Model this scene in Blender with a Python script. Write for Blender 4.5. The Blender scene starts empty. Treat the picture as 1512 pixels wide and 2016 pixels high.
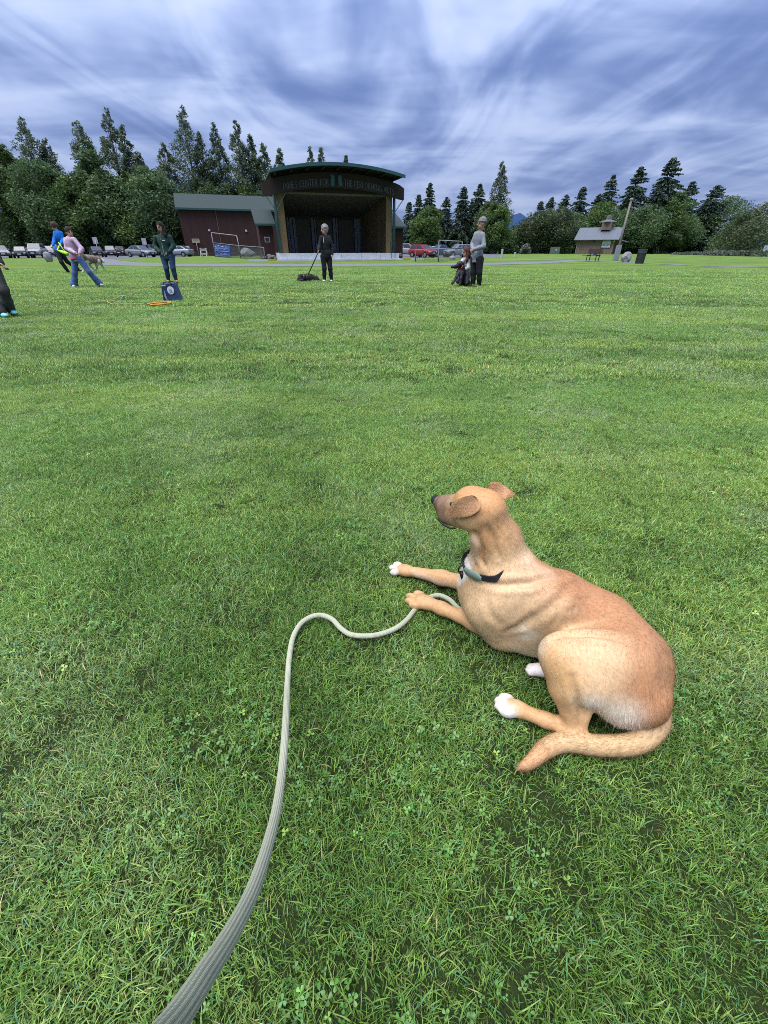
import bpy, math, random
import numpy as np
from mathutils import Vector, Matrix, Euler

S = bpy.context.scene
COL = S.collection
R = math.radians
rng = np.random.default_rng(11)
random.seed(5)

# ------------------------------------------------------------------ camera
cam_d = bpy.data.cameras.new('camera')
cam = bpy.data.objects.new('camera', cam_d)
COL.objects.link(cam)
S.camera = cam
cam_d.sensor_fit = 'VERTICAL'
cam_d.sensor_height = 36.0
cam_d.sensor_width = 27.0
cam_d.lens = 14.2857
cam_d.clip_start = 0.02
cam_d.clip_end = 20000
cam.location = (0, 0, 1.0)
cam.rotation_euler = (R(90 - 32.973), 0, 0)

# ------------------------------------------------------------------ world: overcast sky, streaky cloud deck
SUN_EL, SUN_AZ = R(73), R(238)          # azimuth from +Y, clockwise: high, to the left and a little behind
W = bpy.data.worlds.new('World')
S.world = W
W.use_nodes = True
nt = W.node_tree
nt.nodes.clear()
def wn(t, **kw):
    n = nt.nodes.new(t)
    for k, v in kw.items(): setattr(n, k, v)
    return n
def wl(a, b): nt.links.new(a, b)
tc = wn('ShaderNodeTexCoord')
sep = wn('ShaderNodeSeparateXYZ'); wl(tc.outputs['Generated'], sep.inputs[0])
zc = wn('ShaderNodeMath', operation='MAXIMUM'); wl(sep.outputs[2], zc.inputs[0]); zc.inputs[1].default_value = 0.0
zc2 = wn('ShaderNodeMath', operation='ADD'); wl(zc.outputs[0], zc2.inputs[0]); zc2.inputs[1].default_value = 0.10
dx = wn('ShaderNodeMath', operation='DIVIDE'); wl(sep.outputs[0], dx.inputs[0]); wl(zc2.outputs[0], dx.inputs[1])
dy = wn('ShaderNodeMath', operation='DIVIDE'); wl(sep.outputs[1], dy.inputs[0]); wl(zc2.outputs[0], dy.inputs[1])
cmb = wn('ShaderNodeCombineXYZ'); wl(dx.outputs[0], cmb.inputs[0]); wl(dy.outputs[0], cmb.inputs[1])
def cloud(rot, scale, loc, ns, detail, rough, dist):
    m = wn('ShaderNodeMapping'); wl(cmb.outputs[0], m.inputs[0])
    m.inputs['Rotation'].default_value = (0, 0, R(rot)); m.inputs['Scale'].default_value = scale; m.inputs['Location'].default_value = loc
    n = wn('ShaderNodeTexNoise'); wl(m.outputs[0], n.inputs['Vector'])
    n.inputs['Scale'].default_value = ns; n.inputs['Detail'].default_value = detail
    n.inputs['Roughness'].default_value = rough; n.inputs['Distortion'].default_value = dist
    return n
n1 = cloud(-30, (0.45, 1.0, 1), (3.4, 1.7, 0), 1.7, 4.0, 0.5, 0.6)      # ripples lying across the field
n2 = cloud(-35, (1.0, 0.8, 1), (7.7, 4.2, 0), 0.75, 4.0, 0.55, 0.6)     # broad light and dark areas
n3 = cloud(-52, (1.0, 0.30, 1), (2.3, 7.2, 0), 1.7, 4.0, 0.5, 0.8)     # long bands fanning out to the right
def mth(op, a, b):
    m = wn('ShaderNodeMath', operation=op)
    for i, x in enumerate((a, b)):
        if isinstance(x, (int, float)): m.inputs[i].default_value = x
        else: wl(x, m.inputs[i])
    return m.outputs[0]
mixv = mth('ADD', mth('ADD', mth('MULTIPLY', n1.outputs[0], 0.30), mth('MULTIPLY', n2.outputs[0], 0.33)), mth('MULTIPLY', n3.outputs[0], 0.45))
ramp = wn('ShaderNodeValToRGB'); wl(mixv, ramp.inputs[0])
cr = ramp.color_ramp
cr.elements[0].position = 0.435; cr.elements[0].color = (0.140, 0.215, 0.475, 1)
cr.elements[1].position = 0.71; cr.elements[1].color = (0.690, 0.775, 0.990, 1)
e = cr.elements.new(0.510); e.color = (0.250, 0.345, 0.640, 1)
e = cr.elements.new(0.590); e.color = (0.490, 0.605, 0.910, 1)
cr.interpolation = 'B_SPLINE'
# towards the horizon the deck evens out to a blue grey
hz = wn('ShaderNodeMapRange'); wl(zc.outputs[0], hz.inputs[0])
hz.inputs[1].default_value = 0.02; hz.inputs[2].default_value = 0.22
hz.inputs[3].default_value = 0.40; hz.inputs[4].default_value = 0.0
hmix = wn('ShaderNodeMix', data_type='RGBA'); wl(hz.outputs[0], hmix.inputs[0]); wl(ramp.outputs[0], hmix.inputs[6])
hmix.inputs[7].default_value = (0.320, 0.425, 0.760, 1)
sky = wn('ShaderNodeTexSky', sky_type='NISHITA', sun_disc=False, sun_elevation=SUN_EL, sun_rotation=SUN_AZ)
sky.air_density = 1.0; sky.dust_density = 3.0; sky.ozone_density = 2.0
bg1 = wn('ShaderNodeBackground'); wl(sky.outputs[0], bg1.inputs[0]); bg1.inputs[1].default_value = 0.05
# an overcast dome is brighter overhead: luminance grows as 1 + 2 sin(elevation)
cie = mth('MULTIPLY', mth('ADD', mth('MULTIPLY', zc.outputs[0], 2.0), 1.0), 0.75)
dome = wn('ShaderNodeVectorMath', operation='SCALE'); wl(hmix.outputs[2], dome.inputs[0]); wl(cie, dome.inputs['Scale'])
bg2 = wn('ShaderNodeBackground'); wl(dome.outputs[0], bg2.inputs[0]); bg2.inputs[1].default_value = 0.156
ms = wn('ShaderNodeMixShader'); ms.inputs[0].default_value = 0.985
wl(bg1.outputs[0], ms.inputs[1]); wl(bg2.outputs[0], ms.inputs[2])
wo = wn('ShaderNodeOutputWorld'); wl(ms.outputs[0], wo.inputs[0])

# ------------------------------------------------------------------ sun through the cloud deck
sd = bpy.data.lights.new('sun', 'SUN')
sd.energy = 1.05; sd.angle = R(60); sd.color = (1.0, 0.95, 0.88)
so = bpy.data.objects.new('sun', sd); COL.objects.link(so)
sdir = Vector((math.sin(SUN_AZ) * math.cos(SUN_EL), math.cos(SUN_AZ) * math.cos(SUN_EL), math.sin(SUN_EL)))
so.rotation_euler = sdir.to_track_quat('Z', 'Y').to_euler()
so.location = (0, 0, 60)

# ------------------------------------------------------------------ exposure and engine
S.view_settings.view_transform = 'Standard'
S.view_settings.look = 'None'
S.view_settings.gamma = 1.0
S.view_settings.use_curve_mapping = False
S.view_settings.exposure = 2.7
S.render.engine = 'CYCLES'
S.cycles.use_denoising = False
S.cycles.denoiser = 'OPENIMAGEDENOISE'
S.cycles.use_adaptive_sampling = True
S.cycles.adaptive_threshold = 0.015
S.cycles.pixel_filter_type = 'BLACKMAN_HARRIS'
S.cycles.filter_width = 0.95
S.cycles.max_bounces = 6
S.cycles.diffuse_bounces = 3
S.cycles.glossy_bounces = 3
S.cycles.transmission_bounces = 3
S.cycles.transparent_max_bounces = 6
S.cycles.caustics_reflective = False
S.cycles.caustics_refractive = False

# ------------------------------------------------------------------ helpers
def srgb(r, g, b):
    f = lambda c: (c / 255 / 12.92) if c / 255 <= 0.04045 else ((c / 255 + 0.055) / 1.055) ** 2.4
    return (f(r), f(g), f(b))

MATS = {}
def mat(name, c1, c2=None, rough=0.8, scale=6.0, stretch=(1, 1, 1), bump=0.0, bscale=None, metal=0.0, spec=0.3, attr=None, detail=4.0, coat=0.0, alpha=None):
    """Principled material; colour varies between c1 and c2 by noise on object coordinates."""
    if name in MATS: return MATS[name]
    m = bpy.data.materials.new(name); m.use_nodes = True
    t = m.node_tree; b = t.nodes['Principled BSDF']
    b.inputs['Roughness'].default_value = rough; b.inputs['Metallic'].default_value = metal
    b.inputs['Specular IOR Level'].default_value = spec
    if coat: b.inputs['Coat Weight'].default_value = coat
    co = t.nodes.new('ShaderNodeTexCoord'); mp = t.nodes.new('ShaderNodeMapping')
    t.links.new(co.outputs['Object'], mp.inputs[0]); mp.inputs['Scale'].default_value = stretch
    nz = t.nodes.new('ShaderNodeTexNoise'); t.links.new(mp.outputs[0], nz.inputs['Vector'])
    nz.inputs['Scale'].default_value = scale; nz.inputs['Detail'].default_value = detail; nz.inputs['Roughness'].default_value = 0.6
    if c2 is None: c2 = tuple(x * 0.8 for x in c1)
    mx = t.nodes.new('ShaderNodeMix'); mx.data_type = 'RGBA'
    rp = t.nodes.new('ShaderNodeMapRange'); t.links.new(nz.outputs[0], rp.inputs[0])
    rp.inputs[1].default_value = 0.33; rp.inputs[2].default_value = 0.67
    t.links.new(rp.outputs[0], mx.inputs[0])
    mx.inputs[6].default_value = (*c1, 1); mx.inputs[7].default_value = (*c2, 1)
    out = mx.outputs[2]
    if attr:
        at = t.nodes.new('ShaderNodeAttribute'); at.attribute_name = attr
        mm = t.nodes.new('ShaderNodeMix'); mm.data_type = 'RGBA'; mm.blend_type = 'MULTIPLY'; mm.inputs[0].default_value = 1
        t.links.new(out, mm.inputs[6]); t.links.new(at.outputs['Color'], mm.inputs[7]); out = mm.outputs[2]
    t.links.new(out, b.inputs['Base Color'])
    if bump:
        bn = t.nodes.new('ShaderNodeTexNoise'); t.links.new(mp.outputs[0], bn.inputs['Vector'])
        bn.inputs['Scale'].default_value = bscale or scale * 4; bn.inputs['Detail'].default_value = 3
        bp = t.nodes.new('ShaderNodeBump'); bp.inputs['Strength'].default_value = bump; bp.inputs['Distance'].default_value = 0.02
        t.links.new(bn.outputs[0], bp.inputs['Height']); t.links.new(bp.outputs[0], b.inputs['Normal'])
    MATS[name] = m
    return m

def leaf_mat(name, c1, c2, transl=0.3, rough=0.6, spec=0.25):
    """Foliage: base colour times a per-leaf tone, part of the light passing through."""
    if name in MATS: return MATS[name]
    m = bpy.data.materials.new(name); m.use_nodes = True
    t = m.node_tree; b = t.nodes['Principled BSDF']
    b.inputs['Roughness'].default_value = rough; b.inputs['Specular IOR Level'].default_value = spec
    at = t.nodes.new('ShaderNodeAttribute'); at.attribute_name = 'tone'
    mx = t.nodes.new('ShaderNodeMix'); mx.data_type = 'RGBA'; mx.inputs[6].default_value = (*c1, 1); mx.inputs[7].default_value = (*c2, 1)
    t.links.new(at.outputs['Fac'], mx.inputs[0]); t.links.new(mx.outputs[2], b.inputs['Base Color'])
    tr = t.nodes.new('ShaderNodeBsdfTranslucent'); t.links.new(mx.outputs[2], tr.inputs[0])
    sh = t.nodes.new('ShaderNodeMixShader'); sh.inputs[0].default_value = transl
    t.links.new(b.outputs[0], sh.inputs[1]); t.links.new(tr.outputs[0], sh.inputs[2])
    t.links.new(sh.outputs[0], t.nodes['Material Output'].inputs[0])
    MATS[name] = m
    return m

def link(name, me, m, parent=None, loc=None, smooth=False):
    o = bpy.data.objects.new(name, me); COL.objects.link(o)
    if m is not None:
        if len(me.materials) == 0: me.materials.append(m)
    if parent is not None: o.parent = parent
    if loc is not None: o.location = loc
    if smooth: me.shade_smooth()
    return o

def tag(o, label=None, cat=None, group=None, kind=None):
    if label: o['label'] = label
    if cat: o['category'] = cat
    if group: o['group'] = group
    if kind: o['kind'] = kind
    return o

def empty(name, loc, rz=0.0):
    o = bpy.data.objects.new(name, None); COL.objects.link(o)
    o.location = loc; o.rotation_euler = (0, 0, rz); o.empty_display_size = 0.2
    return o

def np_mesh(name, V, F):
    """Mesh from an (N,3) array and an (M,3) or (M,4) index array."""
    me = bpy.data.meshes.new(name)
    V = np.ascontiguousarray(V, dtype=np.float32); F = np.ascontiguousarray(F, dtype=np.int32)
    k = F.shape[1]
    me.vertices.add(len(V)); me.vertices.foreach_set('co', V.ravel())
    me.loops.add(F.size); me.loops.foreach_set('vertex_index', F.ravel())
    me.polygons.add(len(F)); me.polygons.foreach_set('loop_start', np.arange(0, F.size, k, dtype=np.int32))
    me.update(calc_edges=True); me.validate()
    return me

def vattr(me, name, data, typ='FLOAT'):
    a = me.attributes.new(name, typ, 'POINT')
    a.data.foreach_set('value' if typ in ('FLOAT', 'INT') else ('vector' if typ == 'FLOAT_VECTOR' else 'color'), np.ascontiguousarray(data, dtype=np.float32 if typ != 'INT' else np.int32).ravel())

class MB:
    """Collects boxes, bars, prisms and tubes into one mesh."""
    def __init__(s): s.v = []; s.f = []
    def raw(s, v, f):
        n = len(s.v); s.v += [tuple(p) for p in v]; s.f += [tuple(i + n for i in q) for q in f]; return s
    def box(s, c, d, rot=None, top=1.0, topy=None):
        hx, hy, hz = d[0] / 2, d[1] / 2, d[2] / 2; ty = top if topy is None else topy
        P = [Vector((sx * hx * (top if sz > 0 else 1), sy * hy * (ty if sz > 0 else 1), sz * hz)) for sz in (-1, 1) for sx, sy in ((-1, -1), (1, -1), (1, 1), (-1, 1))]
        if rot is not None:
            M = rot if isinstance(rot, Matrix) else Euler(rot).to_matrix(); P = [M @ p for p in P]
        c = Vector(c)
        return s.raw([c + p for p in P], [(3, 2, 1, 0), (4, 5, 6, 7), (0, 1, 5, 4), (1, 2, 6, 5), (2, 3, 7, 6), (3, 0, 4, 7)])
    def bar(s, a, b, w, h=None):
        a, b = Vector(a), Vector(b); d = b - a
        q = d.to_track_quat('Z', 'Y').to_matrix()
        return s.box((a + b) / 2, (w, h or w, d.length), q)
    def tube(s, pts, r, n=8, cap=True):
        pts = [Vector(p) for p in pts]; rs = r if isinstance(r, (list, tuple)) else [r] * len(pts)
        T = []
        for i in range(len(pts)):
            d = pts[min(i + 1, len(pts) - 1)] - pts[max(i - 1, 0)]; T.append(d.normalized())
        u = T[0].orthogonal().normalized(); V = []
        for i, p in enumerate(pts):
            u = (u - T[i] * u.dot(T[i])).normalized(); w = T[i].cross(u)
            for k in range(n):
                a = 2 * math.pi * k / n; V.append(p + (u * math.cos(a) + w * math.sin(a)) * rs[i])
        F = []
        for i in range(len(pts) - 1):
            for k in range(n):
                k2 = (k + 1) % n; F.append((i * n + k, i * n + k2, (i + 1) * n + k2, (i + 1) * n + k))
        if cap: F.append(tuple(range(n - 1, -1, -1))); F.append(tuple(range((len(pts) - 1) * n, len(pts) * n)))
        return s.raw(V, F)
    def prism(s, poly, y0, y1, axis='y'):
        """Extrude an (x,z) outline from y0 to y1 (or an (x,y) outline along z)."""
        n = len(poly)
        if axis == 'y': V = [(x, y0, z) for x, z in poly] + [(x, y1, z) for x, z in poly]
        elif axis == 'x': V = [(y0, x, z) for x, z in poly] + [(y1, x, z) for x, z in poly]
        else: V = [(x, z, y0) for x, z in poly] + [(x, z, y1) for x, z in poly]
        F = [tuple(range(n)), tuple(range(2 * n - 1, n - 1, -1))] + [(i, i + n, (i + 1) % n + n, (i + 1) % n) for i in range(n)]
        return s.raw(V, F)
    def lathe(s, prof, c=(0, 0, 0), n=16):
        V = []; F = []
        for r, z in prof:
            for k in range(n): V.append((c[0] + r * math.cos(2 * math.pi * k / n), c[1] + r * math.sin(2 * math.pi * k / n), c[2] + z))
        for i in range(len(prof) - 1):
            for k in range(n): F.append((i * n + k, i * n + (k + 1) % n, (i + 1) * n + (k + 1) % n, (i + 1) * n + k))
        F.append(tuple(range(n - 1, -1, -1))); F.append(tuple(range((len(prof) - 1) * n, len(prof) * n)))
        return s.raw(V, F)
    def build(s, name, m, parent=None, smooth=False, bevel=0.0, loc=None):
        me = bpy.data.meshes.new(name); me.from_pydata(s.v, [], s.f)
        import bmesh
        bm = bmesh.new(); bm.from_mesh(me); bmesh.ops.recalc_face_normals(bm, faces=bm.faces)
        if bevel: bmesh.ops.bevel(bm, geom=[e for e in bm.edges if len(e.link_faces) == 2 and e.calc_face_angle(0) > 0.6], offset=bevel, segments=2, affect='EDGES', profile=0.6)
        bm.to_mesh(me); bm.free()
        if smooth:
            me.shade_smooth()
        return link(name, me, m, parent, loc)

# ---- organic bodies: smooth union of tapered capsules and ellipsoids, meshed with surface nets
class Blob:
    def __init__(s): s.p = []
    def cone(s, a, b, ra, rb, k=0.03, tag=0):
        s.p.append(('c', np.array(a, float), np.array(b, float), ra, rb, k, tag)); return s
    def chain(s, pts, rs, k=0.03, tag=0):
        for i in range(len(pts) - 1): s.cone(pts[i], pts[i + 1], rs[i], rs[i + 1], k, tag)
        return s
    def ell(s, c, r, ax=None, up=None, k=0.03, tag=0):
        """Ellipsoid with radii along ax, sideways, and up."""
        x = np.array(ax if ax is not None else (1, 0, 0), float); x /= np.linalg.norm(x)
        z = np.array(up if up is not None else (0, 0, 1), float); z -= x * x.dot(z); z /= np.linalg.norm(z)
        y = np.cross(z, x)
        s.p.append(('e', np.array(c, float), np.array(r, float), np.stack([x, y, z]), k, tag)); return s
    @staticmethod
    def dist(p, Q):
        if p[0] == 'c':
            a, b, ra, rb = p[1:5]; ab = b - a; L = max(ab.dot(ab), 1e-9)
            t = np.clip((Q - a) @ ab / L, 0, 1)
            return np.linalg.norm(Q - a - t[..., None] * ab, axis=-1) - (ra + (rb - ra) * t)
        q = (Q - p[1]) @ p[3].T
        k0 = np.linalg.norm(q / p[2], axis=-1); k1 = np.linalg.norm(q / p[2] ** 2, axis=-1)
        return k0 * (k0 - 1) / np.maximum(k1, 1e-6)
    def box(s, p):
        if p[0] == 'k': return s.box(s.p[0])
        if p[0] == 'c':
            r = max(p[3], p[4]); return np.minimum(p[1], p[2]) - r, np.maximum(p[1], p[2]) + r
        r = p[2].max(); return p[1] - r, p[1] + r
    def mesh(s, name, h=0.012, smooth=1):
        lo = np.min([s.box(p)[0] for p in s.p], axis=0) - 4 * h; hi = np.max([s.box(p)[1] for p in s.p], axis=0) + 4 * h
        n = np.ceil((hi - lo) / h).astype(int) + 1
        F = np.full(n, 1.0, np.float32)
        ax = [lo[i] + h * np.arange(n[i]) for i in range(3)]
        for p in s.p:
            if p[0] == 'k':          # trim everything so far at a plane
                Q = np.stack(np.meshgrid(*ax, indexing='ij'), -1); F = np.maximum(F, ((Q - p[1]) @ p[2]).astype(np.float32)); continue
            b0, b1 = s.box(p); k = p[5] if p[0] == 'c' else p[4]; mg = k + 3 * h
            i0 = np.maximum(((b0 - mg - lo) / h).astype(int), 0); i1 = np.minimum(((b1 + mg - lo) / h).astype(int) + 2, n)
            sl = tuple(slice(i0[i], i1[i]) for i in range(3))
            Q = np.stack(np.meshgrid(ax[0][sl[0]], ax[1][sl[1]], ax[2][sl[2]], indexing='ij'), -1)
            d = s.dist(p, Q); f = F[sl]
            F[sl] = np.minimum(f, d) - np.maximum(k - np.abs(f - d), 0) ** 2 / (4 * k)
        V, Fc = surface_nets(F, lo, h)
        for _ in range(smooth): V = relax(V, Fc, 0.5)
        s.V, s.F = V, Fc
        return np_mesh(name, V, Fc)
    def nearest(s, V):
        D = np.stack([s.dist(p, V) for p in s.p], 0)
        return D.argmin(0)

def surface_nets(F, lo, h):
    n = np.array(F.shape); ins = F < 0
    C = [ins[a:n[0] - 1 + a, b:n[1] - 1 + b, c:n[2] - 1 + c] for a in (0, 1) for b in (0, 1) for c in (0, 1)]
    cnt = sum(c.astype(np.int8) for c in C); act = (cnt > 0) & (cnt < 8)
    cells = np.argwhere(act); idx = np.full(act.shape, -1, np.int64); idx[act] = np.arange(len(cells))
    acc = np.zeros((len(cells), 3)); num = np.zeros(len(cells))
    cor = [(a, b, c) for a in (0, 1) for b in (0, 1) for c in (0, 1)]
    for i, a in enumerate(cor):
        for j in range(i + 1, 8):
            b = cor[j]
            if sum(abs(x - y) for x, y in zip(a, b)) != 1: continue
            pa = cells + a; pb = cells + b
            fa = F[pa[:, 0], pa[:, 1], pa[:, 2]]; fb = F[pb[:, 0], pb[:, 1], pb[:, 2]]
            m = (fa < 0) != (fb < 0); t = np.where(m, fa / np.where(m, fa - fb, 1), 0)
            acc += np.where(m[:, None], np.array(a) + t[:, None] * (np.array(b) - np.array(a)), 0); num += m
    V = lo + h * (cells + acc / num[:, None])
    Q = []
    for ax in range(3):
        u, v = (ax + 1) % 3, (ax + 2) % 3
        s0 = [slice(None)] * 3; s1 = [slice(None)] * 3
        s0[ax] = slice(0, n[ax] - 1); s1[ax] = slice(1, n[ax])
        A = ins[tuple(s0)]; B = ins[tuple(s1)]
        e = np.argwhere(A != B); e = e[(e[:, u] > 0) & (e[:, v] > 0) & (e[:, u] < n[u] - 1) & (e[:, v] < n[v] - 1)]
        if len(e) == 0: continue
        du = np.zeros(3, int); du[u] = 1; dv = np.zeros(3, int); dv[v] = 1
        g = lambda q: idx[q[:, 0], q[:, 1], q[:, 2]]
        q = np.stack([g(e - du - dv), g(e - dv), g(e), g(e - du)], 1)
        fl = ~A[e[:, 0], e[:, 1], e[:, 2]]
        q[fl] = q[fl][:, ::-1]
        Q.append(q)
    return V, np.concatenate(Q)

def relax(V, F, w):
    s = np.zeros_like(V); c = np.zeros(len(V))
    for a, b in ((0, 1), (1, 2), (2, 3), (3, 0)):
        np.add.at(s, F[:, a], V[F[:, b]]); np.add.at(c, F[:, a], 1)
        np.add.at(s, F[:, b], V[F[:, a]]); np.add.at(c, F[:, b], 1)
    return V * (1 - w) + w * s / np.maximum(c, 1)[:, None]

def copy_tree(o, parent=None):
    c = o.copy(); COL.objects.link(c); c.parent = parent
    for ch in list(o.children): copy_tree(ch, c)
    return c

def vnoise(P, scale, seed=0):
    """Cheap smooth value noise on points, 0..1."""
    P = np.asarray(P, float) * scale; i = np.floor(P).astype(np.int64); f = P - i; f = f * f * (3 - 2 * f)
    out = 0
    for c in np.ndindex(*(2,) * P.shape[1]):
        q = i + np.array(c); hsh = seed * 374761393
        for d in range(P.shape[1]): hsh = hsh + q[:, d] * (668265263 if d == 0 else 2147483647 // 7 if d == 1 else 1274126177)
        hsh = (hsh ^ (hsh >> 13)) * 1274126177; hsh = (hsh ^ (hsh >> 16)) & 0xffff
        w = np.prod(np.where(np.array(c) == 1, f, 1 - f), axis=1)
        out = out + w * (hsh / 65535.0)
    return out

# ------------------------------------------------------------------ lawn
def lawn_color_nodes(t, dark, light, dry):
    """World-position colour of the turf: fine mottling, broad patches, mower bands, dry thatch."""
    g = t.nodes.new('ShaderNodeNewGeometry')
    def nz(scale, detail, stretch=(1, 1, 1), rot=0):
        mp = t.nodes.new('ShaderNodeMapping'); t.links.new(g.outputs['Position'], mp.inputs[0])
        mp.inputs['Scale'].default_value = stretch; mp.inputs['Rotation'].default_value = (0, 0, rot)
        n = t.nodes.new('ShaderNodeTexNoise'); t.links.new(mp.outputs[0], n.inputs['Vector'])
        n.inputs['Scale'].default_value = scale; n.inputs['Detail'].default_value = detail; n.inputs['Roughness'].default_value = 0.65
        return n.outputs[0]
    def mr(x, a, b, c=0.0, d=1.0):
        m = t.nodes.new('ShaderNodeMapRange'); t.links.new(x, m.inputs[0])
        for i, v in enumerate((a, b, c, d)): m.inputs[i + 1].default_value = v
        return m.outputs[0]
    def mix(f, a, b):
        m = t.nodes.new('ShaderNodeMix'); m.data_type = 'RGBA'; t.links.new(f, m.inputs[0])
        for i, v in ((6, a), (7, b)):
            if isinstance(v, tuple): m.inputs[i].default_value = (*v, 1)
            else: t.links.new(v, m.inputs[i])
        return m.outputs[2]
    fine = nz(1.9, 6.0); broad = nz(0.35, 3.0); band = nz(0.55, 2.0, (0.25, 1.6, 1), R(8)); thatch = nz(1.1, 4.0)
    c = mix(mr(fine, 0.3, 0.7), dark, light)
    c = mix(mr(broad, 0.40, 0.66, 0, 0.75), c, tuple(x * 1.2 for x in light))
    c = mix(mr(band, 0.45, 0.62, 0, 0.65), c, tuple(x * y for x, y in zip(light, (1.55, 1.30, 1.2))))
    c = mix(mr(thatch, 0.50, 0.72, 0, 0.7), c, dry)
    return c

GRASS_D, GRASS_L, GRASS_DRY = (0.076, 0.174, 0.027), (0.198, 0.345, 0.067), (0.30, 0.39, 0.160)
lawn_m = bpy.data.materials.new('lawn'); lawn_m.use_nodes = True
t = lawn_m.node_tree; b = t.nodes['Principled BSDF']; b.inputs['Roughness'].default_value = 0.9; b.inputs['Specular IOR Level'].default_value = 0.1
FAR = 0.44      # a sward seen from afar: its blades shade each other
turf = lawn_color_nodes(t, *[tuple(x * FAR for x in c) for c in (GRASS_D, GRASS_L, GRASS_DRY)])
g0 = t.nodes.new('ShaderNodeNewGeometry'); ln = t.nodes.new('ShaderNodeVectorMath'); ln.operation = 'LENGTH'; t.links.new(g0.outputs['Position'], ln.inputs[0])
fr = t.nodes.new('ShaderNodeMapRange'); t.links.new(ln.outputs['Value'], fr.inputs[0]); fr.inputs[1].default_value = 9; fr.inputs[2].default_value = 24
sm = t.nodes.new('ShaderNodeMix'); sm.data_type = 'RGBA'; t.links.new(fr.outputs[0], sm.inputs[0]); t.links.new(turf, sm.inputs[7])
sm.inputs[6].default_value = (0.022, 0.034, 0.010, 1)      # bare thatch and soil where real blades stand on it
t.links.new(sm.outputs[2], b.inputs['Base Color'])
g = t.nodes.new('ShaderNodeNewGeometry')
bn = t.nodes.new('ShaderNodeTexNoise'); t.links.new(g.outputs['Position'], bn.inputs['Vector']); bn.inputs['Scale'].default_value = 14; bn.inputs['Detail'].default_value = 5; bn.inputs['Roughness'].default_value = 0.75
bp = t.nodes.new('ShaderNodeBump'); bp.inputs['Strength'].default_value = 0.9; bp.inputs['Distance'].default_value = 0.06
t.links.new(bn.outputs[0], bp.inputs['Height']); t.links.new(bp.outputs[0], b.inputs['Normal'])

def sheet(name, pts, z, m, kind='structure'):
    me = bpy.data.meshes.new(name); me.from_pydata([(x, y, z) for x, y in pts], [], [tuple(range(len(pts)))])
    o = link(name, me, m); o['kind'] = kind
    return o
def ribbon(name, left, right, z, m):
    V = [(x, y, z) for a, b in zip(left, right) for x, y in (a, b)]
    me = bpy.data.meshes.new(name); me.from_pydata(V, [], [(2 * i, 2 * i + 1, 2 * i + 3, 2 * i + 2) for i in range(len(left) - 1)])
    o = link(name, me, m); o['kind'] = 'structure'
    return o
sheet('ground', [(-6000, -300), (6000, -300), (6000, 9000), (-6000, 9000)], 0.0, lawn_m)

asph = mat('asphalt', (0.075, 0.080, 0.092), (0.10, 0.105, 0.118), 0.85, 3.0, bump=0.3)
conc_path = mat('path_concrete', (0.10, 0.107, 0.118), (0.13, 0.136, 0.146), 0.85, 2.0, bump=0.2)
# path across the field in front of the stage, widening to the drive on the left
back = [(-38.019, 59.178), (-32.039, 54.800), (-21.413, 40.686), (-16.759, 36.866), (-11.766, 36.019), (-5.179, 35.668), (1.760, 37.496), (8.502, 39.096), (13.521, 41.766), (17.782, 45.937), (19.569, 46.714), (21.116, 45.747), (21.423, 39.096), (21.853, 32.015), (24.747, 30.240)]
front = [(-27.783, 43.071), (-20.081, 33.486), (-17.019, 32.204), (-14.264, 31.281), (-10.189, 31.103), (-4.554, 31.281), (1.525, 32.395), (7.414, 34.007), (11.842, 36.498), (16.070, 41.451), (18.203, 43.409), (19.897, 43.071), (20.560, 37.496), (21.125, 30.926), (23.966, 29.264)]
ribbon('path', back, front, 0.012, conc_path)
ribbon('path_branch', [(11.470, 52.969), (14.569, 51.976), (17.397, 50.554), (18.890, 47.517)], [(10.760, 49.648), (13.682, 48.773), (16.227, 47.112), (17.691, 44.458)], 0.010, conc_path)
# car parks
sheet('parking_lot_left', [(-55.994, 57.644), (-36.855, 57.346), (-31.577, 54.000), (-29.442, 56.186), (-28.034, 69.518), (-43.253, 107.609), (-103.988, 107.609)], 0.006, asph)
sheet('parking_lot_right', [(2.111, 58.554), (11.192, 62.501), (16.544, 68.242), (27.297, 113.021), (1.669, 113.021)], 0.006, asph)
conc = mat('concrete', (0.50, 0.52, 0.56), (0.41, 0.425, 0.465), 0.8, 1.5, bump=0.25, bscale=8)

# ------------------------------------------------------------------ grass blades and clover
def blade_mat(name, dark, light, dry, transl):
    m = bpy.data.materials.new(name); m.use_nodes = True
    t = m.node_tree; b = t.nodes['Principled BSDF']; b.inputs['Roughness'].default_value = 0.45; b.inputs['Specular IOR Level'].default_value = 0.5
    c = lawn_color_nodes(t, dark, light, dry)
    at = t.nodes.new('ShaderNodeAttribute'); at.attribute_name = 'tint'
    mm = t.nodes.new('ShaderNodeMix'); mm.data_type = 'RGBA'; mm.blend_type = 'MULTIPLY'; mm.inputs[0].default_value = 1
    t.links.new(c, mm.inputs[6]); t.links.new(at.outputs['Color'], mm.inputs[7])
    t.links.new(mm.outputs[2], b.inputs['Base Color'])
    tr = t.nodes.new('ShaderNodeBsdfTranslucent'); t.links.new(mm.outputs[2], tr.inputs[0])
    sh = t.nodes.new('ShaderNodeMixShader'); sh.inputs[0].default_value = transl
    t.links.new(b.outputs[0], sh.inputs[1]); t.links.new(tr.outputs[0], sh.inputs[2]); t.links.new(sh.outputs[0], t.nodes['Material Output'].inputs[0])
    return m
blade_m = blade_mat('grass_blade', GRASS_D, GRASS_L, GRASS_DRY, 0.35)
clover_m = blade_mat('clover_leaf', (0.060, 0.170, 0.028), (0.110, 0.250, 0.050), (0.12, 0.24, 0.05), 0.30)

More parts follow.
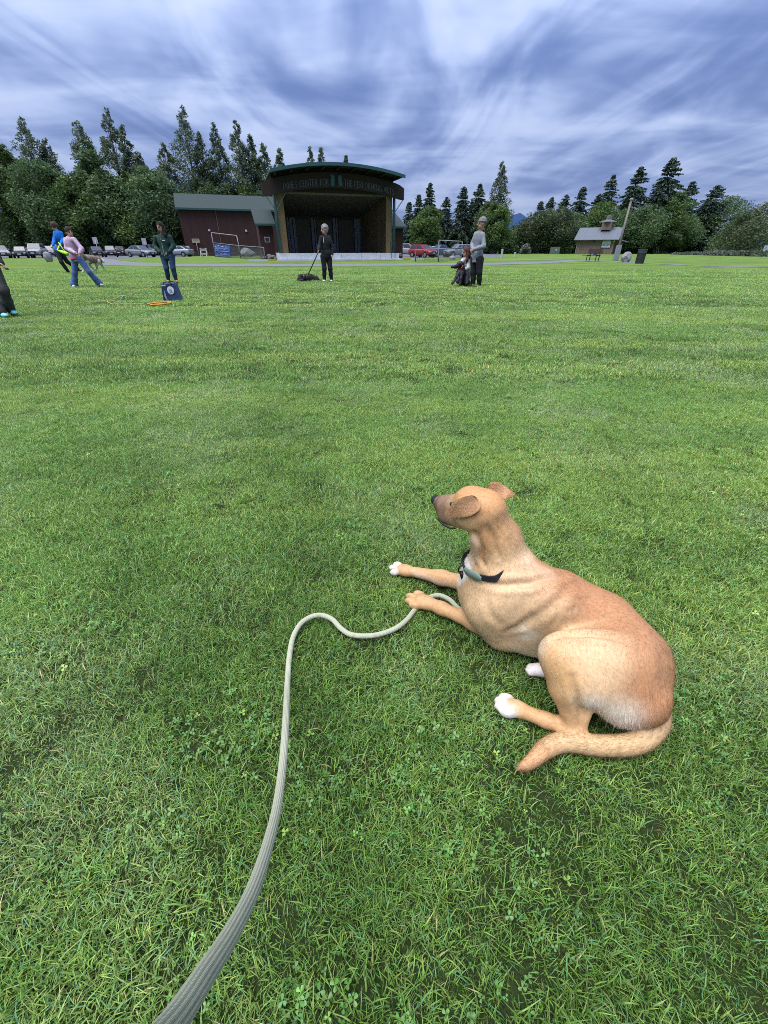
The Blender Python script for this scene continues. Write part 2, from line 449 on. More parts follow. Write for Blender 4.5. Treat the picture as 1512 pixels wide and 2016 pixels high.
def tuft_mesh(name, nb, rad, hmin, hmax, w, seed):
    r = np.random.default_rng(seed)
    V = []; F = []; C = []
    for i in range(nb):
        a = r.uniform(0, 2 * np.pi); q = rad * math.sqrt(r.uniform()); x, y = q * math.cos(a), q * math.sin(a)
        h = r.uniform(hmin, hmax); d = r.uniform(0, 2 * np.pi); lean = abs(r.normal(0.75, 0.45)) * h * 1.3
        dx, dy = math.cos(d), math.sin(d); ww = w * r.uniform(0.6, 1.3)
        tw = r.uniform(0, np.pi); px, py = math.cos(tw) * ww, math.sin(tw) * ww
        n = len(V)
        V += [(x - px, y - py, -0.004), (x + px, y + py, -0.004),
              (x + dx * lean * .35 - px * .85, y + dy * lean * .35 - py * .85, h * .62), (x + dx * lean * .35 + px * .85, y + dy * lean * .35 + py * .85, h * .62),
              (x + dx * lean, y + dy * lean, h * r.uniform(.78, 1.0))]
        F += [(n, n + 1, n + 3), (n, n + 3, n + 2), (n + 2, n + 3, n + 4)]
        u = r.uniform()
        if u < 0.018: c = np.array((3.2, 1.6, 3.4)) * r.uniform(.7, 1.1)       # dead straw blade
        elif u < 0.10: c = np.array((1.7, 1.45, 1.7)) * r.uniform(.8, 1.2)    # pale blade
        elif u < 0.22: c = np.array((.80, 1.05, 2.2)) * r.uniform(.8, 1.2)    # blue-green blade
        else: c = np.array((r.uniform(.8, 1.3), 1.0, r.uniform(.8, 1.3))) * r.uniform(.5, 1.55)
        C += [(*c, 1)] * 5
    me = np_mesh(name, np.array(V), np.array(F)); vattr(me, 'tint', np.array(C), 'FLOAT_COLOR')
    me.materials.append(blade_m)
    return me

def clover_mesh(name, n, rad, seed):
    r = np.random.default_rng(seed); V = []; F = []; C = []
    for i in range(n):
        a = r.uniform(0, 2 * np.pi); q = rad * math.sqrt(r.uniform()); c0 = np.array((q * math.cos(a), q * math.sin(a), r.uniform(.010, .026)))
        s = r.uniform(.0024, .0044); tilt = r.normal(0, .35, 2); th = r.uniform(0, 2 * np.pi)
        c = np.array((r.uniform(.8, 1.3), 1.0, r.uniform(.8, 1.4))) * r.uniform(.75, 1.25)
        if r.uniform() < 0.08: c *= np.array((1.9, 1.5, 1.2))
        for k in range(3):
            b = th + k * 2.094 + r.normal(0, .12); d = np.array((math.cos(b), math.sin(b), 0)); p = np.array((-d[1], d[0], 0)); up = r.uniform(-.1, .5)
            m = len(V)
            for (l, w_) in ((0, 0), (.8, .55), (1.5, .75), (1.95, .35), (1.85, 0), (1.95, -.35), (1.5, -.75), (.8, -.55)):
                v = c0 + d * l * s + p * w_ * s; v[2] += (up * l * s + abs(w_) * s * .35 + (v[:2] - c0[:2]) @ tilt); V.append(v)
            F += [(m, m + 1, m + 2), (m, m + 2, m + 3), (m, m + 3, m + 4), (m, m + 4, m + 5), (m, m + 5, m + 6), (m, m + 6, m + 7)]
            C += [(*c, 1)] * 8
    me = np_mesh(name, np.array(V), np.array(F)); vattr(me, 'tint', np.array(C), 'FLOAT_COLOR')
    me.materials.append(clover_m)
    return me

def scatter(name, pts, rot, scl, idx, meshes, label, cat):
    co = bpy.data.collections.new(name + '_kinds')
    for i, me in enumerate(meshes):
        co.objects.link(bpy.data.objects.new(name + '_piece_%d' % i, me))
    base = bpy.data.meshes.new(name); base.vertices.add(len(pts)); base.vertices.foreach_set('co', np.ascontiguousarray(pts, np.float32).ravel())
    vattr(base, 'rot', rot, 'FLOAT_VECTOR'); vattr(base, 'scl', scl); vattr(base, 'pick', idx, 'INT')
    o = link(name, base, None)
    ng = bpy.data.node_groups.new(name, 'GeometryNodeTree')
    ng.interface.new_socket('Geometry', in_out='INPUT', socket_type='NodeSocketGeometry'); ng.interface.new_socket('Geometry', in_out='OUTPUT', socket_type='NodeSocketGeometry')
    N = ng.nodes.new; L = ng.links.new
    gi, go = N('NodeGroupInput'), N('NodeGroupOutput'); ip = N('GeometryNodeInstanceOnPoints'); ci = N('GeometryNodeCollectionInfo')
    ci.inputs['Collection'].default_value = co; ci.inputs['Separate Children'].default_value = True; ci.inputs['Reset Children'].default_value = True
    def na(nm, ty):
        n = N('GeometryNodeInputNamedAttribute'); n.data_type = ty; n.inputs['Name'].default_value = nm
        return n.outputs['Attribute']
    L(gi.outputs[0], ip.inputs['Points']); L(ci.outputs[0], ip.inputs['Instance']); ip.inputs['Pick Instance'].default_value = True
    L(na('pick', 'INT'), ip.inputs['Instance Index'])
    e2r = N('FunctionNodeEulerToRotation'); L(na('rot', 'FLOAT_VECTOR'), e2r.inputs[0]); L(e2r.outputs[0], ip.inputs['Rotation'])
    L(na('scl', 'FLOAT'), ip.inputs['Scale']); L(ip.outputs[0], go.inputs[0])
    md = o.modifiers.new('scatter', 'NODES'); md.node_group = ng
    return tag(o, label, cat, kind='stuff')

NEAR_AVOID = []      # (points, radius) where lying things press the grass flat
def press(P):
    """0..1: how much the turf is pressed down at each point."""
    f = np.zeros(len(P))
    for q, rad in NEAR_AVOID:
        q = np.asarray(q)
        for c, r_ in zip(q, rad):
            d = np.hypot(P[:, 0] - c[0], P[:, 1] - c[1]); f = np.maximum(f, np.clip((r_ + .01 - d) / .04, 0, 1))
    return f

def zone(y0, y1, dens, xs, xk):
    """Jittered grid over the wedge of lawn between y0 and y1."""
    s = 1 / math.sqrt(dens); P = []
    for y in np.arange(y0, y1, s):
        w = xs + xk * max(y, 0); x = np.arange(-w, w, s); P.append(np.stack([x, np.full(len(x), y), np.zeros(len(x))], 1))
    P = np.concatenate(P); P[:, :2] += rng.uniform(-.5, .5, (len(P), 2)) * s
    return P

def grow_lawn():
    near = [tuft_mesh('tuft_%d' % i, 1050, .115, .007, .022, .0011, 40 + i) for i in range(7)]
    mid = [tuft_mesh('tuft_mid_%d' % i, 520, .20, .010, .028, .0019, 60 + i) for i in range(5)]
    far = [tuft_mesh('tuft_far_%d' % i, 480, .38, .012, .032, .0040, 80 + i) for i in range(5)]
    for nm, zs, meshes, lab in (('lawn_grass', [(-.6, 3.6, 88, 1.0, 1.12)], near, 'short mown grass around the tan dog in the foreground'),
                                ('lawn_grass_middle', [(3.5, 9.0, 30, .6, 1.15)], mid, 'short mown grass in the middle of the field'),
                                ('lawn_grass_far', [(8.8, 27, 6.6, .6, 1.15)], far, 'short mown grass around the standing people')):
        P = np.concatenate([zone(*z) for z in zs]); n = len(P)
        rot = np.stack([rng.normal(0, .06, n), rng.normal(0, .06, n), rng.uniform(0, 6.283, n)], 1)
        v = vnoise(P[:, :2], 1.7, 3)
        scl = (0.85 + 0.35 * v) * rng.uniform(.9, 1.12, n)
        if nm == 'lawn_grass':
            f = press(P); scl *= 1 - .3 * f
        scatter(nm, P, rot, scl, rng.integers(0, len(meshes), n), meshes, lab, 'grass')
    cl = [clover_mesh('clover_%d' % i, 24, .075, 100 + i) for i in range(6)]
    P = np.concatenate([zone(-.5, 4.6, 70, 1.0, 1.12)])
    m = vnoise(P[:, :2], 2.1, 9) * .6 + vnoise(P[:, :2], 6.0, 4) * .4
    right = np.clip(.62 + P[:, 0] * .25 - (P[:, 1] - 1.0) * .03, 0.15, 1)
    keep = (rng.uniform(0, 1, len(P)) < np.clip((m - .36) * 3.6, 0.04, 1) * right) & (press(P) < .4)
    P = P[keep]; n = len(P)
    rot = np.stack([rng.normal(0, .1, n), rng.normal(0, .1, n), rng.uniform(0, 6.283, n)], 1)
    scatter('clover_patch', P, rot, rng.uniform(.7, 1.15, n), rng.integers(0, 6, n), cl, 'white clover leaves spreading through the mown grass', 'clover')

# ------------------------------------------------------------------ the tan dog lying on the grass
FOLDS = [([(0.2633, 0.8176, 0.2503), (0.3065, 0.7833, 0.2645), (0.3741, 0.7749, 0.2773), (0.4309, 0.7842, 0.2851), (0.477, 0.8023, 0.2751)], .0065, .011), ([(0.4692, 0.7602, 0.2743), (0.441, 0.7349, 0.265), (0.4185, 0.7254, 0.2483), (0.3915, 0.7256, 0.215), (0.3725, 0.7297, 0.1738)], .0055, .013),
         ([(0.2396, 0.865, 0.3757), (0.2582, 0.8512, 0.3372), (0.2639, 0.8511, 0.2999), (0.2702, 0.8372, 0.2887)], .006, .009), ([(0.2636, 0.8516, 0.4043), (0.2865, 0.842, 0.3667), (0.2976, 0.8272, 0.3268)], .004, .009), ([(0.2887, 0.8543, 0.4296), (0.3017, 0.8427, 0.3838), (0.316, 0.8305, 0.3519)], .0025, .009),
         ([(0.4037, 0.6391, 0.2291), (0.4409, 0.6465, 0.2321), (0.4843, 0.6437, 0.2339), (0.5274, 0.6345, 0.2363), (0.5514, 0.6206, 0.2397)], .008, .011), ([(0.4228, 0.5657, 0.1916), (0.4295, 0.5467, 0.161), (0.4409, 0.5391, 0.1258), (0.4633, 0.5367, 0.0896)], .006, .009),
         ([(0.4348, 0.7142, 0.2478), (0.4243, 0.7043, 0.2042)], .0022, .007), ([(0.4554, 0.7111, 0.2505), (0.423, 0.658, 0.2314)], .0022, .007), ([(0.4744, 0.7173, 0.2499), (0.4504, 0.6552, 0.2338)], .0022, .007), ([(0.3305, 0.7415, 0.1403), (0.3552, 0.7389, 0.1643), (0.3779, 0.7304, 0.2073)], .005, .011),
         ([(0.2719, 0.773, 0.2182), (0.2836, 0.7522, 0.1876), (0.3114, 0.7411, 0.1642)], .003, .012), ([(0.6039, 0.6731, 0.2358), (0.58, 0.5978, 0.2334), (0.5783, 0.5566, 0.1996)], .003, .018)]
SPOTS = [((0.3779, 0.8274, 0.3116), .030, (.70, .54, .36), .6), ((0.4273, 0.7977, 0.2934), .030, (.68, .50, .33), .5), ((0.3351, 0.7875, 0.2852), .035, (.64, .47, .30), .5), ((0.2618, 0.8544, 0.318), .028, (.36, .180, .065), .7), ((0.2604, 0.8467, 0.3666), .022, (.36, .180, .065), .6), ((0.378, 0.7251, 0.1402), .030, (.70, .60, .47), .8), ((0.3748, 0.6399, 0.2026), .025, (.70, .60, .47), .8),
         ((0.3916, 0.5952, 0.2135), .045, (.47, .270, .110), .7), ((0.4082, 0.5636, 0.1824), .035, (.46, .260, .100), .6), ((0.5083, 0.5228, 0.1256), .035, (.70, .62, .50), .6), ((0.5465, 0.5132, 0.1211), .034, (.74, .69, .60), .7), ((0.4665, 0.53, 0.1405), .025, (.72, .66, .56), .8), ((0.6295, 0.5756, 0.1993), .040, (.39, .22, .12), .6), ((0.6475, 0.6395, 0.2232), .045, (.40, .22, .12), .6), ((0.2999, 0.899, 0.4647), .03, (.47, .24, .09), .4),
         ((0.4933, 0.6083, 0.2405), .05, (.60, .42, .245), .5), ((0.4456, 0.6064, 0.2353), .04, (.58, .39, .215), .5), ((0.4504, 0.7492, 0.2753), .04, (.39, .19, .09), .6), ((0.5321, 0.7408, 0.25), .06, (.385, .19, .09), .7), ((0.5767, 0.6671, 0.2394), .06, (.385, .19, .09), .7)]
def build_tan_dog():
    root = empty('dog', (0.497, 0.7704, 0))
    ox = np.array(root.location)
    B = Blob()
    A = lambda p: np.array(p) - ox
    # trunk, from chest to pelvis
    chest = A((0.3337, 0.848, 0.165)); mid = A((0.473, 0.8008, 0.165)); loin = A((0.5782, 0.749, 0.15)); pelv = A((0.6138, 0.655, 0.13)); rump = A((0.6114, 0.5715, 0.105))
    B.cone(chest, mid, .098, .096, .05, 'trunk'); B.cone(mid, loin, .096, .083, .05, 'trunk'); B.cone(loin, pelv, .083, .084, .05, 'trunk'); B.cone(pelv, rump, .088, .062, .05, 'rump')
    B.ell(A((0.313, 0.8985, 0.13)), (.075, .085, .12), (-.75, .66, 0), k=.05, tag='chest')            # breast
    B.ell(A((0.3918, 0.8193, 0.235)), (.12, .055, .055), A((0.3513, 0.8863, 0.25)) - A((0.451, 0.7572, 0.24)), k=.05, tag='trunk')   # withers
    B.ell(A((0.4197, 0.7913, 0.085)), (.12, .07, .075), mid - chest, k=.04, tag='belly')              # ribs low
    # shoulder, elbow and near foreleg
    B.ell(A((0.3101, 0.8084, 0.165)), (.060, .058, .095), (-.5, .3, .2), (.35, -.3, 1), k=.035, tag='shoulder')
    B.chain([A((0.2999, 0.8171, 0.15)), A((0.3397, 0.7931, 0.07))], [.062, .046], .03, 'shoulder')
    B.ell(A((0.3475, 0.801, 0.052)), (.040, .030, .036), (.6, -.5, 0), k=.02, tag='shoulder')
    B.chain([A((0.3368, 0.8, 0.062)), A((0.2745, 0.8471, 0.052)), A((0.184, 0.9163, 0.04)), A((0.151, 0.94, 0.036))], [.037, .0235, .0190, .0205], .02, 'foreleg')
    B.ell(A((0.1307, 0.951, 0.034)), (.034, .028, .021), A((0.0942, 0.9757, 0.03)) - A((0.155, 0.9436, 0.03)), k=.012, tag='forepaw')
    for dx_, dy_ in ((825, 1170), (811, 1175), (809, 1184), (817, 1193)):
        B.ell(toe(dx_, dy_), (.022, .0105, .016), (-.9, .25, 0), k=.0015, tag='forepaw')
    # far foreleg
    B.chain([A((0.3219, 0.9125, 0.11)), A((0.2956, 1.007, 0.055)), A((0.1974, 1.059, 0.042)), A((0.1191, 1.094, 0.034))], [.048, .031, .0235, .0195], .025, 'foreleg')
    B.ell(A((0.0783, 1.107, 0.032)), (.036, .025, .021), A((0.0368, 1.124, 0.03)) - A((0.1196, 1.099, 0.03)), k=.012, tag='forepaw')
    for dx_, dy_ in ((783, 1112), (775, 1118), (777, 1127)):
        B.ell(toe(dx_, dy_), (.019, .0100, .0145), (-.95, .1, 0), k=.0015, tag='whitepaw')
    # neck
    nb = A((0.3378, 0.8717, 0.24)); nm_ = A((0.3139, 0.8898, 0.33)); hd = A((0.2714, 0.9017, 0.415))
    B.cone(A((0.3539, 0.8605, 0.212)), nb, .088, .076, .05, 'neck'); B.cone(nb, nm_, .070, .057, .04, 'neck'); B.cone(nm_, hd, .055, .050, .03, 'neck')
    B.cone(A((0.2859, 0.9011, 0.245)), A((0.258, 0.8836, 0.345)), .030, .024, .03, 'throat')
    B.cone(A((0.2667, 0.8991, 0.22)), A((0.272, 0.9094, 0.13)), .034, .036, .04, 'bib')
    # head, turned left and away
    fw = np.array((-.755, .63, -.22)); fw /= np.linalg.norm(fw); sd_ = np.cross((0, 0, 1), fw); sd_ /= np.linalg.norm(sd_); up = np.cross(fw, sd_)
    hc = hd + fw * .016 + up * .014
    B.ell(hc, (.062, .053, .047), fw, up, k=.022, tag='head')
    B.ell(hc + fw * .034 + up * .020, (.036, .042, .030), fw, up, k=.02, tag='head')              # brow
    for s_ in (-1, 1): B.ell(hc + fw * .020 + sd_ * s_ * .036 - up * .022, (.042, .022, .034), fw, up, k=.02, tag='cheek')
    B.cone(hc + fw * .050 - up * .010, hc + fw * .118 - up * .014, .037, .029, .018, 'muzzle')
    B.cone(hc + fw * .026 - up * .052, hc + fw * .096 - up * .054, .030, .021, .010, 'jaw')
    B.ell(hc + fw * .144 - up * .002, (.013, .018, .014), fw, up, k=.006, tag='nose')
    for s_ in (-1, 1): B.ell(hc + fw * .094 + sd_ * s_ * .020 - up * .038, (.038, .014, .027), fw, up, k=.008, tag='lip')
    # hind leg on top: thigh, shin, foot
    knee = A((0.4221, 0.6278, 0.185)); hip = A((0.5719, 0.6286, 0.165)); hock = A((0.451, 0.5365, 0.045))
    B.ell(A((0.5085, 0.6027, 0.158)), (.118, .082, .062), knee - hip, np.array((-.25, -.55, .8)), k=.03, tag='thigh')
    B.cone(hip, knee, .078, .048, .03, 'thigh'); B.ell(A((0.5763, 0.588, 0.1)), (.085, .070, .060), (.6, .5, 0), (-.2, -.5, .8), k=.04, tag='buttock')
    B.chain([knee, A((0.4264, 0.5809, 0.125)), hock], [.045, .031, .0205], .022, 'shin')
    B.chain([A((0.4771, 0.5708, 0.1)), A((0.4635, 0.5255, 0.045))], [.026, .0135], .010, 'shin')
    B.chain([A((0.4577, 0.5306, 0.038)), A((0.3962, 0.5564, 0.032)), A((0.3409, 0.5837, 0.03))], [.0215, .0180, .0180], .012, 'foot')
    B.ell(A((0.328, 0.5892, 0.032)), (.030, .0215, .019), (-1, .35, 0), k=.012, tag='whitepaw')
    for dx_, dy_ in ((997, 1374), (988, 1382), (989, 1393), (999, 1404)):
        B.ell(toe(dx_, dy_), (.021, .0105, .0155), (-.95, .3, 0), k=.0015, tag='whitepaw')
    # far hind leg, folded under
    B.chain([A((0.5796, 0.7002, 0.07)), A((0.4916, 0.6908, 0.035)), A((0.4341, 0.6975, 0.03))], [.050, .024, .018], .02, 'foot')
    B.ell(A((0.4207, 0.7022, 0.028)), (.024, .018, .015), (-1, .1, 0), k=.01, tag='whitepaw')
    for q_ in ((0.4091, 0.7134, 0.026), (0.4023, 0.7035, 0.024), (0.4067, 0.6937, 0.022)): B.ell(A(q_), (.014, .008, .010), (-1, .1, 0), k=.0015, tag='whitepaw')
    # tail curled round on the grass
    tp = [A((0.6434, 0.5685, 0.085)), A((0.6473, 0.5407, 0.055)), A((0.6144, 0.5127, 0.04)), A((0.5645, 0.4962, 0.036)), A((0.4921, 0.4961, 0.034)), A((0.4222, 0.5042, 0.034)), A((0.3725, 0.4891, 0.032)), A((0.3334, 0.4643, 0.026)), A((0.3057, 0.4533, 0.022))]
    tr_ = [.034, .028, .0240, .0225, .0215, .0205, .0190, .013, .005]; tq, tw = [], []
    for i in range(len(tp) - 1):                                  # one smooth sweep through the points
        p0, p1, p2, p3 = tp[max(i - 1, 0)], tp[i], tp[i + 1], tp[min(i + 2, len(tp) - 1)]
        for u in (0, .33, .67): tq.append(.5 * (2 * p1 + (p2 - p0) * u + (2 * p0 - 5 * p1 + 4 * p2 - p3) * u * u + (3 * p1 - p0 - 3 * p2 + p3) * u ** 3)); tw.append(tr_[i] * (1 - u) + tr_[i + 1] * u)
    tq.append(tp[-1]); tw.append(tr_[-1])
    B.chain(tq, tw, .008, 'tail')
    me = B.mesh('dog_body', .0048, 2)
    V = B.V; near = B.nearest(V); tags = np.array([p[-1] for p in B.p])[near]
    # skin folds, muscle lines and rib hints worked into the surface
    nr0 = np.empty(len(V) * 3, np.float32); me.vertices.foreach_get('normal', nr0); nr0 = nr0.reshape(-1, 3); dsp = np.zeros(len(V))
    for pts, dep, wid in FOLDS:
        q = np.array(pts) - ox; dmin = np.full(len(V), 9.); tt_ = np.zeros(len(V))
        for j in range(len(q) - 1):
            ab = q[j + 1] - q[j]; t_ = np.clip((V - q[j]) @ ab / ab.dot(ab), 0, 1); dd_ = np.linalg.norm(V - q[j] - t_[:, None] * ab, axis=1)
            up_ = dd_ < dmin; dmin = np.where(up_, dd_, dmin); tt_ = np.where(up_, (j + t_) / (len(q) - 1), tt_)
        fade = np.sin(np.pi * np.clip(tt_ * .9 + .05, 0, 1)) ** .5
        dsp += fade * dep * (-np.exp(-(dmin / wid) ** 2) + .55 * np.exp(-((dmin - 1.7 * wid) / wid) ** 2))
    V = V + nr0 * dsp[:, None]; B.V = V
    me.vertices.foreach_set('co', np.ascontiguousarray(V, np.float32).ravel()); me.update()
    # coat colour
    nrm = np.empty(len(V) * 3, np.float32); me.vertices.foreach_get('normal', nrm); nrm = nrm.reshape(-1, 3)
    C = coat(V, tags, hc, fw, sd_, up, ox)
    for _ in range(3):                                     # soft borders between coat areas
        C = relax(C, B.F, .5)
    C = np.where((tags == 'nose')[:, None], np.array((.012, .012, .014)), C)
    vattr(me, 'coat', np.concatenate([C, np.ones((len(C), 1))], 1), 'FLOAT_COLOR')
    body = link('dog_body', me, coat_mat('dog_coat', 0.55), root, smooth=True)
    fur_mesh(B, V, nrm, near, tags, C, root)
    # ears: folded flaps with thickness
    def ear(base, tip, wdir, wid, bulge, nm):
        base, tip, wdir = map(np.array, (base, tip, wdir)); P = []; L = 9; K = 9
        ax = tip - base; nn = np.cross(ax, wdir); nn /= np.linalg.norm(nn)
        for side in (0, 1):
            for i in range(L):
                u = i / (L - 1); w = wid * (math.sin(math.pi * (0.22 + 0.74 * u)) ** .75) * (1 - .25 * u)
                for j in range(K):
                    v = (j / (K - 1) - .5) * 2
                    q = base + ax * u + wdir * v * w + nn * (bulge * math.sin(math.pi * min(u * 1.1, 1)) - .010 * v * v * (1 - u) + (.0045 if side else -.0045) * (1 - abs(v) ** 3) * (1 - .4 * u))
                    P.append(q)
        F = []
        for side in (0, 1):
            o = side * L * K
            for i in range(L - 1):
                for j in range(K - 1):
                    q = (o + i * K + j, o + i * K + j + 1, o + (i + 1) * K + j + 1, o + (i + 1) * K + j); F.append(q if side else q[::-1])
        me = np_mesh(nm, np.array(P), np.array(F))
        c = np.tile(np.array((.46, .265, .140)), (len(P), 1)); u = np.tile(np.repeat(np.linspace(0, 1, L), K), 2)
        c = c * (1 - .15 * u[:, None])
        vattr(me, 'coat', np.concatenate([c, np.ones((len(c), 1))], 1), 'FLOAT_COLOR')
        o = link(nm, me, coat_mat('dog_coat', .55), root, smooth=True)
        sub = o.modifiers.new('s', 'SUBSURF'); sub.levels = 1; sub.render_levels = 1
        P = np.array(P); nh = 2200; G3 = P.reshape(2, L, K, 3); sd0 = rng.integers(0, 2, nh); iu = rng.uniform(0, L - 1.001, nh); iv = rng.uniform(0, K - 1.001, nh); i0 = iu.astype(int); j0 = iv.astype(int); fu = (iu - i0)[:, None]; fv = (iv - j0)[:, None]
        p0 = (G3[sd0, i0, j0] * (1 - fv) + G3[sd0, i0, j0 + 1] * fv) * (1 - fu) + (G3[sd0, i0 + 1, j0] * (1 - fv) + G3[sd0, i0 + 1, j0 + 1] * fv) * fu; k0 = sd0 * L * K + i0 * K + j0
        dr = ax / np.linalg.norm(ax) + rng.normal(0, .25, (nh, 3)) + nn * np.where(k0 < L * K, -.25, .25)[:, None]; sdv = np.cross(dr, nn); sdv /= np.linalg.norm(sdv, axis=1)[:, None]
        X = np.stack([p0 - sdv * .0004, p0 + sdv * .0004, p0 + dr * rng.uniform(.003, .008, nh)[:, None]], 1).reshape(-1, 3)
        mh = np_mesh('ear_hair', X, np.arange(3 * nh).reshape(-1, 3)); hc_ = c[k0] * rng.uniform(.75, 1.5, nh)[:, None]; vattr(mh, 'coat', np.concatenate([np.repeat(hc_, 3, 0), np.ones((3 * nh, 1))], 1), 'FLOAT_COLOR')
        link('ear_hair', mh, fur_mat(), o)['kind'] = 'stuff'
        return o
    def hp(f_, s_, u_): return hc + fw * f_ + sd_ * s_ + up * u_
    def wdir(a_, b_, side): w_ = np.cross(b_ - a_, side); return w_ / np.linalg.norm(w_)
    ba, ti = hp(-.022, .050, .042), hp(.064, .064, -.002)
    ear(ba, ti, wdir(ba, ti, sd_), .028, -.008, 'ear')
    ba, ti = hp(-.004, -.034, .034), hp(-.056, -.070, .012)
    ear(ba, ti, wdir(ba, ti, np.array((0, -.85, .5))), .027, .012, 'ear')
    # eyelid corner of the near eye
    eye = Blob().ell(hc + fw * .062 + sd_ * .040 + up * .014, (.0075, .0065, .0075), fw, up, k=.002)
    link('eye', eye.mesh('eye', .0016, 1), mat('dog_eye', (.012, .008, .006), rough=.15, spec=.6), root, smooth=True)
    # dark lip line along the near side of the mouth
    lp = [hc + fw * f_ + sd_ * s_ - up * u_ for f_, s_, u_ in ((.132, .012, .042), (.122, .026, .052), (.102, .0335, .060), (.080, .036, .064), (.062, .035, .062))]
    MB().tube(lp, [.0025, .0032, .0034, .003, .0015], 8).build('lip', mat('dog_lip', (.014, .012, .013), rough=.45), root, smooth=True)
    # claws
    cw = mat('dog_claw', (.10, .075, .055), rough=.4)
    for q in ((805, 1175, .026), (801, 1180, .026), (804, 1187, .026), (984, 1378, .026), (981, 1387, .026), (986, 1397, .026), (773, 1115, .026), (770, 1121, .026)):
        a = toe(q[0] + 3, q[1]); d = np.array((-.010, .002, -.004))
        MB().tube([a, a + d * .7, a + d + np.array((0, 0, -.003))], [.0034, .0026, .0008], 6).build('claw', cw, root, smooth=True)
    # pressed turf below and around the dog
    rs = np.array([max(p[3], p[4]) if p[0] == 'c' else p[2].max() * .8 for p in B.p]); cs = np.array([(p[1] + p[2]) / 2 if p[0] == 'c' else p[1] for p in B.p]) + ox
    low = cs[:, 2] < .2
    pts = []; rr = []
    for p in B.p:
        if p[0] == 'c':
            for u in (0, .33, .66, 1):
                q = p[1] * (1 - u) + p[2] * u + ox
                if q[2] < .2: pts.append(q); rr.append(p[3] * (1 - u) + p[4] * u)
        elif p[1][2] + ox[2] < .2: pts.append(p[1] + ox); rr.append(p[2].max() * .7)
    NEAR_AVOID.append((np.array(pts), np.array(rr)))
    tag(root, 'tan short-haired dog with white toes lying on the lawn, head turned away', 'dog')
    return root, nb, nm_, ox, V

DOG_O = np.array((0.497, 0.7704, 0))
def toe(px, py, z=.026):
    """Toe position on the turf, relative to the dog's base."""
    return TOES[(px, py)] - DOG_O if (px, py) in TOES else TOES[min(TOES, key=lambda k: (k[0] - px) ** 2 + (k[1] - py) ** 2)] - DOG_O
TOES = {(825, 1170): np.array((0.1176, 0.9939, 0.026)), (811, 1175): np.array((0.0931, 0.982, 0.026)), (809, 1184): np.array((0.0885, 0.9611, 0.026)), (817, 1193): np.array((0.1006, 0.9408, 0.026)),
        (783, 1112): np.array((0.0503, 1.145, 0.026)), (775, 1118): np.array((0.0351, 1.128, 0.026)), (777, 1127): np.array((0.0382, 1.103, 0.026)),
        (997, 1374): np.array((0.3162, 0.6191, 0.026)), (988, 1382): np.array((0.3016, 0.6079, 0.026)), (989, 1393): np.array((0.2992, 0.5928, 0.026)), (999, 1404): np.array((0.3083, 0.5781, 0.026))}

def coat_mat(name, rough):
    if name in MATS: return MATS[name]
    m = bpy.data.materials.new(name); m.use_nodes = True; t = m.node_tree; b = t.nodes['Principled BSDF']
    b.inputs['Roughness'].default_value = rough; b.inputs['Specular IOR Level'].default_value = .25
    at = t.nodes.new('ShaderNodeAttribute'); at.attribute_name = 'coat'
    co = t.nodes.new('ShaderNodeTexCoord'); nz = t.nodes.new('ShaderNodeTexNoise'); t.links.new(co.outputs['Object'], nz.inputs['Vector'])
    nz.inputs['Scale'].default_value = 130; nz.inputs['Detail'].default_value = 3
    mr = t.nodes.new('ShaderNodeMapRange'); t.links.new(nz.outputs[0], mr.inputs[0]); mr.inputs[1].default_value = .3; mr.inputs[2].default_value = .7; mr.inputs[3].default_value = .86; mr.inputs[4].default_value = 1.12
    mm = t.nodes.new('ShaderNodeVectorMath'); mm.operation = 'SCALE'; t.links.new(at.outputs['Color'], mm.inputs[0]); t.links.new(mr.outputs[0], mm.inputs['Scale'])
    t.links.new(mm.outputs[0], b.inputs['Base Color'])
    MATS[name] = m
    return m

def fur_mat():
    if 'dog_fur' in MATS: return MATS['dog_fur']
    m = bpy.data.materials.new('dog_fur'); m.use_nodes = True; t = m.node_tree; b = t.nodes['Principled BSDF']; b.inputs['Roughness'].default_value = .5; b.inputs['Specular IOR Level'].default_value = .3
    at = t.nodes.new('ShaderNodeAttribute'); at.attribute_name = 'coat'; t.links.new(at.outputs['Color'], b.inputs['Base Color'])
    tr = t.nodes.new('ShaderNodeBsdfTranslucent'); t.links.new(at.outputs['Color'], tr.inputs[0]); sh = t.nodes.new('ShaderNodeMixShader'); sh.inputs[0].default_value = .22
    t.links.new(b.outputs[0], sh.inputs[1]); t.links.new(tr.outputs[0], sh.inputs[2]); t.links.new(sh.outputs[0], t.nodes['Material Output'].inputs[0]); MATS['dog_fur'] = m
    return m

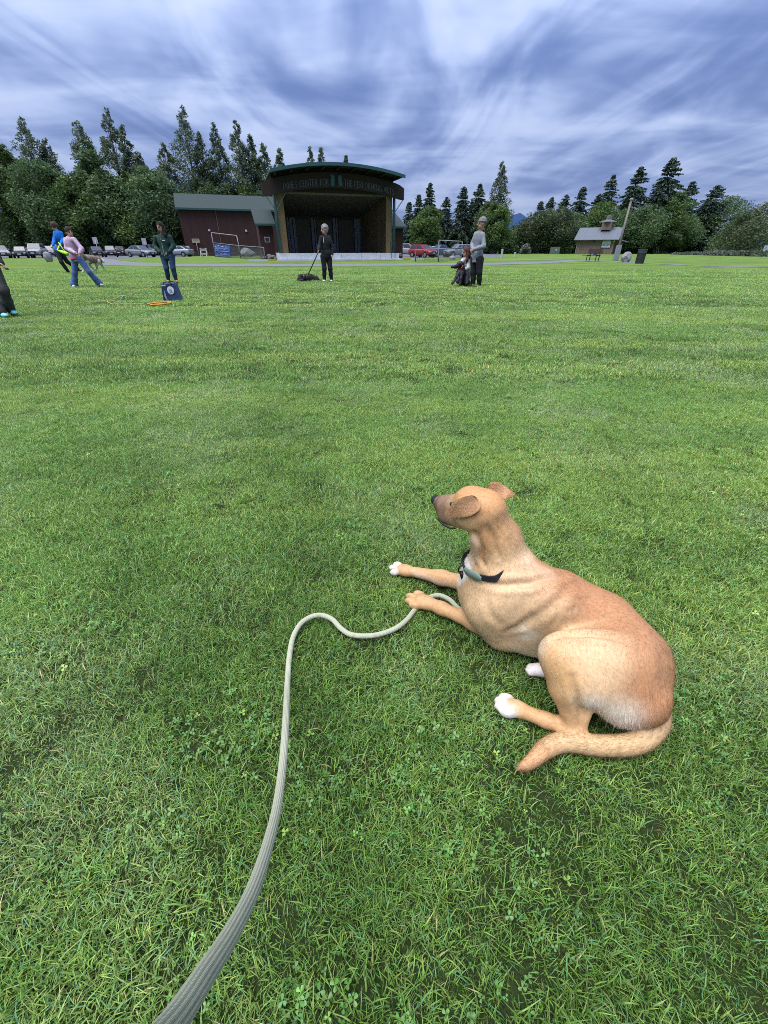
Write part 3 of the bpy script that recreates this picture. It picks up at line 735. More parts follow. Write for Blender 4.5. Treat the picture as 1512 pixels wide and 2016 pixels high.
def coat(V, tags, hc, fw, sd_, up, ox):
    """Coat colours by area: rusty back, pale flanks and thighs, white toes, bib and buttock fringe, dark muzzle."""
    n = len(V); C = np.tile(np.array((.50, .335, .185)), (n, 1))
    P = V + ox
    def blend(c, w):
        nonlocal C
        w = np.clip(w, 0, 1)[:, None]; C = C * (1 - w) + np.array(c) * w
    # rusty saddle along the back: distance below the spine line
    sp = np.array([(0.4116, 0.8845, 0.27), (0.5176, 0.8331, 0.25), (0.6088, 0.7588, 0.22), (0.6458, 0.6615, 0.18), (0.6308, 0.5644, 0.14)])
    d = np.full(n, 9.)
    for a, b in zip(sp[:-1], sp[1:]):
        ab = b - a; tt = np.clip((P - a) @ ab / ab.dot(ab), 0, 1); d = np.minimum(d, np.linalg.norm(P - a - tt[:, None] * ab, axis=1))
    nz = vnoise(P, 26, 2) * .5 + vnoise(P, 60, 5) * .5
    trunk = np.isin(tags, ['trunk', 'rump', 'thigh', 'buttock', 'shoulder', 'belly', 'chest'])
    blend((.385, .185, .085), np.where(trunk, np.clip((.150 - d) / .07 + (nz - .5) * .7, 0, .95), 0))
    blend((.57, .385, .215), np.where(np.isin(tags, ['shoulder', 'chest', 'thigh', 'buttock']), np.clip((d - .10) / .10 + (nz - .5) * .4, 0, .8), 0))
    blend((.66, .53, .36), np.where(tags == 'belly', np.clip((.11 - P[:, 2]) / .06, 0, .8), 0))
    # grey-pale hairs over shoulder and collar line
    sc = np.array((0.3656, 0.7925, 0.26)); blend((.62, .46, .29), np.exp(-((P - sc) ** 2).sum(1) / .055 ** 2) * np.clip(nz * 1.3, 0, 1) * .6)
    # legs orange
    blend((.48, .275, .125), np.where(np.isin(tags, ['foreleg', 'forepaw', 'foot', 'shin']), .8, 0))
    blend((.60, .47, .37), np.where((tags == 'foreleg') & (P[:, 1] > 1.0) & (P[:, 2] < .05), .5, 0))
    tipd = np.min([np.linalg.norm(V - (TOES[k_] - ox), axis=1) for k_ in TOES if k_[0] < 790 or k_[0] > 900], axis=0); far_ = np.min([np.linalg.norm(V - (TOES[k_] - ox), axis=1) for k_ in TOES if k_[0] < 790], axis=0)
    blend((.62, .60, .58), np.clip((.027 - tipd) / .014 + (nz - .5) * .6, 0, 1) * (far_ > .08)); blend((.74, .72, .69), np.clip((.020 - far_) / .012 + (nz - .5) * .6, 0, 1))
    pw = np.array((0.4156, 0.7007, 0.03)); blend((.70, .66, .64), np.clip((.040 - np.linalg.norm(P - pw, axis=1)) / .02, 0, 1))
    blend((.76, .74, .71), np.where(tags == 'bib', .95, 0)); blend((.70, .66, .60), np.where(tags == 'throat', np.clip((nz - .2), 0, .25), 0))
    # white fringe below the buttock
    fr = np.array((0.5584, 0.5503, 0.06)); dd = np.linalg.norm((P - fr) * np.array((.75, 1, 1)), axis=1)
    blend((.72, .66, .57), np.where(np.isin(tags, ['buttock', 'thigh', 'rump']), np.clip((.070 - dd) / .05, 0, .7), 0))
    # neck and head
    blend((.55, .37, .20), np.where(tags == 'neck', .75, 0)); blend((.44, .225, .095), np.where(tags == 'neck', np.clip((P[:, 2] - .33) / .08 + (nz - .5), 0, .6), 0))
    blend((.46, .235, .095), np.where(np.isin(tags, ['head']), .85, 0)); blend((.52, .32, .15), np.where(np.isin(tags, ['cheek', 'jaw']), .85, 0))
    q = V - hc; f_ = q @ fw; u_ = q @ up
    mz = np.isin(tags, ['muzzle', 'lip', 'jaw'])
    blend((.175, .105, .070), np.where(mz, np.clip((f_ - .060) / .04, 0, .9), 0))
    blend((.022, .018, .018), np.where(mz, np.clip((f_ - .118) / .02, 0, .95), 0))
    for c0_, r0_, cc_, w0_ in SPOTS: blend(cc_, np.exp(-((P - np.array(c0_)) ** 2).sum(1) / r0_ ** 2) * w0_ * (.7 + .6 * nz))
    # tail: tan with darker tips of hair, rusty end
    tl = tags == 'tail'
    blend((.56, .38, .20), np.where(tl, .8, 0)); blend((.20, .115, .065), np.where(tl, np.clip((nz - .50) * 1.8, 0, .4), 0))
    te = np.array((0.3147, 0.4596, 0.02)); blend((.50, .285, .140), np.where(tl, np.clip((.10 - np.linalg.norm(P - te, axis=1)) / .06, 0, .9), 0))
    return C * (0.93 + .14 * nz[:, None]) * .88

def fur_mesh(B, V, nrm, near, tags, C, root):
    """Short coat: one thin sliver per hair, laid along the body."""
    F = B.F; tri = np.concatenate([F[:, [0, 1, 2]], F[:, [0, 2, 3]]])
    a, b, c = V[tri[:, 0]], V[tri[:, 1]], V[tri[:, 2]]; ar = np.linalg.norm(np.cross(b - a, c - a), axis=1) / 2
    n = 200000; pk = rng.choice(len(tri), n, p=ar / ar.sum())
    r1, r2 = rng.uniform(0, 1, n), rng.uniform(0, 1, n); s = np.sqrt(r1); w = np.stack([1 - s, s * (1 - r2), s * r2], 1)
    pos = (V[tri[pk]] * w[..., None]).sum(1); nn = (nrm[tri[pk]] * w[..., None]).sum(1); nn /= np.linalg.norm(nn, axis=1)[:, None]
    col = (C[tri[pk]] * w[..., None]).sum(1); vi = tri[pk, 0]; tg = tags[vi]; pr = near[vi]
    dirs = np.zeros((len(B.p), 3))
    spine = (B.p[3][2] - B.p[0][1]); spine /= np.linalg.norm(spine)
    for i, p in enumerate(B.p):
        d = (p[2] - p[1]) if p[0] == 'c' else p[3][0].copy()
        if p[-1] == 'neck': d = p[1] - p[2]
        elif p[-1] in ('trunk', 'belly', 'chest'): d = spine + np.array((0, 0, -.35))
        elif p[-1] == 'shoulder': d = spine * .5 + np.array((0, 0, -1.))
        elif p[-1] in ('thigh', 'buttock'): d = np.array((-.05, -.6, -.7))
        elif p[-1] in ('head', 'cheek', 'muzzle', 'jaw', 'lip'): d = np.array((.79, -.6, -.15))
        elif p[-1] in ('throat', 'bib'): d = np.array((0, 0, -1.))
        dirs[i] = d / (np.linalg.norm(d) + 1e-9)
    d = dirs[pr] + rng.normal(0, .22, (n, 3)); d -= nn * (d * nn).sum(1)[:, None]; d /= np.linalg.norm(d, axis=1)[:, None] + 1e-9
    ln = {'tail': .015, 'buttock': .015, 'rump': .012, 'neck': .011, 'trunk': .0085, 'thigh': .0085, 'shoulder': .0085, 'chest': .009, 'bib': .011, 'belly': .010, 'throat': .009,
          'head': .006, 'cheek': .006, 'muzzle': .003, 'jaw': .004, 'lip': .003, 'nose': .0, 'foreleg': .006, 'shin': .006, 'foot': .006, 'forepaw': .005, 'whitepaw': .005}
    L = np.array([ln[x] for x in tg]) * rng.uniform(.6, 1.3, n); keep = L > .0005
    lift = np.where(rng.uniform(0, 1, n) < .15, rng.uniform(.2, .6, n), rng.uniform(.05, .20, n)); dd = d + nn * lift[:, None]
    sdv = np.cross(d, nn); wd = rng.uniform(.00035, .0007, n)[:, None]
    p0 = pos - nn * .001; tip = p0 + dd * L[:, None] - np.array((0, 0, 1)) * (L * .05)[:, None]
    X = np.stack([p0 - sdv * wd, p0 + sdv * wd, tip], 1)[keep].reshape(-1, 3)
    k = keep.sum(); tone = rng.uniform(.84, 1.26, n)[keep]
    cc = col[keep] * tone[:, None]; gl = rng.uniform(0, 1, k) < .10; cc[gl] = cc[gl] * .5 + np.array((.36, .31, .24)) * .5
    me = np_mesh('fur', X, np.arange(3 * k).reshape(-1, 3)); vattr(me, 'coat', np.concatenate([np.repeat(cc, 3, 0), np.ones((3 * k, 1))], 1), 'FLOAT_COLOR')
    o = link('fur', me, fur_mat(), root); o['kind'] = 'stuff'
    return o

dog, dog_nb, dog_nm, dog_o, dog_v = build_tan_dog()

# collar: black webbing round the neck base, sage tag plate, ring and clip
def build_collar():
    root = empty('dog_collar', tuple(dog_nb + dog_o))
    ax = (dog_nm - dog_nb); ax = ax / np.linalg.norm(ax)
    ax = ax + np.array((-.10, -.10, 0)); ax /= np.linalg.norm(ax)
    e1 = np.cross(ax, (0, 0, 1.)); e1 /= np.linalg.norm(e1); e2 = np.cross(ax, e1)
    c0 = ax * .042 + np.array((-.010, .004, 0))
    q = dog_v - dog_nb - c0; hh_ = q @ ax; sl = np.abs(hh_) < .014; q = q[sl]
    th_ = np.arctan2(q @ e2, q @ e1); rr_ = np.hypot(q @ e1, q @ e2); ok = rr_ < .15; bins = np.full(48, .08)
    for i in range(48):
        w_ = ok & (np.abs((th_ - (i + .5) / 48 * 2 * math.pi + math.pi) % (2 * math.pi) - math.pi) < .12)
        if w_.any(): bins[i] = rr_[w_].max()
    bins = np.minimum(bins, .092)
    for _ in range(3): bins = (np.roll(bins, 1) + 2 * bins + np.roll(bins, -1)) / 4
    def ring(th):
        x = (th % (2 * math.pi)) / (2 * math.pi) * 48 - .5; i = int(math.floor(x)); u = x - i
        return c0 + (e1 * math.cos(th) + e2 * math.sin(th)) * (bins[i % 48] * (1 - u) + bins[(i + 1) % 48] * u + (.003 if 1.2 < th % 6.2832 < 3.1 else .003 - .016 * min(max((th % 6.2832 - 3.1) / .45, 0), 1) * 1.8 if th % 6.2832 >= 3.1 else -.004))
    V = []; F = []; n = 48
    for i in range(n):
        th = 2 * math.pi * i / n; o_ = (e1 * math.cos(th) + e2 * math.sin(th))
        for r_, h_ in ((0, -.010), (.0035, -.010), (.0035, .010), (0, .010)): V.append(ring(th) + o_ * r_ + ax * h_)
    for i in range(n):
        j = (i + 1) % n
        for k in range(4): F.append((i * 4 + k, i * 4 + (k + 1) % 4, j * 4 + (k + 1) % 4, j * 4 + k))
    me = bpy.data.meshes.new('collar_band'); me.from_pydata([tuple(v) for v in V], [], F)
    link('collar_band', me, mat('black_webbing', (.012, .012, .014), (.02, .02, .022), .8, 200), root)
    # the angle of the camera-left side of the neck
    th0 = 2.35
    V = []; F = []; m_ = 12
    for i in range(m_ + 1):
        u = i / m_ - .5; th = th0 + u * .74; o_ = (e1 * math.cos(th) + e2 * math.sin(th)); hh = .0165 * math.sqrt(max(1 - (2 * u) ** 4, .02))
        for r_, h_ in ((.003, -hh), (.0075, -hh * .8), (.0075, hh * .8), (.003, hh)): V.append(ring(th) + o_ * r_ + ax * h_)
    for i in range(m_):
        for k in range(3): F.append((i * 4 + k, i * 4 + k + 1, i * 4 + 5 + k, i * 4 + 4 + k))
    me = bpy.data.meshes.new('tag_plate'); me.from_pydata([tuple(v) for v in V], [], F)
    link('tag_plate', me, mat('sage_rubber', (.17, .24, .20), (.13, .19, .16), .5, 40), root, smooth=True)
    tgt = ring(1.72) + (ring(1.72) - c0) * .08 - ax * .014
    MB().tube([tgt + np.array((.011 * math.cos(a), .004 * math.cos(a), .013 * math.sin(a))) for a in np.linspace(0, 6.283, 17)], .0022, 8).build('ring', mat('dark_metal', (.03, .03, .032), rough=.35, metal=.8), root, smooth=True)
    e = np.array((0.2562, 0.8933, 0.135)) - dog_o - dog_nb
    MB().tube([tgt + np.array((-.002, -.004, -.008)), tgt * .6 + e * .4 + np.array((-.004, -.006, 0)), e], [.006, .0075, .006], 8).build('leash_clip', mat('dark_metal', (.03, .03, .032)), root, smooth=True)
    tag(root, 'black collar with sage green tag plate round the tan dog\'s neck', 'collar')
build_collar()

# ------------------------------------------------------------------ rope leash running from the hand to the dog
def build_leash():
    pts = [(-0.0949, 0.0124, 0.7434), (-0.1021, 0.0293, 0.6869), (-0.109, 0.0527, 0.6311), (-0.1166, 0.085, 0.5615), (-0.1274, 0.1314, 0.4768), (-0.1437, 0.195, 0.3818), (-0.1635, 0.2746, 0.2842), (-0.185, 0.3681, 0.2077), (-0.2085, 0.4746, 0.1514), (-0.2527, 0.6486, 0.045), (-0.2679, 0.7457, 0.032), (-0.2697, 0.8158, 0.03), (-0.2512, 0.8691, 0.032), (-0.2085, 0.8923, 0.036), (-0.1646, 0.8814, 0.032), (-0.1299, 0.8445, 0.028), (-0.0944, 0.8213, 0.028), (-0.0319, 0.8194, 0.028), (0.0293, 0.8408, 0.03), (0.0695, 0.877, 0.03), (0.1024, 0.937, 0.016), (0.14, 0.9863, 0.01), (0.1794, 0.9851, 0.03), (0.2129, 0.9604, 0.036), (0.2375, 0.9242, 0.034), (0.2658, 0.9005, 0.034), (0.2985, 0.8898, 0.05), (0.3035, 0.895, 0.08), (0.2711, 0.898, 0.12)]
    pts = [np.array(p) for p in pts]; Q = []
    for i in range(len(pts) - 1):
        p0, p1, p2, p3 = pts[max(i - 1, 0)], pts[i], pts[i + 1], pts[min(i + 2, len(pts) - 1)]
        for s in range(8):
            u = s / 8; Q.append(.5 * ((2 * p1) + (-p0 + p2) * u + (2 * p0 - 5 * p1 + 4 * p2 - p3) * u * u + (-p0 + 3 * p1 - 3 * p2 + p3) * u ** 3))
    Q.append(pts[-1]); Q = np.array(Q); n = 56; ribs = 14
    T = np.gradient(Q, axis=0); T /= np.linalg.norm(T, axis=1)[:, None]
    u = np.cross(T[0], (0, 0, 1.)); u /= np.linalg.norm(u); V = []; al = 0; UV = []
    for i in range(len(Q)):
        u = u - T[i] * u.dot(T[i]); u /= np.linalg.norm(u); w = np.cross(T[i], u)
        if i: al += np.linalg.norm(Q[i] - Q[i - 1])
        for k in range(n):
            a = 2 * math.pi * k / n; r_ = (.0072 - .0004 * max(0, 1 - i / 60)) * (1 + .10 * abs(math.sin(a * ribs / 2)) - .05)
            V.append(Q[i] + (u * math.cos(a) + w * math.sin(a)) * r_); UV.append((k / n, al, 0))
    F = [(i * n + k, i * n + (k + 1) % n, (i + 1) * n + (k + 1) % n, (i + 1) * n + k) for i in range(len(Q) - 1) for k in range(n)]
    me = np_mesh('rope_leash', np.array(V), np.array(F)); vattr(me, 'along', np.array(UV), 'FLOAT_VECTOR')
    m = bpy.data.materials.new('braided_rope'); m.use_nodes = True; t = m.node_tree; b = t.nodes['Principled BSDF']; b.inputs['Roughness'].default_value = .85; b.inputs['Specular IOR Level'].default_value = .2
    at = t.nodes.new('ShaderNodeAttribute'); at.attribute_name = 'along'
    sp = t.nodes.new('ShaderNodeSeparateXYZ'); t.links.new(at.outputs['Vector'], sp.inputs[0])
    def mm(op, a, b_):
        x = t.nodes.new('ShaderNodeMath'); x.operation = op
        for i, v in enumerate((a, b_)):
            if isinstance(v, (int, float)): x.inputs[i].default_value = v
            elif v is not None: t.links.new(v, x.inputs[i])
        return x.outputs[0]
    rib = mm('ABSOLUTE', mm('SINE', mm('MULTIPLY', sp.outputs[0], math.pi * ribs), None), None)
    saw = mm('FRACT', mm('ADD', mm('MULTIPLY', sp.outputs[1], 520.0), mm('MULTIPLY', rib, 0.8)), None)
    val = mm('ADD', mm('MULTIPLY', mm('POWER', rib, 0.5), 0.55), mm('MULTIPLY', mm('ABSOLUTE', mm('SUBTRACT', saw, 0.5), None), 0.7))
    nz = t.nodes.new('ShaderNodeTexNoise'); nz.inputs['Scale'].default_value = 60
    co = t.nodes.new('ShaderNodeTexCoord'); t.links.new(co.outputs['Object'], nz.inputs['Vector'])
    mx = t.nodes.new('ShaderNodeMix'); mx.data_type = 'RGBA'; t.links.new(mm('ADD', val, mm('MULTIPLY', nz.outputs[0], .25)), mx.inputs[0])
    mx.inputs[6].default_value = (.15, .158, .108, 1); mx.inputs[7].default_value = (.38, .395, .295, 1); t.links.new(mx.outputs[2], b.inputs['Base Color'])
    bp = t.nodes.new('ShaderNodeBump'); bp.inputs['Strength'].default_value = .6; bp.inputs['Distance'].default_value = .0007; t.links.new(val, bp.inputs['Height']); t.links.new(bp.outputs[0], b.inputs['Normal'])
    o = link('rope_leash', me, m, smooth=True)
    g = Q[Q[:, 2] < .08]; NEAR_AVOID.append((g[::2], np.full(len(g[::2]), .006)))
    tag(o, 'pale grey-green braided rope leash snaking across the grass to the tan dog', 'leash')
build_leash()

# ------------------------------------------------------------------ people
SKIN = mat('skin', (.40, .23, .165), (.35, .19, .135), .55, 30)
def n3(v): v = np.array(v, float); return v / np.linalg.norm(v)

def cloth(name, c, k=.75, scale=18, rough=.9, c2=None):
    return mat(name, c, c2 or tuple(x * k for x in c), rough, scale, bump=.25, bscale=30)

def hand_prims(B, wr, d, palm_n, side, curl=.4, s=1.0):
    """Palm, four unequal bent fingers and a thumb leaving the side of the palm."""
    d = n3(d); pn = np.array(palm_n, float); pn = n3(pn - d * pn.dot(d)); w = np.cross(d, pn) * side
    pc = wr + d * .045 * s
    B.ell(pc, (.046 * s, .036 * s, .018 * s), d, pn, k=.012, tag='skin')
    for i, (o_, l_) in enumerate(((-.027, .070), (-.009, .080), (.009, .075), (.026, .060))):
        a = wr + d * .082 * s + w * o_ * s; b = a + (d * .6 - pn * curl * .5) * l_ * .55 * s; c = b + (d * .35 - pn * curl) * l_ * .55 * s
        B.chain([a, b, c], [.0095 * s, .0088 * s, .0075 * s], .004, 'skin')
    a = wr + d * .030 * s - w * .032 * s; b = a + (d * .6 - w * .55) * .035 * s; c = b + (d * .85 - w * .1 - pn * .3) * .032 * s
    B.chain([a, b, c], [.0125 * s, .011 * s, .009 * s], .006, 'skin')

def person(label, J, look, face, cols, hair, sc=1.0, width=1.0, sleeve=1.0, flare=0.0, hem=0.0, hide_hands=False, shoes='shoe', curl=.5, h=.0105, group=None, collar=None, palms=None, leg=1.0):
    """J: joint positions in metres. look: gaze. face: way the chest faces."""
    g = {k: np.array(v) for k, v in J.items()}
    base = (g['la'] + g['ra']) / 2; base[2] = 0
    root = empty('person', tuple(base))
    for k in g: g[k] = g[k] - base
    fc = n3((face[0], face[1], 0)); lat = np.array((-fc[1], fc[0], 0)); lk = n3(look); ls = n3(np.cross((0, 0, 1), lk)); lu = np.cross(lk, ls)
    H = g['head']; ch = (g['ls'] + g['rs']) / 2; pv = (g['lh'] + g['rh']) / 2
    ms = ch * .5 + pv * .5; neck = ch + np.array((0, 0, .045 * sc)); ud = n3(ch - pv)
    B = Blob()
    # head with brow, nose, chin, ears
    hs = sc * 1.14
    B.ell(H + lu * .022 * hs - lk * .008 * hs, (.098 * hs, .077 * hs, .098 * hs), lk, lu, k=.02, tag='skin')
    B.ell(H + lk * .022 * hs - lu * .055 * hs, (.066 * hs, .058 * hs, .066 * hs), lk, lu, k=.02, tag='skin')
    B.cone(H + lk * .092 * hs + lu * .012 * hs, H + lk * .108 * hs - lu * .026 * hs, .008 * hs, .0155 * hs, .008, 'nose')
    for s_ in (-1, 1): B.ell(H + ls * s_ * .078 * hs - lu * .008 * hs - lk * .006 * hs, (.018 * hs, .010 * hs, .030 * hs), lk, lu, k=.006, tag='ear')
    B.cone(H - lu * .07 * hs - lk * .015 * hs, neck, .054 * sc, .058 * sc, .02, 'skin'); B.cone(neck, ch - ud * .03 * sc, .058 * sc, .08 * sc, .03, 'skin')
    B.cone(ch - ud * .10 * sc, pv + ud * .04, .115 * sc * width, .115 * sc * width, .05, 'skin')
    for sd_ in 'lr':
        B.chain([g[sd_ + 's'], g[sd_ + 'e'], g[sd_ + 'w']], [.052 * sc, .040 * sc, .027 * sc], .03, 'skin')
        B.chain([g[sd_ + 'h'], g[sd_ + 'k'], g[sd_ + 'a']], [.080 * sc, .052 * sc, .036 * sc], .03, 'skin')
        if not hide_hands:
            pn = fc if palms is None else np.array(palms)
            hand_prims(B, g[sd_ + 'w'], g[sd_ + 'w'] - g[sd_ + 'e'] * .7 - (g[sd_ + 'w'] + np.array((0, 0, .1))) * .3, -lat * (1 if sd_ == 'l' else -1) * .6 - pn * .6, 1 if sd_ == 'l' else -1, curl, sc)
    me = B.mesh('body', h, 1)
    V = B.V; q = V - H; f_ = q @ lk; s2 = np.abs(q @ ls); u_ = q @ lu
    c = np.tile(np.array((1., 1., 1.)), (len(V), 1))
    c[(np.hypot(s2 - .031 * hs, u_ - .006 * hs) < .017 * hs) & (f_ > .04)] = (.16, .16, .20)
    c[(np.hypot(s2 - .031 * hs, (u_ - .030 * hs) * 2.2) < .026 * hs) & (f_ > .04)] = (.40, .32, .30)
    c[(np.abs(u_ + .062 * hs) < .010 * hs) & (s2 < .027 * hs) & (f_ > .03)] = (.75, .42, .42)
    vattr(me, 'face', np.concatenate([c, np.ones((len(c), 1))], 1), 'FLOAT_COLOR')
    link('body', me, mat('skin_face', (.40, .23, .165), (.35, .19, .135), .55, 30, attr='face'), root, smooth=True)
    # top
    T = Blob(); w_ = width
    T.ell(ch - ud * .12 * sc, (.125 * sc * w_, .190 * sc * w_, .20 * sc), fc, ud, k=.06, tag=0)
    T.ell(pv + ud * (.10 + hem * .2) * sc, (.135 * sc * w_, .185 * sc * w_, .17 * sc), fc, ud, k=.06, tag=0)
    T.cone(ch - ud * .02, ms, .12 * sc * w_, .135 * sc * w_, .05)
    T.cone(g['ls'] - ud * .01, g['rs'] - ud * .01, .054 * sc, .054 * sc, .05)
    if hem: T.cone(pv + ud * .05, pv - ud * .10, .136 * sc * w_, .142 * sc * w_, .05)
    T.p.append(('k', pv - ud * (hem * .9 - .01), -ud))
    T.cone(neck - np.array((0, 0, .035 * sc)), ch, .066 * sc, .085 * sc, .03)
    for sd_ in 'lr': T.cone(neck - np.array((0, 0, .02 * sc)), g[sd_ + 's'], .056 * sc, .050 * sc, .03)
    for sd_ in 'lr':
        e2 = g[sd_ + 'e'] + (g[sd_ + 'w'] - g[sd_ + 'e']) * .5
        T.chain([g[sd_ + 's'], g[sd_ + 'e'], e2, g[sd_ + 'w'] * .97 + g[sd_ + 'e'] * .03], [.060 * sc * (sleeve * .5 + .5), .056 * sc * sleeve, .054 * sc * sleeve, .042 * sc * sleeve], .03)
        # folds of cloth at the elbow
        T.ell(g[sd_ + 'e'] + (g[sd_ + 's'] - g[sd_ + 'e']) * .12, (.061 * sc * sleeve, .061 * sc * sleeve, .030 * sc), lat, n3(g[sd_ + 's'] - g[sd_ + 'e']), k=.02)
    link('top', T.mesh('top', h * 1.1, 1), cols['top'], root, smooth=True)
    # trousers
    L = Blob(); L.ell(pv + ud * .02, (.125 * sc * w_, .175 * sc * w_, .13 * sc), fc, ud, k=.05)
    for sd_ in 'lr':
        a, b, c_ = g[sd_ + 'h'], g[sd_ + 'k'], g[sd_ + 'a']
        L.chain([a, b, b * .45 + c_ * .55, c_ + np.array((0, 0, .015))], [.108 * sc * w_ * leg, .080 * sc * leg, (.070 * leg + flare * .3) * sc, (.060 * leg + flare) * sc], .035)
    link('trousers', L.mesh('trousers', h * 1.1, 1), cols['legs'], root, smooth=True)
    for sd_ in 'lr':
        Sh = Blob(); tf = n3(g[sd_ + 't'] - g[sd_ + 'a'] * np.array((1, 1, 0)) - np.array((0, 0, g[sd_ + 't'][2])))
        an = g[sd_ + 'a']; gz = an[2] - .085 * sc
        heel = np.array((an[0], an[1], gz + .045 * sc)) - tf * .03 * sc
        Sh.ell(heel, (.055 * sc, .042 * sc, .045 * sc), tf, k=.03)
        Sh.ell(heel + tf * .13 * sc - np.array((0, 0, .006)), (.105 * sc, .047 * sc, .038 * sc), tf, k=.03)
        if shoes == 'boot': Sh.cone(heel + np.array((0, 0, .02)), an + np.array((0, 0, .05)), .050 * sc, .055 * sc, .02)
        else: Sh.cone(heel, an - np.array((0, 0, .02)), .044 * sc, .042 * sc, .02)
        link(shoes, Sh.mesh(shoes, h * .9, 1), cols['shoe'], root, smooth=True)
    # hair or hat
    K = Blob()
    def hp(f, s, u): return H + lk * f * hs + ls * s * hs + lu * u * hs
    def crown(th):
        K.ell(hp(-.034 if hair == 'short' else -.020, 0, .044), ((.096 + th) * hs, (.080 + th) * hs, (.088 + th) * hs), lk, lu, k=.02)
    if hair in ('short', 'beanie', 'pony', 'messy', 'long'):
        crown({'short': .012, 'beanie': .012, 'pony': .010, 'messy': .018, 'long': .008}[hair])
        K.ell(hp(-.045, 0, -.015), (.074 * hs, .082 * hs, .078 * hs), lk, lu, k=.02)
    if hair == 'short':
        for i in range(26):
            a = random.uniform(0, 6.28); b = random.uniform(.1, 1.2); K.ell(hp(-.02 + .09 * math.cos(a) * math.cos(b), .08 * math.sin(a) * math.cos(b), .045 + .09 * math.sin(b)), (.025 * hs,) * 3, k=.012)
    if hair == 'messy':
        for i in range(34):
            a = random.uniform(0, 6.28); b = random.uniform(-.8, 1.0)
            if math.cos(a) > .3 and b < .5: continue
            K.ell(hp(-.02 + .105 * math.cos(a) * math.cos(b), .095 * math.sin(a) * math.cos(b), .02 + .11 * math.sin(b)), (random.uniform(.025, .045) * hs,) * 3, k=.015)
    if hair == 'pony':
        K.cone(hp(-.10, 0, .02), hp(-.135, 0, -.07), .034 * hs, .036 * hs, .02); K.cone(hp(-.135, 0, -.07), hp(-.10, .01, -.17), .036 * hs, .016 * hs, .02)
    if hair == 'long':
        for s_ in (-1, 1):
            K.chain([hp(-.02, s_ * .074, .03), hp(-.02, s_ * .088, -.07), hp(.015, s_ * .095, -.18), hp(.03, s_ * .09, -.27)], [.032 * hs, .038 * hs, .040 * hs, .018 * hs], .03)
        K.chain([hp(-.07, 0, 0), hp(-.085, 0, -.12), hp(-.08, 0, -.25)], [.07 * hs, .075 * hs, .035 * hs], .03)
    if hair == 'beanie':
        K.p.clear()
        K.ell(hp(-.030, 0, .062), (.106 * hs, .090 * hs, .090 * hs), lk, lu, k=.02); K.cone(hp(-.06, 0, .06), hp(-.095, 0, .02), .075 * hs, .060 * hs, .03)
        for i in range(20):
            a = i / 20 * 6.283; K.ell(hp(-.022 + .094 * math.cos(a), .084 * math.sin(a), .046 + .012 * math.cos(a)), (.022 * hs, .022 * hs, .024 * hs), k=.012)
    nmh = 'beanie' if hair == 'beanie' else 'hair'
    link(nmh, K.mesh(nmh, h * .9, 1), cols['hair'], root, smooth=True)
    tag(root, label, 'person', group)
    return root, g, base, dict(H=H, lk=lk, ls=ls, lu=lu, fc=fc, lat=lat, ud=ud, ch=ch, pv=pv)

BLK = cloth('black_cloth', (.011, .012, .016)); 
PG = 'people standing about the field'

# older woman in black with the lying dog
Y0 = 16.57
r_, g_, b_, f_ = person('white-haired person in black jacket and trousers holding a leash in front of the stage',
    dict(head=(-1.994, 16.520, 1.520), ls=(-1.851, 16.620, 1.305), rs=(-2.109, 16.480, 1.302), le=(-1.765, 16.620, 1.058), lw=(-1.772, 16.520, 0.8318), re=(-2.189, 16.420, 1.072), rw=(-2.207, 16.250, 0.9355),
         lh=(-1.906, 16.600, 0.7642), rh=(-2.089, 16.520, 0.7653), lk=(-1.882, 16.550, 0.4116), rk=(-2.077, 16.480, 0.4141), la=(-1.867, 16.600, 0.0802), ra=(-2.109, 16.520, 0.0846), lt=(-1.859, 16.350, 0.06), rt=(-2.119, 16.300, 0.0629)),
    (-.75, -.62, -.05), (-.35, -.94), dict(top=BLK, legs=cloth('black_trousers', (.010, .011, .016)), shoe=mat('white_shoe', (.66, .70, .68), rough=.6), hair=cloth('white_hair', (.26, .26, .285), .45, 60)), 'short', .97, 1.02, group=PG)
# white zip line at the collar
MB().bar(f_['ch'] + f_['fc'] * .125 * .97 + np.array((0, 0, .01)), f_['ch'] + f_['fc'] * .142 - f_['ud'] * .14, .012).build('zip', mat('zip_white', (.5, .5, .52)), r_)

# man in grey sweatshirt
person('man in grey sweatshirt, grey beanie and black trousers with hands clasped, facing left',
    dict(head=(2.880, 14.700, 1.614), ls=(2.941, 14.600, 1.337), rs=(2.780, 14.880, 1.362), le=(2.977, 14.480, 1.051), lw=(2.702, 14.500, 0.9745), re=(2.699, 14.900, 1.098), rw=(2.685, 14.660, 0.9806),
         lh=(2.927, 14.620, 0.7134), rh=(2.798, 14.800, 0.7099), lk=(2.946, 14.580, 0.3805), rk=(2.799, 14.760, 0.3729), la=(2.993, 14.620, 0.0762), ra=(2.825, 14.740, 0.0615), lt=(2.844, 14.450, 0.0455), rt=(2.698, 14.600, 0.0356)),
    (-.93, -.25, -.05), (-.80, -.6), dict(top=cloth('grey_sweatshirt', (.19, .21, .25)), legs=BLK, shoe=mat('dark_shoe', (.02, .02, .022)), hair=cloth('beanie_knit', (.15, .155, .165), .7, 50)), 'beanie', 1.0, 1.05, 1.12, hem=.10, leg=1.12, group=PG)

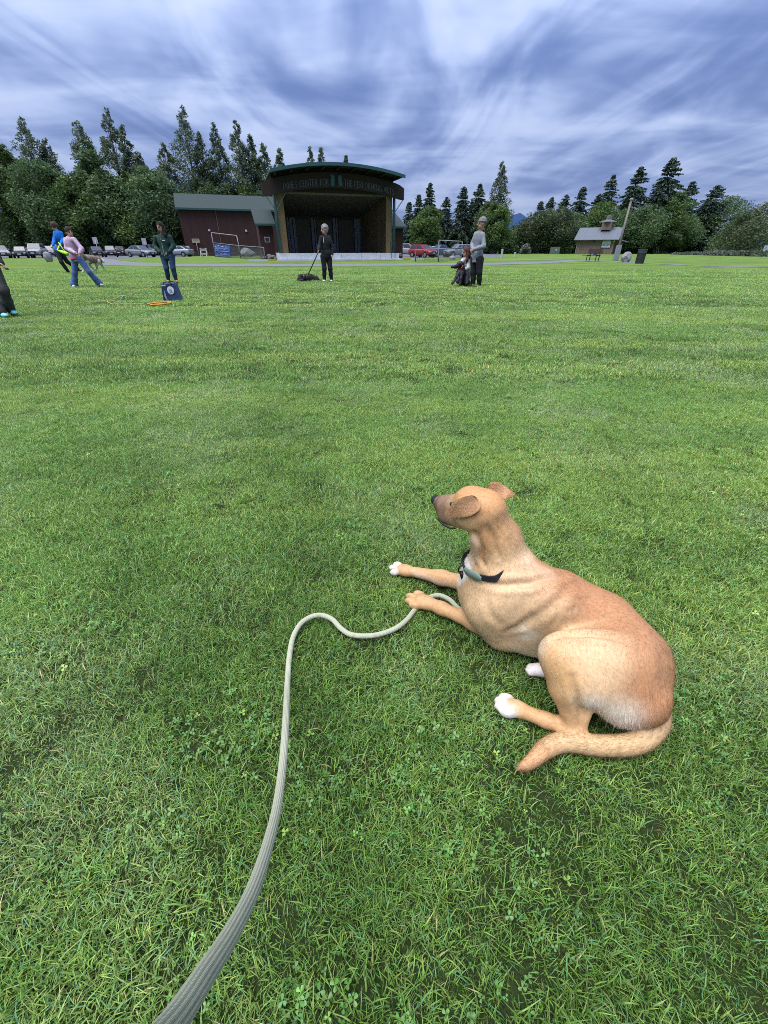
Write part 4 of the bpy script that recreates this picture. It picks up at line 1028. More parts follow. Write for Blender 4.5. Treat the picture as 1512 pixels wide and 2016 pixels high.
# woman in the dark green hooded jacket
r_, g_, b_, f_ = person('woman in dark green zip jacket, ripped blue jeans and tan boots, hands in pockets',
    dict(head=(-7.128, 15.800, 1.570), ls=(-6.913, 15.860, 1.311), rs=(-7.393, 15.860, 1.298), le=(-6.867, 15.840, 1.062), lw=(-6.963, 15.680, 0.9169), re=(-7.485, 15.840, 1.049), rw=(-7.291, 15.680, 0.8961),
         lh=(-7.028, 15.850, 0.7748), rh=(-7.272, 15.850, 0.7748), lk=(-7.032, 15.780, 0.4463), rk=(-7.252, 15.780, 0.4463), la=(-7.058, 15.860, 0.1107), ra=(-7.335, 15.900, 0.1085), lt=(-6.914, 15.600, 0.0439), rt=(-7.264, 15.620, 0.0427)),
    (-.25, -.95, -.1), (-.12, -1), dict(top=cloth('green_fleece', (.013, .042, .036)), legs=cloth('dark_denim', (.030, .058, .125), .6, 25), shoe=mat('tan_boot', (.50, .23, .045), rough=.7), hair=cloth('dark_hair', (.018, .013, .012), .6, 60)), 'long', 1.0, 1.10, 1.15, hem=.10, hide_hands=True, shoes='boot', group=PG)
band = Blob()
for i in range(15):
    a = -1.6 + 3.2 * i / 14; band.ell(f_['H'] + f_['lk'] * (.02 * math.cos(a)) + f_['ls'] * .083 * math.sin(a) + f_['lu'] * (.045 + .088 * math.cos(a)), (.016, .016, .016), k=.01)
link('headband', band.mesh('headband', .008, 1), mat('headband', (.42, .47, .40)), r_, smooth=True)
ch, fc, ud, lat = f_['ch'], f_['fc'], f_['ud'], f_['lat']
hd_ = Blob(); hd_.chain([ch + fc * .08 + lat * .02 - ud * .02, ch - lat * .085 + fc * .02 + ud * .055, ch - fc * .10 + ud * .05, ch + lat * .085 + fc * .02 + ud * .055, ch + fc * .10 + lat * .02 - ud * .03], [.028, .036, .045, .036, .028], .02)
link('hood', hd_.mesh('hood', .01, 1), mat('hood_lining', (.45, .41, .42)), r_, smooth=True)
MB().bar(ch + fc * .140 - ud * .04, f_['pv'] + fc * .155 + ud * .02, .012).build('zip', mat('zip_grey', (.3, .33, .33)), r_)
MB().box(ch + fc * .150 + lat * .085 - ud * .09, (.085, .008, .030), (0, 0, .1)).build('chest_logo', mat('logo_white', (.5, .56, .54)), r_)
for o_, z_ in (((.075), .0), ((-.075), .0)):
    MB().box(f_['pv'] + fc * .165 + lat * o_ + ud * .085, (.022, .012, .07), (0, .3 * (1 if o_ > 0 else -1), 0)).build('pocket_edge', mat('pocket_trim', (.45, .40, .40)), r_)
for sd_, t_, w_, hh in (('l', .42, .085, .030), ('r', .95, .070, .022), ('l', .9, .05, .02), ('r', .8, .04, .014)):
    p_ = g_[sd_ + 'h'] * (1 - t_) + g_[sd_ + 'k'] * t_ + fc * (.098 * (1 - t_) + .072 * t_)
    MB().box(p_, (w_, .012, hh), (.0, .15, .1), top=.7).build('rip', mat('denim_rip', (.42, .44, .48), (.30, .32, .38)), r_)

# girl in the lilac sweatshirt, leaning with one leg out
r_, g_, b_, f_ = person('girl in lilac sweatshirt and flared blue jeans standing with her legs apart',
    dict(head=(-8.998, 14.100, 1.384), ls=(-8.879, 14.020, 1.215), rs=(-9.236, 14.180, 1.205), le=(-8.709, 13.950, 0.9877), lw=(-8.721, 13.820, 0.8839), re=(-9.204, 14.050, 0.9938), rw=(-8.858, 13.840, 0.8837),
         lh=(-8.942, 14.080, 0.724), rh=(-9.145, 14.140, 0.7229), lk=(-8.797, 14.060, 0.4157), rk=(-9.258, 14.100, 0.3878), la=(-8.732, 14.250, 0.1063), ra=(-9.406, 14.120, 0.0808), lt=(-8.542, 14.150, 0.0653), rt=(-9.340, 13.900, 0.0285)),
    (.80, -.58, -.05), (.55, -.83), dict(top=cloth('lilac_sweatshirt', (.40, .29, .40), .8), legs=cloth('blue_jeans', (.088, .150, .330), .65, 25), shoe=mat('pale_shoe', (.55, .52, .50)), hair=cloth('brown_hair', (.030, .018, .013), .6, 60)), 'pony', .90, 1.0, 1.15, flare=.055, hem=.06, curl=1.0, group=PG)
pk = Blob(); pv = f_['pv']; ud = f_['ud']
pk.ell(pv + ud * .02, (.137, .172, .055), f_['fc'], ud, k=.02)
link('shirt_hem', pk.mesh('shirt_hem', .01, 1), cloth('pink_shirt', (.52, .04, .14)), r_, smooth=True)

# person in the bright blue jacket running with a lead
r_, g_, b_, f_ = person('person in bright blue jacket and black trousers with messy brown hair, mid-stride behind the girl',
    dict(head=(-14.950, 22.500, 1.821), ls=(-14.774, 22.550, 1.587), rs=(-14.986, 22.450, 1.584), le=(-14.748, 22.450, 1.303), lw=(-14.705, 22.150, 1.184), re=(-15.044, 22.300, 1.301), rw=(-15.025, 22.050, 1.116),
         lh=(-15.163, 22.620, 0.8501), rh=(-15.237, 22.500, 0.8509), lk=(-15.078, 22.700, 0.473), rk=(-15.116, 22.350, 0.4608), la=(-14.868, 23.000, 0.1505), ra=(-15.068, 22.500, 0.0733), lt=(-14.681, 22.900, 0.0907), rt=(-14.753, 22.200, 0.0155)),
    (-.35, -.85, -.35), (-.25, -.95), dict(top=cloth('blue_jacket', (.012, .145, .56), .6), legs=cloth('dark_trousers', (.014, .015, .020)), shoe=mat('dark_shoe', (.02, .02, .022)), hair=cloth('messy_hair', (.075, .045, .035), .5, 60)), 'messy', 1.12, 1.0, 1.10, hem=.10, curl=.8, group=PG)
gl = Blob(); gl.ell(g_['rw'] + np.array((-.03, 0, -.07)), (.07, .06, .07), k=.02).ell(g_['rw'] + np.array((-.06, 0, -.02)), (.04, .04, .05), k=.02)
link('glove', gl.mesh('glove', .012, 1), mat('pale_glove', (.55, .55, .50)), r_, smooth=True)
lead = MB().tube([(-14.646, 22.050, 1.193), (-14.860, 22.000, 0.9418), (-14.671, 21.950, 0.874), (-14.455, 21.900, 0.816), (-14.334, 21.850, 0.8067)], [.022, .03, .06, .07, .04], 8).tube([(-14.688, 22.000, 1.231), (-14.556, 21.950, 0.9807), (-14.340, 21.900, 0.6496)], [.016] * 3, 6)
o = lead.build('dog_lead', mat('neon_lead', (.42, .66, .06), (.34, .55, .05)), smooth=True)
tag(o, 'neon yellow-green strap lead in the hands of the person in blue', 'lead')

# person at the left edge: dark jacket, grey trousers, turquoise shoes
person('person at the left edge in dark grey trousers and turquoise shoes, only partly in view',
    dict(head=(-6.328, 7.750, 1.602), ls=(-6.182, 7.700, 1.308), rs=(-6.716, 7.800, 1.299), le=(-6.264, 7.720, 0.9728), lw=(-6.090, 7.580, 0.7965), re=(-6.850, 7.750, 0.959), rw=(-6.706, 7.620, 0.7536),
         lh=(-6.395, 7.740, 0.7851), rh=(-6.628, 7.800, 0.7834), lk=(-6.316, 7.660, 0.4277), rk=(-6.612, 7.760, 0.4052), la=(-6.504, 7.850, 0.1104), ra=(-6.522, 7.660, 0.0929), lt=(-6.241, 7.700, 0.0567), rt=(-6.213, 7.450, 0.0413)),
    (.9, -.3, -.1), (.85, -.5), dict(top=cloth('dark_green_jacket', (.012, .022, .020)), legs=cloth('charcoal_trousers', (.060, .061, .058)), shoe=mat('turquoise_shoe', (.20, .56, .56), (.16, .48, .48), rough=.7), hair=cloth('brown_hair', (.03, .018, .013))), 'pony', .98, 1.0, 1.05, flare=.02, hem=.08, h=.009, curl=.7, group=PG)

# kneeling woman with the black dog
r_, g_, b_, f_ = person('woman with long auburn hair in a pale top kneeling behind a black dog',
    dict(head=(2.552, 15.050, 0.9003), ls=(2.659, 15.120, 0.6914), rs=(2.471, 15.000, 0.687), le=(2.644, 14.850, 0.4789), lw=(2.406, 14.620, 0.4195), re=(2.360, 14.750, 0.5366), rw=(2.286, 14.580, 0.4548),
         lh=(2.731, 15.220, 0.2824), rh=(2.571, 15.150, 0.2857), lk=(2.573, 14.680, 0.1352), rk=(2.336, 14.700, 0.141), la=(2.811, 15.150, 0.0456), ra=(2.621, 15.200, 0.0424), lt=(2.893, 15.400, 0.0122), rt=(2.683, 15.450, 0.009)),
    (-.92, -.35, -.1), (-.7, -.7), dict(top=cloth('pale_top', (.36, .38, .41)), legs=cloth('grey_leggings', (.065, .070, .085)), shoe=mat('dark_shoe', (.02, .02, .022)), hair=cloth('auburn_hair', (.085, .035, .024), .5, 60)), 'long', .95, .92, 1.0, curl=.8, group='people standing about the field')

# ------------------------------------------------------------------ the other dogs
def small_fur(B, root, n, ln, cols, m, down=.5):
    V = B.V; F = B.F; a, b, c = V[F[:, 0]], V[F[:, 1]], V[F[:, 2]]; ar = np.linalg.norm(np.cross(b - a, c - a), axis=1); pk = rng.choice(len(F), n, p=ar / ar.sum())
    p = V[F[pk, rng.integers(0, 4, n)]] * .5 + V[F[pk, rng.integers(0, 4, n)]] * .5; nn = np.cross(b - a, c - a)[pk]; nn /= np.linalg.norm(nn, axis=1)[:, None] + 1e-12
    d = nn * .5 + rng.normal(0, .5, (n, 3)) + np.array((0, 0, -down)); d /= np.linalg.norm(d, axis=1)[:, None]; s = np.cross(d, nn); s /= np.linalg.norm(s, axis=1)[:, None] + 1e-9
    L = ln * rng.uniform(.5, 1.3, n)[:, None]; X = np.stack([p - s * .004, p + s * .004, p + d * L], 1).reshape(-1, 3)
    me = np_mesh('fur', X, np.arange(3 * n).reshape(-1, 3)); o = link('fur', me, m, root); o['kind'] = 'stuff'
    if cols is not None:
        vattr(me, 'coat', np.concatenate([np.repeat(cols(p), 3, 0), np.ones((3 * n, 1))], 1), 'FLOAT_COLOR')

blk_fur = mat('black_fur', (.008, .008, .010), (.016, .016, .020), .6, 60)
# long-haired black dog lying in front of the white-haired person
base = np.array((-2.778, 17.252, 0)); root = empty('dog', tuple(base)); A = lambda p: np.array(p) - base
B = Blob()
B.chain([A((-2.897, 16.700, 0.1266)), A((-2.677, 16.800, 0.1292)), A((-2.432, 16.850, 0.0902))], [.105, .110, .075], .05)
B.chain([A((-2.446, 16.800, 0.0659)), A((-2.325, 16.900, 0.0348))], [.05, .025], .04)
B.ell(A((-2.932, 16.600, 0.1474)), (.10, .085, .085), (-1, -.2, 0), k=.03); B.cone(A((-2.962, 16.550, 0.1266)), A((-3.031, 16.500, 0.0982)), .055, .032, .02)
for q in (1, -1): B.ell(A((-2.901, 16.600, 0.1832)) + np.array((0, .07 * q, 0)), (.05, .025, .06), k=.02)
for q in (16.45, 16.75): B.chain([A((-2.869, 16.600, 0.0692)) * np.array((1, 0, 1)) + np.array((0, q - base[1], 0)), A((-3.034, 16.600, 0.0457)) * np.array((1, 0, 1)) + np.array((0, q - base[1], 0))], [.04, .028], .02)
link('dog_body', B.mesh('dog_body', .012, 1), blk_fur, root, smooth=True); small_fur(B, root, 5000, .05, None, blk_fur, .8)
MB().lathe([(.012, 0), (.018, .008), (.012, .016)], tuple(A((-3.040, 16.500, 0.1137))), 8).build('nose', mat('dog_nose', (.03, .03, .033), rough=.3), root)
MB().tube([A((-2.827, 16.500, 0.2144)), A((-2.806, 16.450, 0.1705)), A((-2.830, 16.500, 0.106))], .016, 6).build('collar', mat('grey_collar', (.12, .12, .14)), root, smooth=True)
tag(root, 'long-haired black dog lying flat at the feet of the white-haired person', 'dog')
o = MB().tube([(-2.208, 16.220, 0.8997), (-2.354, 16.300, 0.6805), (-2.534, 16.400, 0.4094), (-2.667, 16.450, 0.2168)], [.014, .018, .018, .014], 6).build('dog_lead', mat('black_lead', (.012, .014, .018)), smooth=True)
tag(o, 'taut dark lead from the white-haired person\'s hand to the lying black dog', 'lead')

# black dog held by the kneeling woman
base = np.array((2.574, 15.825, 0)); root = empty('dog', tuple(base)); A = lambda p: np.array(p) - base
B = Blob()
B.cone(A((2.361, 14.450, 0.4396)), A((2.519, 14.800, 0.2329)), .125, .115, .05); B.ell(A((2.550, 14.750, 0.166)), (.14, .12, .12), (1, .4, 0), k=.05)       # seated trunk
B.cone(A((2.364, 14.420, 0.5205)), A((2.333, 14.380, 0.6008)), .085, .075, .04)
B.ell(A((2.292, 14.360, 0.6013)), (.105, .080, .078), (-1, -.2, .0), k=.03); B.cone(A((2.224, 14.340, 0.556)), A((2.041, 14.220, 0.5324)), .052, .030, .02); B.cone(A((2.197, 14.340, 0.5192)), A((2.061, 14.240, 0.5134)), .034, .020, .012)
B.ell(A((2.011, 14.200, 0.5408)), (.024, .022, .018), (-1, 0, .3), k=.01)
for q in (-1, 1): B.ell(A((2.354, 14.400, 0.5805)) + np.array((0, .075 * q, -.02)), (.03, .016, .065), (1, .4 * q, 0), k=.012)
B.chain([A((2.282, 14.320, 0.4049)), A((2.190, 14.180, 0.2717)), A((2.108, 14.120, 0.1481)), A((2.063, 14.050, 0.1149))], [.070, .042, .034, .036], .03)
B.chain([A((2.359, 14.300, 0.3791)), A((2.330, 14.220, 0.2362)), A((2.321, 14.180, 0.1094))], [.065, .042, .036], .03); B.ell(A((2.295, 14.100, 0.0983)), (.055, .034, .026), (-.6, -.8, 0), k=.02)
B.chain([A((2.567, 14.600, 0.2158)), A((2.565, 14.450, 0.1419)), A((2.538, 14.350, 0.0864))], [.08, .05, .036], .03)
link('dog_body', B.mesh('dog_body', .011, 1), blk_fur, root, smooth=True); small_fur(B, root, 3500, .02, None, blk_fur)
MB().tube([A((2.377, 14.300, 0.5703)), A((2.346, 14.260, 0.5193)), A((2.299, 14.280, 0.4792))], .013, 6).build('collar', mat('red_collar', (.33, .06, .05)), root, smooth=True)
tag(root, 'sitting black short-haired dog with red collar held by the kneeling woman', 'dog')

# husky-like dog trotting behind the girl
base = np.array((-15.604, 25.185, 0)); root = empty('dog', tuple(base)); A = lambda p: np.array(p) - base
B = Blob(); Yh = 0
B.cone(A((-14.016, 22.600, 0.5876)), A((-13.875, 23.200, 0.5348)), .175, .155, .06, 'back'); B.cone(A((-13.995, 22.400, 0.6617)), A((-14.018, 22.200, 0.764)), .11, .09, .05, 'back')
B.ell(A((-14.012, 22.100, 0.7946)), (.125, .095, .095), (-1, -.3, 0), k=.03, tag='back'); B.cone(A((-14.031, 22.000, 0.7661)), A((-14.110, 21.900, 0.7281)), .055, .035, .02, 'pale')
for q in (-1, 1): B.cone(A((-13.949, 22.120, 0.8672)) + np.array((0, .06 * q, 0)), A((-13.909, 22.120, 0.9357)) + np.array((0, .07 * q, 0)), .035, .010, .015, 'back')
B.chain([A((-13.987, 22.500, 0.4776)), A((-14.117, 22.400, 0.2962)), A((-14.256, 22.400, 0.1002)), A((-14.257, 22.300, 0.0629))], [.085, .042, .034, .038], .03, 'pale')
B.chain([A((-14.045, 22.750, 0.4718)), A((-14.117, 22.800, 0.3045)), A((-13.996, 22.800, 0.1789)), A((-13.949, 22.800, 0.1095)), A((-14.006, 22.800, 0.0884))], [.08, .042, .034, .032, .034], .03, 'pale')
B.chain([A((-13.806, 23.050, 0.4857)), A((-13.913, 23.000, 0.3195)), A((-14.006, 23.100, 0.2)), A((-14.130, 23.100, 0.1042))], [.10, .055, .038, .032], .03, 'pale')
B.chain([A((-13.881, 23.300, 0.4801)), A((-13.918, 23.400, 0.3397)), A((-13.922, 23.500, 0.2186)), A((-13.873, 23.500, 0.1147))], [.10, .052, .036, .030], .03, 'pale')
B.chain([A((-13.841, 23.300, 0.5853)), A((-13.829, 23.400, 0.5097)), A((-13.749, 23.400, 0.4567))], [.06, .085, .045], .03, 'white')
me = B.mesh('dog_body', .014, 1); tg = np.array([p[-1] for p in B.p])[B.nearest(B.V)]
def hcol(P):
    t_ = np.array([p[-1] for p in B.p])[B.nearest(P)]; nz = vnoise(P, 9, 3)
    c = np.where((t_ == 'back')[:, None], np.array((.22, .165, .125)) * (.55 + nz[:, None] * .9), np.array((.56, .52, .46))); lowm = (t_ == 'back') & (P[:, 2] < .40); c[lowm] = c[lowm] * .4 + np.array((.5, .45, .39)) * .6
    c[t_ == 'white'] = (.66, .66, .64)
    return c
vattr(me, 'coat', np.concatenate([hcol(B.V), np.ones((len(B.V), 1))], 1), 'FLOAT_COLOR')
link('dog_body', me, coat_mat('dog_coat', .55), root, smooth=True); small_fur(B, root, 5000, .045, hcol, coat_mat('dog_coat', .55))
tag(root, 'grey and cream husky-like dog trotting behind the girl in lilac', 'dog')

# ------------------------------------------------------------------ stage pavilion
def striped(name, c1, c2, period, axis=0, depth=.012, rough=.85, noise=3.0, prof='tri', spec=.2):
    """Boards or ribs: colour and relief repeat along one object axis, with weathering noise."""
    if name in MATS: return MATS[name]
    m = bpy.data.materials.new(name); m.use_nodes = True; t = m.node_tree; b = t.nodes['Principled BSDF']; b.inputs['Roughness'].default_value = rough; b.inputs['Specular IOR Level'].default_value = spec
    co = t.nodes.new('ShaderNodeTexCoord'); sp = t.nodes.new('ShaderNodeSeparateXYZ'); t.links.new(co.outputs['Object'], sp.inputs[0])
    def mm(op, a, b_=None):
        x = t.nodes.new('ShaderNodeMath'); x.operation = op
        for i, v in enumerate((a, b_)):
            if isinstance(v, (int, float)): x.inputs[i].default_value = v
            elif v is not None: t.links.new(v, x.inputs[i])
        return x.outputs[0]
    s = mm('DIVIDE', sp.outputs[axis], period); fr = mm('FRACT', s); fl = mm('FLOOR', s)
    groove = mm('MINIMUM', mm('MULTIPLY', mm('SUBTRACT', .5, mm('ABSOLUTE', mm('SUBTRACT', fr, .5))), 12.0), 1.0)
    wn_ = t.nodes.new('ShaderNodeTexWhiteNoise'); wn_.noise_dimensions = '1D'; t.links.new(fl, wn_.inputs['W'])
    nz = t.nodes.new('ShaderNodeTexNoise'); t.links.new(co.outputs['Object'], nz.inputs['Vector']); nz.inputs['Scale'].default_value = noise; nz.inputs['Detail'].default_value = 5
    f = mm('ADD', mm('MULTIPLY', wn_.outputs['Value'], .45), mm('MULTIPLY', nz.outputs[0], .6))
    mx = t.nodes.new('ShaderNodeMix'); mx.data_type = 'RGBA'; t.links.new(f, mx.inputs[0]); mx.inputs[6].default_value = (*c1, 1); mx.inputs[7].default_value = (*c2, 1)
    t.links.new(mx.outputs[2], b.inputs['Base Color'])
    bp = t.nodes.new('ShaderNodeBump'); bp.inputs['Strength'].default_value = 1.0; bp.inputs['Distance'].default_value = depth; t.links.new(groove, bp.inputs['Height']); t.links.new(bp.outputs[0], b.inputs['Normal'])
    MATS[name] = m
    return m
teal = mat('teal_metal', (.014, .060, .066), (.020, .072, .078), .45, 3, spec=.4)
shingle = mat('green_shingle', (.017, .029, .030), (.028, .042, .042), .9, 14, bump=.5, bscale=30)
redbrown = striped('redbrown_boards', (.034, .017, .019), (.055, .026, .027), .28, 0)
darkwood = mat('dark_timber', (.014, .010, .010), (.022, .015, .014), .75, 4, (1, 1, .3))
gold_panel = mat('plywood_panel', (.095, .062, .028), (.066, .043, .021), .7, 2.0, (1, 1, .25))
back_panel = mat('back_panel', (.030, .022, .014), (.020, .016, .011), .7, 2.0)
slate_col = mat('slate_blue_column', (.12, .135, .165), (.095, .108, .135), .6, 4)
trimw = mat('grey_trim', (.16, .16, .165), (.12, .12, .125), .6, 6)
stone_m = mat('field_stone', (.10, .10, .105), (.19, .18, .17), .9, 5, bump=.6)

st = empty('stage_pavilion', (-4.53, 48.55, 0), R(17.5))
tag(st, 'open timber stage pavilion with curved teal roof edge and lettered beam', 'pavilion')
# platform of concrete panels and a footing ledge
MB().box((0, 3.6, .30), (11.9, 9.4, .585)).build('platform', conc, st)
MB().box((0, -1.25, .07), (12.5, .9, .14)).build('footing', conc, st)
for i in range(6):
    MB().box((-5.0 + 2.0 * i, -1.16, .30), (1.975, .10, .60)).build('concrete_panel', conc, st, bevel=.012)
def arc(x, top, sag, half=6.4): return top - sag * (x / half) ** 2
xs = [-6.7 + 12.9 * i / 32 for i in range(33)]
def band(x0, x1, zlo, zhi, y0, y1, n=32):
    V = []; F = []
    for i in range(n + 1):
        x = x0 + (x1 - x0) * i / n
        V += [(x, y0, zlo(x)), (x, y1, zlo(x)), (x, y1, zhi(x)), (x, y0, zhi(x))]
    for i in range(n):
        for k in range(4): F.append((4 * i + k, 4 * i + (k + 1) % 4, 4 * i + 4 + (k + 1) % 4, 4 * i + 4 + k))
    F += [(0, 1, 2, 3), (4 * n + 3, 4 * n + 2, 4 * n + 1, 4 * n)]
    return MB().raw(V, F)
rt = lambda x: arc(x - .05, 7.28, .72)
roof = band(-6.05, 6.05, lambda x: rt(x) - .10, lambda x: rt(x), -2.2, 9.0).build('roof', shingle, st)
band(-6.10, 6.10, lambda x: rt(x) - .20, lambda x: rt(x) + .03, -2.30, -2.203).build('fascia', teal, roof)
band(-6.0, 6.0, lambda x: rt(x) - .135, lambda x: rt(x) - .103, -2.15, 8.9).build('soffit', darkwood, roof)
for i in range(9):
    x = -5.6 + i * 1.4; MB().box((x, -.9, rt(x) - .24), (.12, 2.3, .20)).build('rafter', darkwood, roof)
# lettered beam with rounded ends
bl = lambda x: arc(x, 5.70, .74, 6.4)
bm_ = band(-6.85, 6.6, lambda x: bl(x) + (max(0, (abs(x + .12) - 6.5)) ** 2) * .9, lambda x: bl(x) + 1.12 - (max(0, (abs(x + .12) - 5.9)) ** 2) * .28, -.62, -.30).build('sign_beam', mat('brown_beam', (.024, .013, .013), (.017, .010, .010), .7, 3), st)
band(-5.9, 5.6, lambda x: bl(x) + 1.0, lambda x: rt(x) - .14, -.25, -.15).build('gable_board', darkwood, st)
# letters
GL = {'J': [((.30, 1), (.30, .15)), ((.30, .15), (.18, 0)), ((.18, 0), (.02, .05))], 'A': [((.0, 0), (.30, 1)), ((.30, 1), (.60, 0)), ((.12, .36), (.48, .36))],
      'M': [((.08, 0), (.08, 1)), ((.08, 1), (.38, .15)), ((.38, .15), (.68, 1)), ((.68, 1), (.68, 0))], 'E': [((.08, 0), (.08, 1)), ((.08, 1), (.46, 1)), ((.08, .52), (.40, .52)), ((.08, 0), (.48, 0))],
      'S': [((.42, .85), (.28, 1)), ((.28, 1), (.08, .88)), ((.08, .88), (.10, .62)), ((.10, .62), (.40, .40)), ((.40, .40), (.42, .12)), ((.42, .12), (.24, 0)), ((.24, 0), (.04, .14))],
      'C': [((.52, .80), (.36, 1)), ((.36, 1), (.12, .85)), ((.12, .85), (.05, .5)), ((.05, .5), (.12, .15)), ((.12, .15), (.36, 0)), ((.36, 0), (.54, .18))],
      'N': [((.08, 0), (.08, 1)), ((.08, 1), (.58, 0)), ((.58, 0), (.58, 1))], 'T': [((.28, 0), (.28, 1)), ((.0, 1), (.56, 1))],
      'R': [((.08, 0), (.08, 1)), ((.08, 1), (.38, .95)), ((.38, .95), (.42, .68)), ((.42, .68), (.08, .52)), ((.22, .52), (.54, 0))], 'F': [((.08, 0), (.08, 1)), ((.08, 1), (.46, 1)), ((.08, .52), (.38, .52))],
      'O': [((.34, 1), (.10, .82)), ((.10, .82), (.05, .5)), ((.05, .5), (.10, .18)), ((.10, .18), (.34, 0)), ((.34, 0), (.58, .18)), ((.58, .18), (.63, .5)), ((.63, .5), (.58, .82)), ((.58, .82), (.34, 1))],
      'H': [((.08, 0), (.08, 1)), ((.56, 0), (.56, 1)), ((.08, .5), (.56, .5))], 'P': [((.08, 0), (.08, 1)), ((.08, 1), (.40, .95)), ((.40, .95), (.46, .72)), ((.46, .72), (.36, .50)), ((.36, .50), (.08, .46))],
      'I': [((.12, 0), (.12, 1))], 'G': [((.52, .80), (.36, 1)), ((.36, 1), (.12, .85)), ((.12, .85), (.05, .5)), ((.05, .5), (.12, .15)), ((.12, .15), (.36, 0)), ((.36, 0), (.56, .12)), ((.56, .12), (.56, .44)), ((.38, .44), (.64, .44))]}
ADV = {'J': .46, 'A': .68, 'M': .84, 'E': .60, 'S': .56, 'C': .66, 'N': .76, 'T': .64, 'R': .64, 'F': .56, 'O': .78, 'H': .74, 'P': .60, 'I': .34, 'G': .74, ' ': .40}
letter_m = mat('sign_letter', (.075, .080, .085), (.06, .065, .07), .5, 8)
def letters(txt, x0, x1, zoff, h):
    tot = sum(ADV[c] for c in txt); k = (x1 - x0) / tot; x = x0
    for c in txt:
        if c != ' ':
            m_ = MB()
            xm = x + ADV[c] * k / 2; sl = -2 * .74 * xm / 6.4 ** 2
            for (a, b) in GL[c]:
                pa = np.array((x + a[0] * k, 0, 0)); A3 = lambda p: (x + p[0] * k, -.655, bl(xm) + zoff + p[1] * h + (p[0] * k - ADV[c] * k / 2) * sl)
                th = .075 if abs(a[0] - b[0]) < .05 else .045
                m_.bar(A3(a), A3(b), th * h / .5, .05)
                if abs(a[0] - b[0]) < .01 and c != 'S':
                    for q in (a, b): m_.box(A3(q), (.16 * h / .5, .046, .03 * h / .5))
            m_.build('letter', letter_m, bm_)
        x += ADV[c] * k
letters('JAMES CENTER FOR', -5.02, -.72, .17, .45)
letters('THE PERFORMING ARTS', .66, 5.55, .17, .45)
for s_, x in ((1, -.42), (-1, .28)):
    pl = MB().box((x, -.70, bl(x) + .50), (.36, .16, .78), (0, .10 * s_, 0)).build('book_emblem', teal, bm_, bevel=.01)
    MB().box((x - .04 * s_, -.70, bl(x) + .915), (.34, .14, .03), (0, .10 * s_, 0)).build('emblem_cap', mat('emblem_cap', (.10, .115, .115)), pl)
# posts, braces
for sx in (-5.78, 5.78):
    MB().tube([(sx, -.05, .59), (sx, -.05, 6.25)], [.16, .13], 12).build('post', teal, st, smooth=True)
    s_ = 1 if sx < 0 else -1
    MB().tube([(sx + .05 * s_, -.12, 3.9), (sx + .95 * s_, -.45, 5.15)], .035, 6).build('brace', trimw, st)
    MB().tube([(sx - .05 * s_, -.12, 4.0), (sx - .75 * s_, -.45, 4.95)], .035, 6).build('brace', trimw, st)
# side walls: splayed plywood panels with grey battens
for s_ in (-1, 1):
    P0 = [(-5.55, .2), (-4.95, 2.4), (-4.55, 4.6), (-4.2, 6.9)]
    for i in range(3):
        (xa, ya), (xb, yb) = P0[i], P0[i + 1]; zt = 6.2 - .3 * i
        V = [(-s_ * xa, ya + .06, .6), (-s_ * xb, yb - .06, .6), (-s_ * xb, yb - .06, zt), (-s_ * xa, ya + .06, zt)]; dx_ = .08 * -s_ * -1
        V2 = [(x + dx_ * -1, y, z) for x, y, z in V]
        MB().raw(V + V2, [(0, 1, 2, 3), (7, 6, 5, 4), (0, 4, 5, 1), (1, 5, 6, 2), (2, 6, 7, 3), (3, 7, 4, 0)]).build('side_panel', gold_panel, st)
        MB().box((-s_ * xb, yb, 3.1), (.14, .14, 5.0)).build('batten', trimw, st)
for s_ in (-1, 1): MB().box((s_ * 5.30, .12, 2.95), (.62, .16, 4.72)).build('side_column', mat('warm_timber', (.17, .115, .055), (.125, .085, .042), .7, 2, (1, 1, .2)), st, bevel=.01)
# ceiling and back wall
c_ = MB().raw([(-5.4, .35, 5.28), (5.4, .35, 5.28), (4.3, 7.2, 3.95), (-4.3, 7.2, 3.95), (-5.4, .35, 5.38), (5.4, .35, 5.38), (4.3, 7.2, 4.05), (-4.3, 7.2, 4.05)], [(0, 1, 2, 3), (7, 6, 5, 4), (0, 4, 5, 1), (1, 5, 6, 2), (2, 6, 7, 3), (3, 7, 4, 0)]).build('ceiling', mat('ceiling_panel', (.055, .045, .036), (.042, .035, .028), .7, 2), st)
MB().box((0, .20, 5.34), (10.9, .16, .24)).build('ceiling_edge', mat('ceiling_edge', (.12, .105, .09)), c_)
MB().box((0, .0, 5.85), (11.2, .10, .95)).build('header_board', darkwood, st)
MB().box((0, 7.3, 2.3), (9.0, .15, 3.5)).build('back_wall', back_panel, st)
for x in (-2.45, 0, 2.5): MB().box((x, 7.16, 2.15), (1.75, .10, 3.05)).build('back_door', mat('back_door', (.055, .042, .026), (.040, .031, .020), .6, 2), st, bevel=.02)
for x, w in ((-4.05, .32), (-3.68, .32), (-3.33, .28), (-1.32, .30), (-1.02, .14), (1.12, .30), (1.42, .16), (3.55, .30), (3.90, .32), (4.24, .28)):
    MB().box((x, 7.08 if abs(x) < 3 else 6.95, 2.2), (w, .12, 3.2)).build('column', slate_col, st, bevel=.02)
# steps rail at the right corner
rl = MB()
for x in (5.1, 5.5): rl.tube([(x, -1.35, .10), (x, -1.35, 1.25), (x + .1, -.7, 1.55), (x + .1, -.7, .6)], .025, 6)
rl.build('handrail', mat('rail_metal', (.03, .035, .04)), st, smooth=True)
